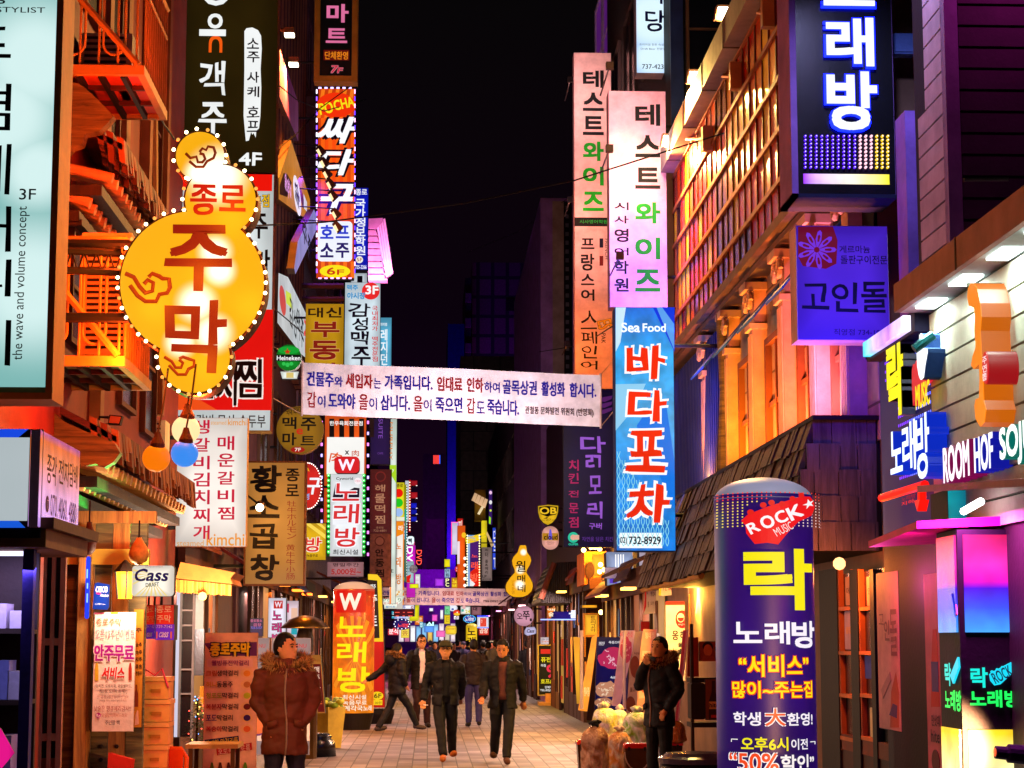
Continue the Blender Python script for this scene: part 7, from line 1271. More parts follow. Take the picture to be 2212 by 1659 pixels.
for i, (x0, y0, x1, y1, D, c, tx, k, lb) in enumerate((
    (868, 1100, 880, 1165, 84, '#f0e8f8@1.0', '주점', '*c02020', 'slim white sign with red letters low on the left side'), (884, 1170, 896, 1235, 92, '#f04890@.95', '모텔', '*ffffff', 'slim rose sign with white letters near the far left'), (846, 1320, 868, 1336, 80, '#20c0e0@.9', '카페', '*ffffff', 'small cyan strip sign near the far left ground'),
    (872, 1316, 890, 1345, 90, '#f0f0f0@1.0', '치킨', '*d02020', 'small white sign with red letters near the far left ground'), (896, 1330, 914, 1350, 100, '#f07818@1.0', '국수', '*fff0c0', 'small orange sign near the far left ground'), (838, 1356, 862, 1372, 74, '#e82848@.9', '분식', '*ffffff', 'small crimson sign near the left ground'),
    (866, 1358, 884, 1378, 84, '#f8e040@1.0', '호프', '*a02010', 'small lemon sign with red letters near the left ground'), (916, 1352, 938, 1366, 120, '#60a0ff@1.0', '', 'w', 'small plain sky blue sign at the end of the street'), (942, 1362, 962, 1376, 130, '#ff70c0@1.0', '', 'w', 'small plain pink sign at the end of the street'),
    (964, 1352, 984, 1372, 115, '#fff0d0@1.1', '', 'w', 'small plain cream sign at the end of the street'), (1034, 1352, 1056, 1372, 92, '#e03020@.95', '곱창', '*ffe8d0', 'small scarlet sign right of the slim yellow column'), (1064, 1140, 1074, 1230, 104, '#3050e8@.9', '당구', '*f0f0ff', 'slim blue sign low on the far right side'),
    (988, 1120, 1000, 1180, 110, '#e82018@.9', '피자', '*fff0e0', 'slim red sign beside the navy tower'), (940, 1250, 958, 1266, 125, '#c040ff@.9', '', 'w', 'small violet sign above the second street banner'), (895, 1290, 915, 1300, 118, '#ff9040@.9', '', 'w', 'small orange strip over the far crowd'), (1058, 1384, 1084, 1396, 95, '#ffe0b0@.9', '', 'w', 'low cream light box beside the floor directory'))):
    sign(lb, x0, y0, x1, y1, D, c, ([(tx, x0 + 2, (y0 + y1) / 2 - 6, x1 - 2, (y0 + y1) / 2 + 6, k, dict(b=.03))] if tx and x1 - x0 > y1 - y0 else V(tx, x0 + 2, y0 + 4, x1 - 2, y1 - 4, k, b=.03) if tx else []), T=.25)
# ================================================================ people
def remesh(mb, vox, name='tmp'):
    ob = mb.make(name, None, (0, 0, 0)); md = ob.modifiers.new('r', 'REMESH'); md.mode = 'VOXEL'; md.voxel_size = vox; md.use_smooth_shade = True
    me = bpy.data.meshes.new_from_object(ob.evaluated_get(bpy.context.evaluated_depsgraph_get())); bpy.data.objects.remove(ob); return me
def loft(mb, rings, m, n=20):
    vs = []; fs = []
    for c, rx, ry in rings: vs += [Vector(c) + Vector((rx * math.cos(j * 6.28319 / n), ry * math.sin(j * 6.28319 / n), 0)) for j in range(n)]
    for i in range(len(rings) - 1): fs += [(i * n + j, i * n + (j + 1) % n, (i + 1) * n + (j + 1) % n, (i + 1) * n + j) for j in range(n)]
    fs += [list(range(n))[::-1], list(range((len(rings) - 1) * n, len(rings) * n))]
    return mb.add(vs, fs, m)
def finish(me, src, root, name, T, rough=0, seed=0):
    kd = KDTree(len(src.V)); ids = {}
    for f_, mi in zip(src.F, src.MI):
        for i in f_: ids[i] = mi
    for i, v in enumerate(src.V): kd.insert(v, i)
    kd.balance(); me.materials.clear()
    for m in src.mats: me.materials.append(m)
    if len(src.mats) > 1:
        for p in me.polygons: p.material_index = ids.get(kd.find(p.center)[1], 0)
    if rough:
        ns = [v.normal.copy() for v in me.vertices]
        for v, nrm in zip(me.vertices, ns): c = v.co; v.co = c + nrm * rough * (noise.noise(Vector((c.x * 7 + seed, c.y * 7, c.z * 11))) + .5 * noise.noise(Vector((c.x * 15, c.y * 15 + seed, c.z * 24))))
    for v in me.vertices: v.co = T @ v.co
    o = bpy.data.objects.new(name, me); me.name = name; COL.objects.link(o); o.parent = root; me.polygons.foreach_set('use_smooth', [True] * len(me.polygons)); return o
def person(label, x, y, head, H=1.72, look=0, nod=0, legs=None, arms=None, coat=None, hem=.8, shirt='181418', trousers='14121a', skin='b87a50', hair='0c0808', shoes='120e0c', fur=None, hood=False, cap=None, glasses=False, open_=None, vox=.009, wide=1.0, cig=False, seed=0, low=False, collar=None):
    T = Matrix.Rotation(R(head), 4, 'Z'); k = H / 1.72; r = thing('person', label, 'person', (x, y, 0))
    legs = legs or (((-.10, -.02, .49), (-.10, .0, .08)), ((.10, .0, .49), (.10, .02, .08))); arms = arms or (((-.25, .02, 1.13), (-.25, -.05, .88)), ((.25, .02, 1.13), (.25, -.05, .88)))
    K = lambda p: Vector(p) * k
    b = MB(); loft(b, [(K((0, .0, .86)), .13 * k, .09 * k), (K((0, 0, .95)), .165 * k, .11 * k), (K((0, 0, 1.02)), .15 * k, .10 * k)], trousers)
    loft(b, [(K((0, 0, 1.0)), .15 * k, .10 * k), (K((0, -.01, 1.15)), .15 * k, .105 * k), (K((0, -.0, 1.3)), .18 * k, .115 * k), (K((0, .01, 1.4)), .17 * k, .09 * k), (K((0, .015, 1.45)), .08 * k, .06 * k)], shirt)
    for sx, (kn, an) in zip((-1, 1), legs): b.tube([K((.085 * sx, 0, .93)), K((.092 * sx, 0, .8)).lerp(K(kn), .3), K(kn), K(kn).lerp(K(an), .4), K(an)], [.092 * k, .094 * k, .074 * k, .072 * k, .062 * k], trousers, 12)
    for sx, (el, wr) in zip((-1, 1), arms):
        S_ = K((.185 * sx, .01, 1.39)); b.tube([S_, K(el), K(wr)], [.055 * k, .046 * k, .034 * k], shirt, 10); d = (K(wr) - K(el)).normalized(); sd = d.cross(Vector((0, 1, 0))); sd = (sd if sd.length > .1 else Vector((1, 0, 0))).normalized(); up = sd.cross(d)
        w_ = K(wr); b.tube([w_ - d * .01, w_ + d * .05 * k, w_ + d * .085 * k], [.026 * k, .036 * k, .03 * k], skin, 8)
        for i in range(4): q = w_ + d * .075 * k + sd * (i - 1.5) * .021 * k; l = (.062, .075, .07, .055)[i] * k; b.tube([q, q + d * l * .5, q + d * l * .8 + up * .018 * sx, q + d * l * .9 + up * .035 * sx], [.0105 * k, .01 * k, .009 * k, .007 * k], skin, 6)
        q = w_ + d * .03 * k - sd * .028 * k; b.tube([q, q - sd * .025 * k + d * .025 * k, q - sd * .03 * k + d * .055 * k], [.013 * k, .011 * k, .009 * k], skin, 6)
    b.tube([K((0, .015, 1.4)), K((0, .0, 1.53))], [.058 * k, .05 * k], skin, 12)
    HM = Matrix.Translation(K((0, .0, 1.5))) @ Matrix.Rotation(R(look), 4, 'Z') @ Matrix.Rotation(R(nod), 4, 'X'); hp = lambda p: HM @ (Vector(p) * k * 1.07)
    hb = MB(); loft(hb, [((0, -.055, -.012), .028, .026), ((0, -.04, .01), .05, .055), ((0, -.022, .04), .063, .08), ((0, -.008, .075), .07, .09), ((0, 0, .11), .0745, .096), ((0, .003, .145), .0765, .098), ((0, .006, .18), .07, .09), ((0, .008, .205), .05, .066), ((0, .008, .222), .018, .024)], skin, 24)
    hb.ball((0, -.102, .082), .0145, skin, 8, (1, 1.3, 1)); hb.tube([(0, -.094, .12), (0, -.106, .086)], [.008, .013], skin, 8); hb.ball((0, -.098, .045), .02, skin, 8, (1.2, .7, .5))
    for sx in (-1, 1): hb.ball((sx * .077, .01, .1), .03, skin, 8, (.4, .7, 1.1))
    b.add([hp(v) for v in hb.V], hb.F, skin)
    me_ = remesh(b, vox if not low else .022)
    if not low:
        for v, nn_ in [(v, v.normal.copy()) for v in me_.vertices if v.co.z < .92 * k]: c_ = v.co; v.co = c_ + nn_ * .009 * noise.noise(Vector((c_.x * 9, c_.y * 9 + seed, c_.z * 13)))
    finish(me_, b, r, 'body', T)
    def part(mbx, name): return MBx(mbx, T).make(name, r, (0, 0, 0), True)
    for sx in (-1, 1):
        if low: break
        m = MB(); m.ball((0, 0, 0), .0115, '0a0606', 8, (1.35, .5, .55)); m.V = [hp(v + Vector((sx * .031, -.092, .113))) for v in m.V]; part(m, 'eye')
        m = MB(); m.tube([(sx * .014, -.098, .131), (sx * .032, -.096, .136), (sx * .05, -.086, .13)], [.004, .005, .003], hair, 6); m.V = [hp(v) for v in m.V]; part(m, 'eyebrow')
    if not low: m = MB(); m.tube([(-.023, -.094, .044), (0, -.101, .046), (.023, -.094, .044)], [.003, .0055, .003], '6a2418', 6); m.V = [hp(v) for v in m.V]; part(m, 'mouth')
    m = MB(); n = 28; nr = 16; vs = []; fs = []
    for i in range(nr + 1):
        th = math.pi * i / nr
        for j in range(n):
            a = j * 6.28319 / n; d = Vector((math.sin(th) * math.cos(a), math.sin(th) * math.sin(a), math.cos(th))); fr_ = max(0, -d.y)
            low_ = .38 if d.y < -.62 else (.38 - (d.y + .62) * 1.15 if d.y < -.18 else max(-.6, -.13 - (d.y + .18) * .8)); inn = d.z < low_ + .12 * noise.noise(d * 6 + Vector((seed, 0, 0)))
            s_ = .8 if inn else 1.0 + .05 * noise.noise(d * 9 + Vector((seed, 3, 0))); vs.append(hp(Vector((0, .01, .118)) + Vector((d.x * .088, d.y * .108, d.z * .122)) * s_))
    for i in range(nr): fs += [(i * n + j, i * n + (j + 1) % n, (i + 1) * n + (j + 1) % n, (i + 1) * n + j) for j in range(n)]
    m.add(vs, fs, hair); part(m, 'hair')
    if cap:
        m = MB(); m.lathe((0, .008, .135), [(.098, 0), (.1, .03), (.09, .07), (.055, .1), (.01, .108)], cap, 20, .95, 1.12); m.add([(-.07, -.09, .14), (.07, -.09, .14), (.05, -.17, .125), (-.05, -.17, .125), (-.07, -.09, .15), (.07, -.09, .15), (.05, -.17, .132), (-.05, -.17, .132)], [(3, 2, 1, 0), (4, 5, 6, 7), (2, 3, 7, 6), (1, 2, 6, 5), (3, 0, 4, 7)], '0c0a08'); m.V = [hp(v) for v in m.V]; part(m, 'cap')
    if glasses:
        m = MB()
        for sx in (-1, 1): m.tube([(sx * .033 + .022 * math.cos(a * .5236), -.107, .112 + .017 * math.sin(a * .5236)) for a in range(13)], .0032, '0a0808', 5); m.tube([(sx * .055, -.104, .115), (sx * .08, .01, .118)], .003, '0a0808', 5)
        m.tube([(-.012, -.108, .114), (.012, -.108, .114)], .003, '0a0808', 5); m.V = [hp(v) for v in m.V]; part(m, 'glasses')
    for sx, (kn, an) in zip((-1, 1), legs):
        A = K(an); d = A - K(kn); tz = max(0, d.normalized().y * .6); ft = Vector((.02 * sx, -.17, 0)); m = MB(); rs = [.038, .046, .048, .044, .03]
        m.tube([A + Vector((0, .06, -.035)), A + Vector((0, .02, -.025)), A + Vector((.01 * sx, -.06, -.04 + tz * .05)), A + Vector((.02 * sx, -.13, -.05 + tz * .1)), A + Vector((.02 * sx, -.19, -.055 + tz * .16))], [q * k for q in rs], shoes, 10); part(m, 'shoe')
    if coat:
        c = MB(); w = wide; zs = (hem, hem + .12, .98, 1.12, 1.25, 1.36, 1.43, 1.5); rx = (.21, .20, .19, .195, .205, .2, .155, .085); ry = (.155, .15, .145, .15, .16, .15, .125, .085)
        if open_:
            n = 26; vs = []; fs = []; oa = (.62, .55, .5, .5, .52, .6, .8, 1.0)
            for z, a, e_, q in zip(zs, rx, ry, oa):
                for j in range(n + 1): t = -1.5708 + q * .5 + (6.28319 - q) * j / n; vs.append(K((a * w * math.cos(t), e_ * w * math.sin(t), z)))
            for i in range(len(zs) - 1): fs += [(i * (n + 1) + j, i * (n + 1) + j + 1, (i + 1) * (n + 1) + j + 1, (i + 1) * (n + 1) + j) for j in range(n)]
            nv = len(vs); ins = [Vector((v.x * .9, v.y * .9, v.z)) for v in vs]; fs2 = fs + [tuple(nv + i for i in f_[::-1]) for f_ in fs]; row = n + 1
            for i in range(len(zs) - 1): fs2 += [(i * row, (i + 1) * row, nv + (i + 1) * row, nv + i * row), ((i + 1) * row - 1, nv + (i + 1) * row - 1, nv + (i + 2) * row - 1, (i + 2) * row - 1)]
            fs2 += [(j + 1, j, nv + j, nv + j + 1) for j in range(n)] + [((len(zs) - 1) * row + j, (len(zs) - 1) * row + j + 1, nv + (len(zs) - 1) * row + j + 1, nv + (len(zs) - 1) * row + j) for j in range(n)]
            c.add(vs + ins, fs2, coat)
            m = MB(); loft(m, [(K((0, -.005, z)), a * .86 * w * k, e_ * .86 * w * k) for z, a, e_ in list(zip(zs, rx, ry))[1:7]], open_, 20); part(m, 'shirt')
        else: loft(c, [(K((0, 0, z)), a * w * k, e_ * w * k) for z, a, e_ in zip(zs, rx, ry)], coat, 24)
        for sx, (el, wr) in zip((-1, 1), arms): c.tube([K((.15 * sx, .01, 1.41)), K((.2 * sx, .01, 1.385)), K(el).lerp(K((.2 * sx, .01, 1.39)), .45), K(el), K(el).lerp(K(wr), .5), K(wr)], [q * w * k for q in (.06, .085, .08, .07, .066, .05)], coat, 12)
        if collar or fur or hood: c.lathe(K((0, .005, 1.42)), [(.12, 0), (.115, .05), (.105, .1), (.07, .1)], coat, 16)
        finish(remesh(c, .012 if not low else .025), c, r, 'coat', T, .016 if not low else 0, seed)
        if not low and not open_:
            m = MB(); m.tube([K((.012 * math.sin(z * 9), -e_ * w * 1.03, z)) for z, e_ in list(zip(zs, ry))[:7]], .009, '8a6a58', 6); part(m, 'zip')
            for sx in (-1, 1): m = MB(); m.hexa([K(v) for v in ((sx * .07, -.145 * w, .93), (sx * .16, -.105 * w, .90), (sx * .16, -.1, .90), (sx * .07, -.12, .93), (sx * .075, -.155 * w, .99), (sx * .165, -.112 * w, .96), (sx * .165, -.1, .96), (sx * .075, -.12, .99))], coat); part(m, 'pocket_flap')
        if hood:
            m = MB(); m.ball(K((0, .16, 1.42)), .13 * k, coat, 16, (1.15, .75, .95)); part(m, 'hood')
    if fur:
        m = MB(); rn = random.Random(seed); fm = [fur, '6a4020', 'c09050']
        for i in range(1500):
            a = rn.uniform(0, 6.28); bq = rn.uniform(0, 6.28); cc = K((.185 * math.cos(a), .03 + .13 * math.sin(a), 1.475 + .055 * math.sin(a) + .03 * abs(math.cos(a)))); rr_ = .045
            if not hood and math.sin(a) < -.55: continue
            nrm = Vector((math.cos(a) * math.cos(bq), math.sin(a) * math.cos(bq), math.sin(bq))); p = cc + nrm * rr_ * .4; t = Vector((rn.uniform(-1, 1), rn.uniform(-1, 1), rn.uniform(-1, 1))) * .007; q = p + nrm * rn.uniform(.035, .075) + t * 1.5
            m.add([p + t, p - t, q], [(0, 1, 2)], rn.choice(fm)); m.add([p + t.cross(nrm), p - t.cross(nrm), q], [(0, 1, 2)], rn.choice(fm))
        part(m, 'fur_trim')
    return r, T, k
def MBx(m, T):
    m.V = [T @ v for v in m.V]; return m
fr('f')
def PX_(px, D):
    global cur
    k_, cur = cur, FR['f']; x = PY(px, 1500, D).x; cur = k_; return x
pk = (((-.255, .03, 1.15), (-.15, -.05, .95)), ((.255, .03, 1.15), (.15, -.05, .95)))
person('man in a thick rust brown parka with tan fur hood, hands in pockets, looking right', PX_(617, 18.4), 18.4, 6, 1.76, 48, -2, None, pk, '5a2410', .68, '3a2a28', '1a1226', 'c08050', '0a0606', fur='b88a4c', hood=True, wide=1.0, seed=1)
r, T, k = person('walker in a camouflage cap and glasses with an open dark jacket holding a cigarette', PX_(962, 28.8), 28.8, 4, 1.70, -6, -8, (((-.08, -.16, .52), (-.05, -.32, .13)), ((.10, .06, .49), (.13, .32, .14))), (((-.27, .06, 1.14), (-.31, -.02, .90)), ((.25, .10, 1.13), (.24, .22, .93))), '0e0c12', .82, '08080a', '0c0a10', 'c08458', '0c0a08', 'a85a20', cap='%3a3820', glasses=True, open_='08080a', wide=.98, seed=2)
m = MB(); p0 = Vector((-.32, -.12, .82)); m.tube([p0, p0 + Vector((.06, -.05, .0))], .006, 'e8e0d8', 6); m.V = [T @ v for v in m.V]; o = m.make('cigarette', None, (0, 0, 0)); o.location = r.location; tag(o, 'white cigarette in the fingers of the man with the camouflage cap', 'cigarette')
person('walker with bare head looking down in an open black quilted jacket over a checked shirt', PX_(1086, 28.6), 28.6, -4, 1.72, -5, 16, (((-.10, .05, .49), (-.13, .30, .13)), ((.09, -.14, .51), (.06, -.26, .10))), (((-.26, -.02, 1.13), (-.28, -.20, .93)), ((.27, .10, 1.12), (.29, .16, .88))), '0e0c10', .78, '5a2c24', '0e0c10', 'b87850', '0a0808', '4a2a18', open_='%5a2e28', wide=1.0, seed=3, collar=True)
person('tall man in glasses and a long black coat over a white shirt, walking', PX_(910, 40.8), 40.8, 8, 1.83, 4, 2, (((-.09, -.07, .5), (-.10, -.02, .12)), ((.11, .0, .49), (.12, .05, .08))), (((-.29, .03, 1.13), (-.31, .02, .88)), ((.27, .05, 1.13), (.25, .0, .89))), '0a080c', .72, 'c8b8c0', '2a1014', 'c08860', '120806', '1a0e0a', glasses=True, open_='d0c0cc', seed=4)
person('striding person seen from behind in a black fur hooded jacket, one arm stretched out', PX_(857, 38.6), 38.6, 120, 1.66, 10, 4, (((-.09, -.22, .52), (-.10, -.40, .14)), ((.10, .10, .50), (.10, .36, .10))), (((-.25, .02, 1.14), (-.2, -.1, .92)), ((.34, .20, 1.18), (.42, .44, 1.02))), '0a0810', .74, '0a0810', '0e0c14', 'b07850', '080608', '3a2c2c', fur='6a4426', hood=True, wide=1.05, seed=5)
person('man in a dark jacket and faded blue jeans walking away up the street', PX_(1023, 41.2), 41.2, 184, 1.74, 0, 4, (((-.10, .03, .49), (-.10, .1, .1)), ((.10, -.03, .49), (.09, -.05, .08))), None, '1a0e14', .84, '140c12', '2c2860', 'b07850', '0a0808', '181214', wide=1.0, seed=6)
person('person in a dark knee length coat standing in shadow near the olive street sign', PX_(1138, 66), 66, 200, 1.72, 0, 0, None, None, '0c0a12', .62, '0c0a12', '4a3a6a', 'a06a48', '080608', wide=1.05, seed=7, low=True)
r, T, k = person('smoking man in a long black parka with fur hood, turned left with hand at mouth', PX_(1424, 23.5), 23.5, -52, 1.74, 14, -6, None, (((-.20, -.14, 1.18), (-.02, -.20, 1.43)), ((.27, .06, 1.14), (.2, -.08, .92))), '0c0a0e', .72, '0a0a0c', '0c0a0e', 'c0804c', '0a0808', fur='8a5a34', hood=True, wide=1.0, seed=8)
m = MB(); p0 = Vector((-.0, -.19, 1.545)); m.tube([p0 + Vector((0, .06, 0)), p0 + Vector((-.01, -.06, .01))], .005, 'e8d8c0', 6); m.V = [T @ v for v in m.V]; o = m.make('cigarette', None, (0, 0, 0)); o.location = r.location; tag(o, 'lit cigarette at the lips of the man in the long black parka', 'cigarette')
for i, (cx, D, hd, ct, tr, lb) in enumerate(((465, 66, 10, '1a1024', '0e0c14', 'far walker in a dark navy coat left of the crowd'), (505, 76, 170, '24101a', '14101a', 'distant figure in a maroon coat seen from behind'), (555, 74, 0, '1c1218', '141014', 'distant walker in a brown coat behind the camouflage cap'), (612, 70, 15, '180c14', '100c12', 'far long haired walker in a black coat'), (640, 78, 180, '2a1a30', '14101a', 'distant figure in a violet grey coat walking away'), (690, 72, 5, '14183a', '0e0e18', 'far walker in a deep blue jacket and cap'), (845, 64, 185, '200e12', '120e12', 'far man in a dark red jacket walking away'), (885, 62, 170, '0c0a10', '0e0a10', 'far dark silhouette just right of the man in jeans'), (945, 58, 182, '5a5450', '1a181c', 'far man in a pale grey coat walking away'), (335, 80, 0, '120a14', '0c0a10', 'distant dark walker beside the tall man in glasses'), (760, 84, 0, '3a1a2a', '14101a', 'most distant walker, a plum coat before the yellow column'), (720, 80, 180, '1a1a2a', '120e18', 'distant slate coated figure walking away behind the jeans man'), (580, 82, 5, '402028', '14101a', 'distant walker in a rose brown coat left of the centre'), (660, 86, 0, '281420', '100c14', 'very distant figure in a mulberry coat between the two front walkers'), (910, 74, 0, '181020', '0e0a12', 'distant walker in a black violet coat near the floor directory'), (430, 84, 175, '201828', '100c14', 'very distant figure in an ash violet coat on the left'), (980, 78, 5, '1c0e12', '0e0a10', 'distant walker in a soot brown coat right of the pale grey coat'))):
    person(lb, PX_(810 + .2768 * cx, D), D, hd, (1.70, 1.76, 1.68, 1.66, 1.75, 1.7, 1.74)[i % 7], 0, 0, None, None, ct, .8, ct, tr, 'a86c48', '0a0608', seed=10 + i, low=True, cap='10142a' if i == 5 else None)
# ================================================================ rubbish, tubs
def plastic(name, c1, c2):
    def bl(t, b):
        tcn = nn(t, 'TexCoord'); g = nn(t, 'TexNoise', Scale=5.0, Detail=5.0, Distortion=1.2); t.links.new(tcn.outputs['Object'], g.inputs['Vector']); rpn = nn(t, 'ValToRGB'); rpn.color_ramp.elements[0].color = lin(c1); rpn.color_ramp.elements[1].color = lin(c2); rpn.color_ramp.elements[0].position = .38; rpn.color_ramp.elements[1].position = .6
        t.links.new(g.outputs[0], rpn.inputs[0]); t.links.new(rpn.outputs[0], b.inputs['Base Color']); b.inputs['Roughness'].default_value = .16
        mp = nn(t, 'Mapping'); mp.inputs['Scale'].default_value = (1, 1, .35); t.links.new(tcn.outputs['Object'], mp.inputs[0]); v = nn(t, 'TexNoise', Scale=16.0, Detail=5.0, Distortion=2.5); t.links.new(mp.outputs[0], v.inputs['Vector']); bp = nn(t, 'Bump', Strength=.9, Distance=.05); t.links.new(v.outputs[0], bp.inputs['Height']); t.links.new(bp.outputs[0], b.inputs['Normal'])
        b.inputs['Transmission Weight'].default_value = .12
    return custom(name, bl)
fr('c9')
def bag(label, x0, y0, x1, y1, D, mat, tie, seed, z0=None):
    a, c = PY(x0, y1, D), PY(x1, y0, D); w = (c.x - a.x) / 2; zb = max(a.z, 0) if z0 is None else z0; h = c.z - zb; ctr = Vector(((a.x + c.x) / 2, D, zb)); r = thing('rubbish_bag', label, 'rubbish bag', ctr, 'rubbish bags piled on the paving')
    n, nr = 36, 22; vs = []; fs = []
    for i in range(nr + 1):
        t = i / nr; pr = (min(1, t * 7) ** .5 * (1 - .12 * t)) if t < .72 else (.80 * max(0, 1 - ((t - .72) / .28) ** 1.7) ** .6 + .12)
        for j in range(n):
            an = j * 6.28319 / n; q = 1 + .22 * noise.noise(Vector((math.cos(an) * 1.7 + seed * 5, math.sin(an) * 1.7, t * 3.2))) + .11 * noise.noise(Vector((math.cos(an) * 6, math.sin(an) * 6 + seed, t * 5))) + (.09 * math.sin(an * 9 + seed) * max(0, t - .5))
            vs.append(ctr + Vector((w * pr * q * math.cos(an), w * .85 * pr * q * math.sin(an), h * t * .92)))
    for i in range(nr): fs += [(i * n + j, i * n + (j + 1) % n, (i + 1) * n + (j + 1) % n, (i + 1) * n + j) for j in range(n)]
    m = MB(); m.add(vs, fs + [list(range(n))[::-1], list(range(nr * n, nr * n + n))], mat); m.make('bag', r, smooth=True)
    m = MB(); top = ctr + Vector((0, 0, h * .92)); rn = random.Random(seed)
    for q in range(5): an = q * 1.26 + rn.random(); e = top + Vector((math.cos(an) * w * .45, math.sin(an) * w * .3, rn.uniform(-.02, .08) * h)); m.tube([top - Vector((0, 0, .02)), top.lerp(e, .5) + Vector((0, 0, .03)), e], [.02, .035, .012], tie, 6)
    m.make('knot', r, smooth=True)
PB1 = plastic('bag_peach', 'c89878', '8a5030'); PB2 = plastic('bag_orange', 'd88838', 'e0c8b8'); PB3 = plastic('bag_lemon', 'e0d840', 'f0ecec'); PB4 = plastic('bag_greens', '7ab030', 'f0ecec'); PB5 = plastic('bag_rust', 'b85818', '8a3a14'); PB6 = plastic('bag_white', 'e0d0c8', 'f4f0f0')
bag('tall peach bag of rubbish tied with a black knot, nearest the walkway', 158, 600, 398, 1130, 25.6, PB1, '0c0a0a', 1)
bag('tall translucent bag with orange waste beside the peach bag', 372, 650, 600, 1130, 25.9, PB2, 'd0b8a8', 2)
bag('lemon yellow and clear bag lying on top behind the two tall bags', 238, 455, 470, 720, 26.8, PB3, 'd8d0b0', 3, .35)
bag('clear crumpled bag at the back of the pile with a red scrap', 400, 478, 570, 700, 27.2, PB6, 'd8c8c8', 4, .4)
bag('clear bag stuffed with green vegetable leaves in front of the smoking man', 505, 490, 758, 775, 26.2, PB4, 'd8d8d0', 5, .32)
bag('rust orange bag behind the legs of the smoking man', 880, 585, 1042, 790, 25.0, PB5, 'a04a18', 6, .45)
def tub(label, x0, y0, x1, D, body, lid, h=.45, handle=True):
    a, c = PY(x0, y0, D), PY(x1, y0, D); w = (c.x - a.x) / 2; ctr = Vector(((a.x + c.x) / 2, D, 0)); r = thing('lidded_tub', label, 'tub', ctr, 'lidded waste tubs'); z = a.z
    m = MB(); m.hexa([ctr + Vector(v) for v in ((-w * .8, -w * .7, max(0, z - h)), (w * .8, -w * .7, max(0, z - h)), (w * .8, w * .7, max(0, z - h)), (-w * .8, w * .7, max(0, z - h)), (-w * .95, -w * .85, z - .05), (w * .95, -w * .85, z - .05), (w * .95, w * .85, z - .05), (-w * .95, w * .85, z - .05))], '~' + body); m.make('bin', r)
    m = MB(); m.box(ctr + Vector((-w, -w * .9, z - .055)), ctr + Vector((w, w * .9, z - .015)), '~' + lid).box(ctr + Vector((-w * .9, -w * .8, z - .015)), ctr + Vector((w * .9, w * .8, z)), '~' + lid); m.box(ctr + Vector((-w * .75, -w * .92, z - .085)), ctr + Vector((-w * .55, -w * .86, z - .04)), '1a0a08').box(ctr + Vector((w * .45, -w * .92, z - .085)), ctr + Vector((w * .65, -w * .86, z - .04)), '1a0a08'); m.make('lid', r)
    if handle: m = MB(); m.tube([ctr + Vector((w * math.cos(t * .314) * 1.0, -w * .95, z - .1 - .22 * math.sin(t * .314))) for t in range(11)], .008, 'b09080', 5); m.make('handle', r)
tub('brown square tub with a bright red lid and wire handle before the bags', 516, 788, 735, 24.6, '4a2814', 'd01c10', .75)
tub('red lidded tub half hidden behind the peach rubbish bag', 115, 760, 330, 26.6, '3a1c10', 'c81c0c', .6, False)
tub('red lidded tub behind the smoking man under the rust bag', 800, 768, 1010, 25.4, '2a1410', 'b81828', .6, False)
r = thing('round_bin', 'dark round bin with ringed violet grey lid at the bottom edge', 'bin', PY(1120, 1000, 20)); c = PY(1125, 905, 19.6); c.z = 0; zt_ = PY(1125, 868, 19.6).z; m = MB(); m.lathe(c, [(.3, 0), (.34, zt_ - .08)], '~141018', 30); m.make('drum', r, smooth=True); m = MB(); m.lathe(c, [(.36, zt_ - .1), (.37, zt_ - .05), (.33, zt_ - .03), (.32, zt_ - .035), (.28, zt_), (.02, zt_ + .01)], '~3a3048', 30); m.make('lid', r)
# rack with beer posters
fr('c6')
sign('dark red beer poster with a raised glass portrait and black letters on the rack', 1400, 1395, 1880, 1750, 21.5, '7a2c12', [('hite', 1680, 1490, 1830, 1560, '140806', dict(b=.05)), ('맥주', 1680, 1430, 1820, 1475, '140806', dict(b=.05))], T=.03, name='poster', cat='poster', shapes=[('e', (1460, 1400, 1645, 1580), '120606'), ('e', (1480, 1450, 1630, 1660), 'b85a2c'), ('p', [(1440, 1750), (1480, 1640), (1640, 1650), (1720, 1750)], '8a3418'), ('rr', (1700, 1590, 1760, 1740), 'd89a40', .2)])
fr('t23')
sign('brown beer bottle poster on the lower shelf of the rack', 1670, 890, 1830, 1245, 21.4, '6a3414', [('hite', 1705, 1095, 1785, 1135, '1a0a06', dict(b=.05))], T=.03, name='poster', cat='poster', shapes=[('p', [(1700, 1240), (1700, 1080), (1725, 1000), (1725, 905), (1755, 905), (1755, 1000), (1785, 1080), (1785, 1240)], '2a0e06'), ('r', (1702, 1085, 1783, 1150), 'c88a3c'), ('r', (1720, 1200, 1770, 1225), 'a82010')])
r = thing('display_rack', 'dark steel rack holding beer posters beside the purple inflatable column', 'rack', (PX_(1500, 21.6), 21.6, 0)); m = MB()
for x in (1555, 1830):
    p = PY(x, 900, 21.55); m.tube([(p.x, 21.55, 0), (p.x, 21.55, 1.9)], .02, '2a1408', 6)
for y in (880, 1265): a, c = PY(1540, y, 21.6), PY(1840, y, 21.6); m.box((a.x, 21.5, a.z - .05), (c.x + .3, 21.9, a.z), '140a06')
m.make('shelf_frame', r); m = MB(); a, c = PY(1510, 530, 21.7), PY(1615, 870, 21.7); m.hexa([(a.x, 21.7, c.z), (c.x, 21.7, c.z), (c.x, 21.75, c.z), (a.x, 21.75, c.z), (a.x + .02, 21.7, a.z), (c.x, 21.7, a.z), (c.x, 21.75, a.z), (a.x + .02, 21.75, a.z)], '8a2a14'); m.make('side_board', r)
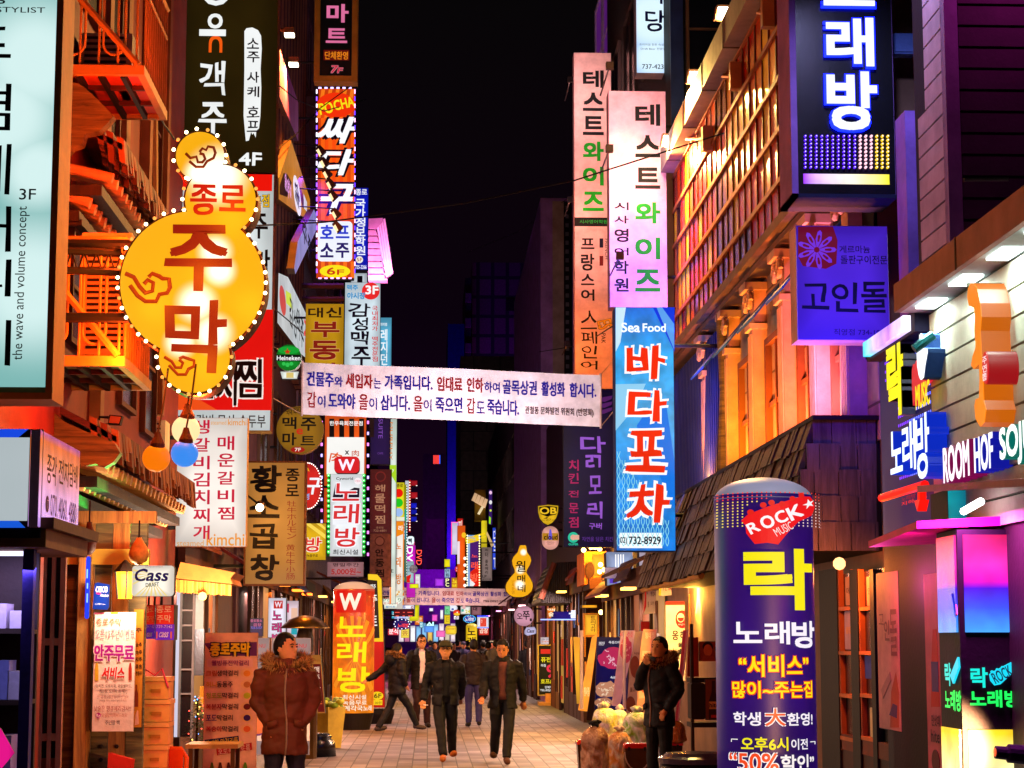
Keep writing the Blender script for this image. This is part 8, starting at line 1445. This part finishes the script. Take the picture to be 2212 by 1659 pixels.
r = thing('keg_box', 'dark boxy beer keg on the rack shelf left of the bottle poster', 'keg', PY(1600, 1240, 21.45)); m = MB(); m.rr(front(21.4), 1548, 925, 1668, 1240, .15, -.3, 0, '1a0e0a'); m.make('case', r)
# sliding doors with papers, right
r = thing('pub_door', 'wooden sliding pub doors with dark panes and pasted papers beside the purple column', 'door', (3.4, 15, 0)); fr('t33'); f = right(3.35)
m = MB()
for x0, x1 in ((505, 660), (775, 840), (950, 985), (1100, 1120)): m.rect(f, x0, -60, x1, 1700, 0, .05, '0a0504')
m.make('post', r); m = MB()
for x0, x1 in ((655, 780), (835, 962)):
    for y in (265, 650, 1020, 1390): m.rect(f, x0, y, x1, y + 32, 0, .045, 'b86a30')
    m.rect(f, x0, -60, x0 + 12, 1500, 0, .04, '9a5424').rect(f, x1 - 12, -60, x1, 1500, 0, .04, '9a5424')
m.rect(f, 655, 1420, 1220, 1560, 0, .04, '6a2c18').rect(f, 655, 1560, 1220, 2400, 0, .03, '3a140c'); m.make('frame', r); m = MB(); m.rect(f, 655, -60, 1220, 1420, -.02, .0, GL); m.make('pane', r); c = Vector((3.15, 15.2, 2.3)); m = MB(); m.ball(c, .05, '!ffb070@3', 10); m.make('lamp_globe', r); lamp('POINT', c - Vector((.1, .1, .1)), 22, 'ff8030', .06, None, r); lamp('POINT', (2.95, 13.2, 2.1), 7, 'ff50b0', .06, None, r)  # the pink point light is an added fill, no globe belongs to it
for x0, y0, x1, y1, c, tx, k, lb in ((665, 300, 775, 635, 'a890c8', '영업중', 'd8a030', 'lilac paper with ochre text in a pub door pane'), (840, 690, 955, 890, '1830c8', '', 'w', 'bright blue leaflet in the second pub door'), (915, 290, 950, 540, 'd89a10', '', 'w', 'narrow yellow paper at the edge of the second pub door'), (670, 0, 775, 250, 'b88a78', '메뉴', '6a4a40', 'beige notice in the top pane of the first pub door'), (855, 0, 940, 255, 'b07060', '안내', '5a2a24', 'dusky pink notice at the top of the second pub door'), (885, 1140, 950, 1420, 'c8c8a8', '', 'w', 'pale greenish leaflet at the foot of the second pub door')):
    sign(lb, x0, y0, x1, y1, 0, c, [(tx, x0 + 12, (y0 + y1) / 2 - 30, x1 - 12, (y0 + y1) / 2 + 30, k, dict(b=.03))] if tx else [], T=.008, face=right(3.335), name='notice', cat='notice', side=c)
sign('tall cream hanging scroll with faded brown Korean letters and a figure on the pub doors', 950, -40, 1140, 1330, 0, 'd8a888', [('고', 968, 330, 1010, 420, '8a5a4c', dict(b=.02, wob=.08)), ('인', 1012, 380, 1060, 560, '8a5a4c', dict(b=.02, wob=.08)), ('돌', 1065, 290, 1125, 690, '8a5a4c', dict(b=.02, wob=.08))], T=.02, face=right(3.22), name='hanging_scroll', cat='scroll', shapes=[('p', [(1060, 1310), (1070, 1000), (1110, 830), (1135, 1000), (1138, 1310)], 'c06030'), ('p', [(1055, 1200), (1085, 1100), (1125, 1120), (1120, 1230)], '5a3a70'), ('p', [(985, 980), (1060, 830), (1070, 900), (1000, 1060)], 'c09078')])
r = thing('notice_wall', 'black wall crowded with violet stickers and phone numbers', 'wall', (3.2, 13.4, 0)); f = right(3.25); m = MB(); m.rect(f, 1120, -60, 1380, 2400, -.05, 0, '0c0814'); m.make('panel', r); rn = random.Random(4)
for i in range(20):
    x = rn.uniform(1140, 1250); y = -40 + i * 75; m = MB(); m.rect(f, x, y, x + rn.uniform(40, 90), y + rn.uniform(35, 85), 0, .004 + i * .0006, rn.choice(('5a3a8a', '6a4a9a', '8a6a3a', '3a2a6a', '7a5a8a', '6a3a5a')))
    if i in (3, 7, 11, 14): text(m, f, ('ROAR', '38', '332-1877', '모집')[(3, 7, 11, 14).index(i)], x + 5, y + 8, x + 50, y + 30, '0a0810', b=.04, w=.018)
    m.make('sticker', r)
sign('leaning tall pink beer board with a red bottle picture and brand letters', 1375, -30, 1500, 2200, 0, 'c07078', [('hite', 1420, 1330, 1495, 1440, '4a2030', dict(b=.04)), ('만삿대', 1425, 1200, 1495, 1300, '4a2030', dict(b=.04))], T=.04, face=right(3.12), name='beer_board', cat='board', shapes=[('p', [(1415, 1130), (1420, 700), (1430, 460), (1460, 460), (1475, 700), (1490, 1130)], 'b82010'), ('r', (1420, 740, 1480, 1000), '4a3a80'), ('e', (1425, 1500, 1490, 1700), '5a1818')])
# ================================================================ left pavement things
fr('t03')
sign('orange menu banner with six rice wine names, each with a fruit picture', 1760, 490, 2220, 1800, 20.5, 'eab48c', [('종로주막', 1818, 575, 2165, 690, 'e8c418', dict(b=.07, wob=.04, out=('140a0a', .08))), ('웰빙퓨전막걸리', 1830, 728, 2150, 775, '8a1468', dict(b=.03))] +
     [t for i, (a, b_, k) in enumerate((('크림', '생막걸리', 'c85018'), ('허니', '동동주', 'd8a028'), ('청포도', '막걸리', 'a8b020'), ('복분자', '막걸리', 'b01818'), ('포도', '막걸리', '4a1878'), ('복숭아', '막걸리', 'c02820'))) for t in ((a, 1782, 815 + i * 96, 1782 + 46 * len(a), 865 + i * 96, k, dict(b=.04)), (b_, 1784 + 46 * len(a), 815 + i * 96, 1784 + 46 * (len(a) + len(b_)), 865 + i * 96, '2a1410', dict(b=.03)))] + [('칵테일 막걸리를', 1780, 1405, 2060, 1465, 'e8c020', dict(rot=7, wob=.04)), ('호로록-호로록', 1885, 1465, 2165, 1530, 'e8b8a0', dict(rot=7, wob=.03))],
     T=.02, name='vinyl_banner', cat='banner', side='c08a5a', shapes=[('p', [(1760, 580), (2220, 570), (2220, 690), (1850, 690)], '6a2a6a'), ('r', (1790, 715, 2185, 785), 'e8b4a0')] + [('e', (2080, 800 + i * 96, 2185, 878 + i * 96), 'ecb878') for i in range(6)] + [('e', (2105, 815 + i * 96, 2165, 868 + i * 96), c) for i, c in enumerate(('e89028', 'c87838', 'b8c020', '6a1410', '3a1060', 'e06828'))] + [('p', [(1770, 1415), (2062, 1380), (2068, 1440), (1776, 1478)], '181048'), ('p', [(1870, 1490), (2175, 1438), (2180, 1500), (1876, 1550)], 'b01c18')] + [('p', [(1815 + i * 72, 1800), (1815 + i * 72, 1660), (1825 + i * 72, 1610), (1840 + i * 72, 1610), (1850 + i * 72, 1660), (1850 + i * 72, 1800)], ('6a8a28', '5a2a1a', '4a1410', '5a3018', '5a9a28')[i]) for i in range(5)])
fr('c7')
for x0, x1, x2, lb, D in ((125, 330, 1, 'narrower white menu board half hidden by the man in the parka', 27.5), (365, 1065, 2, 'wide white menu board with red heading and a noodle bowl picture', 28)):
    sign(lb, x0, 230, x1, 2300, D, '#d8b8b8@.5', [('MENU', 60 if x2 == 1 else 745, 335, 270 if x2 == 1 else 1000, 402, 'b02028', dict(b=.0)), ('고추장불고기', x0 + 10, 520, x1 - 100 if x2 == 1 else 700, 580, '4a1a10', dict(b=.02))], T=.04, name='menu_board', cat='menu board', side='a89088', shapes=[('r', (x0 + 8, 1545, x1 - 8, 2050), 'f0e0dc'), ('e', (x0 - 150 if x2 == 1 else 380, 1560, x1 - 20 if x2 == 1 else 700, 1960), '6a3a8a'), ('e', (x0 - 130 if x2 == 1 else 400, 1590, x1 - 40 if x2 == 1 else 680, 1930), 'd87848')] + [('p', [(750 + i * 80, 2200), (750 + i * 80, 2080), (765 + i * 80, 2020), (785 + i * 80, 2020), (800 + i * 80, 2080), (800 + i * 80, 2200)], ('7a9a28', 'c03818', 'd08028')[i]) for i in range(3) if x2 == 2])
sign('glowing white karaoke shop panel with pink letters behind the menu boards', 320, -480, 640, 225, 30.5, '#f0ecff@1.0', [('W', 440, -410, 560, -310, '*f0e0f0', dict(b=.05)), ('노', 400, -250, 560, -90, '*c02878', dict(b=.04, out=('30103a', .04))), ('래', 390, -40, 560, 130, '*c02878', dict(b=.04, out=('30103a', .04))), ('방', 390, 155, 560, 290, '*c02878', dict(b=.04, out=('30103a', .04)))], T=.2, shapes=[('r', (420, -430, 580, -290), '*c01818')])
sign('pale glowing poster strip with a teal block next to the white karaoke panel', 645, -430, 860, 220, 30.7, '#f0d8e8@.9', [], T=.1, shapes=[('r', (730, 20, 835, 170), '*18a0b0'), ('r', (730, -300, 840, -60), '*e8b8a0'), ('r', (660, -380, 690, -220), '*c02050')])
sign('dark violet shop plate with rose letters and phone number at the window', 0, -120, 230, 200, 26.5, '#2a0a4a@.7', [('종로황소', 10, -100, 215, -50, '*c05888', dict(b=.02)), ('곱창', 60, -30, 200, 25, '*c05888', dict(b=.02)), ('723-5157', 15, 30, 215, 70, '*6a60d0', dict(b=.02))], T=.1)
r = thing('patio_heater', 'tall bronze patio heater with a wide domed reflector', 'heater', (PX_(655, 30), 30, 0)); c = Vector((PX_(657, 30), 30, 0)); m = MB(); zt_ = 2.1
m.lathe(c, [(.37, zt_ - .19), (.36, zt_ - .17), (.24, zt_ - .06), (.1, zt_ - .01), (.01, zt_)], '^b89050', 28); m.make('reflector', r, smooth=True); m = MB(); m.lathe(c, [(.09, 1.5), (.13, 1.58), (.13, 1.78), (.1, 1.9)], '2a1a0e', 18); m.make('burner', r); m = MB(); m.lathe(c, [(.03, .75), (.03, 1.5)], '^b08a50', 10).lathe(c, [(.2, 0), (.2, .7), (.14, .78)], '^7a5a30', 18); m.make('stand', r)
sign('orange A board with dark red panel and price letters beside the heater', 1085, 530, 1255, 1560, 31, '#e08a38@.7', [('최저가', 1140, 610, 1235, 655, '8a2a10'), ('맥', 1140, 735, 1225, 850, '*f0c8b0', dict(b=.04)), ('주', 1150, 880, 1235, 990, '*f0c8b0', dict(b=.04)), ('마', 1165, 1050, 1250, 1180, '*f0c8b0', dict(b=.04)), ('트', 1200, 1290, 1280, 1400, '*e06a30', dict(b=.04))], T=.3, name='a_board', shape=[(1080, 530), (1250, 530), (1330, 1560), (1180, 1560)], shapes=[('p', [(1115, 690), (1250, 690), (1320, 1540), (1205, 1540)], '*6a0c10@.8')])
r = thing('planter', 'yellow planter tub with pale cabbages before the shop pillar', 'planter', (PX_(712, 33), 33, 0)); c = Vector((PX_(711, 33), 33, 0)); m = MB(); m.lathe(c, [(.2, 0), (.27, .62), (.27, .66)], 'c8a030', 4); m.make('tub', r); m = MB(); rn = random.Random(2)
for i in range(26): p = c + Vector((rn.uniform(-.2, .2), rn.uniform(-.2, .2), rn.uniform(.66, .78))); m.ball(p, rn.uniform(.04, .08), rn.choice(('d8c830', '8aa020', 'c8d060', '4a5a10')), 8, (1, 1, .7))
m.make('cabbages', r, smooth=True)
r = thing('sign_weight', 'stack of black round sign weights beside the orange A board', 'sign weight', (PX_(690, 30.5), 30.5, 0)); c = Vector((PX_(685, 30.6), 30.6, 0)); m = MB(); m.lathe(c, [(.3, 0), (.28, .22), (.22, .26), (.24, .3), (.18, .34), (.05, .34)], '~140e0c', 26); m.make('weight', r, smooth=True)
fr('t03')
r = thing('shop_awning', 'orange fringed awning over the stew house door', 'awning', (-2.5, 23, 2.2)); f = front(22.8); m = MB(); m.prism(f, [(1520, 20), (2010, 70), (1990, 20), (2030, -30), (1560, -120)], -1.2, 0, 'b8702c'); m.make('canopy', r); m = MB(); rn = random.Random(1); x = 1518
while x < 1995: m.rect(f, x, 30 + (x - 1518) * .1, x + 12, 140 + (x - 1518) * .06 + rn.uniform(-6, 6), -.01, .012, rn.choice(('e08a30', 'c86a1c', 'f0a040'))); x += 13
m.make('fringe', r)
r = thing('awning_lamp', 'small lamp under the orange fringed awning', 'lamp', PY(1750, 150, 22.6)); m = MB(); m.ball(PY(1750, 175, 22.6), .05, '!ffc060@6', 8); m.make('bulb', r); lamp('POINT', PY(1760, 260, 21.9), 95, 'ffdcb8', .1, None, r)
r = thing('shop_window', 'metal framed folding shop windows beside the stew house', 'window', (-2.9, 23, 0)); f = front(23.6)
m = MB(); m.rect(f, 1520, 120, 1545, 1390, 0, .05, '*e0e0f8@.8').rect(f, 1550, 130, 1570, 1390, 0, .06, '6a6a70')
for y in (290, 420, 550, 800, 1010): m.rect(f, 1560, y, 1670, y + 14, 0, .05, '8a8084')
m.rect(f, 1660, 150, 1680, 1400, 0, .06, '7a7074').rect(f, 1840, 160, 1860, 500, 0, .06, '6a5a54'); m.make('frame', r); m = MB(); m.rect(f, 1560, 130, 1665, 1390, -.02, 0, GL).rect(f, 1680, 160, 1760, 460, -.02, .01, 'a8b0b8').rect(f, 1680, 460, 1760, 860, -.02, .02, '^6a7080'); m.make('pane', r)
r = thing('christmas_tree', 'small potted Christmas tree with tiny lights beside the orange menu banner', 'tree', PY(1700, 1650, 21.5)); c = PY(1700, 1450, 21.5); rn = random.Random(6); m = MB(); m.tube([c - Vector((0, 0, .2)), c + Vector((0, 0, .48))], [.02, .008], '3a2410', 6); m.make('trunk', r); m = MB(); g = MB()
for i in range(700):
    t = rn.random(); a = rn.uniform(0, 6.28); q = (1 - t) * .17 * rn.uniform(.3, 1.1); p = c + Vector((q * math.cos(a), q * math.sin(a), t * .5)); d = Vector((math.cos(a), math.sin(a), -.25)) * rn.uniform(.03, .06); s_ = Vector((-math.sin(a), math.cos(a), .2)) * .008; m.add([p - s_, p + s_, p + d], [(0, 1, 2)], rn.choice(('2a4a1c', '1e3814', '4a6a24')))
    if i % 22 == 0: g.ball(p + d, .008, rn.choice(('*ffd060@5', '*60a0ff@5', '*ff5040@4')), 6)
m.make('crown', r); g.make('lights', r)
# hanging gourds, exit lamp, green lamps of the tavern
fr('t02')
for x, y, w, h, c, lb in ((1200, 1440, 88, 118, 'c89a48', 'pale straw woven gourd hanging by the backlit beer board'), (770, 1330, 65, 145, '3a1408', 'dark woven gourd hanging beside the kiosk sign')):
    p = PY(x, y, 16.3); q = .25 * 16.3 / FPX; r = thing('woven_gourd', lb, 'ornament', p - Vector((0, 0, h * q))); m = MB(); m.lathe(p - Vector((0, 0, h * q)), [(.02, 0), (w * q * .8, h * q * .25), (w * q, h * q * .7), (w * q * .85, h * q * 1.2), (w * q * .45, h * q * 1.65), (.02, h * q * 1.95)], '%' + c, 18); m.make('gourd', r, smooth=True); m = MB(); m.tube([p + Vector((0, 0, h * q * .9)), p + Vector((0, 0, h * q * 2.2))], .008, '1a0c08', 5); m.make('cord', r)
p = PY(1075, 1225, 17.5); r = thing('flood_lamp', 'square flood lamp with green glow under the tavern eave', 'flood lamp', p); f = front(17.5); m = MB(); m.prism(f, [(1000, 1180), (1110, 1180), (1150, 1280), (1050, 1280)], .0, .05, '!e8ffff@5'); m.make('lens', r); m = MB(); m.prism(f, [(990, 1170), (1115, 1170), (1160, 1290), (1045, 1290)], -.06, -.001, '1a3a1a'); m.make('housing', r); lamp('AREA', p + Vector((.1, -.12, 0)), 14, '20ff50', .15, p + Vector((.3, -1, -.6)), r)
sign('small green emergency exit light under the tavern eave', 880, 1145, 945, 1235, 17.6, '#20e060@1.0', [], T=.06, shapes=[('p', [(900, 1165), (925, 1170), (930, 1200), (915, 1220), (895, 1200)], '*d0ffe0')], name='exit_light')
r = thing('flood_lamp', 'unlit dark framed flood lamp on the tavern roof', 'flood lamp', PY(995, 350, 17)); f = front(17); m = MB(); m.prism(f, [(945, 265), (1055, 275), (1035, 350), (930, 345)], -.1, 0, '1a0a06').prism(f, [(955, 275), (1045, 285), (1028, 342), (940, 336)], 0, .006, '~c05a20'); m.make('housing', r); m = MB(); m.tube([f.p(*f.uv(930, 350)), f.p(*f.uv(850, 355)), f.p(*f.uv(860, 285)), f.p(*f.uv(940, 290))], .012, '1a0a06', 5); m.make('arm', r)
# cables
fr('f')
for i, (pts, lb) in enumerate((([(250, 505, 18), (400, 470, 20), (560, 487, 24), (700, 480, 27), (1000, 440, 27), (1240, 390, 26), (1460, 320, 25), (1700, 245, 22)], 'long black cable crossing the street above the banner'), ([(600, 322, 38), (640, 290, 40), (690, 235, 41), (780, 170, 44)], 'thin black cable running up past the orange striped sign'), ([(110, 556, 17), (258, 520, 19), (345, 488, 19.5), (450, 440, 20)], 'thin cable running from the balcony to the gourd sign'), ([(335, 232, 17.3), (355, 270, 19), (376, 300, 19.7)], 'short cable from the upper balcony corner to the gourd sign'), ([(560, 150, 30), (640, 215, 36), (700, 240, 42), (790, 215, 48)], 'slack cable looping from the brown sign past the mart sign'), ([(1010, 545, 90), (1120, 500, 80), (1240, 420, 55), (1330, 330, 45)], 'faint cable rising to the pink academy signs'), ([(560, 640, 28), (620, 690, 34), (655, 720, 40)], 'short cable below the gourd sign toward the mustard sign'), ([(1165, 760, 58), (1260, 745, 44), (1330, 700, 32), (1480, 660, 28)], 'cable from the lilac building to the lattice ledge'))):
    P = [PY(*p) for p in pts]; Q = []
    for a in range(len(P) - 1):
        for s_ in range(6): Q.append(P[a].lerp(P[a + 1], s_ / 6))
    m = MB(); m.tube(Q + [P[-1]], .011, '0c0808', 5); solo(m, 'cable', lb, 'cable')
fr('t12')
r = thing('litter', 'scraps of pale litter on the paving', 'litter', (-1, 30, 0)); m = MB(); rn = random.Random(8)
for x, y in ((735, 1460), (790, 1530), (560, 1560), (1790, 1555), (500, 1560), (900, 1600), (1300, 1400), (1450, 1460), (1850, 1400)):
    d = ray(x, y); p = EYE + d * ((.012 - 1.7) / d.z); m.box(p - Vector((rn.uniform(.02, .07), rn.uniform(.05, .15), .008)), p + Vector((.05, .08, .006)), 'c8b098')
m.make('scraps', r); r['kind'] = 'stuff'
fr('f')
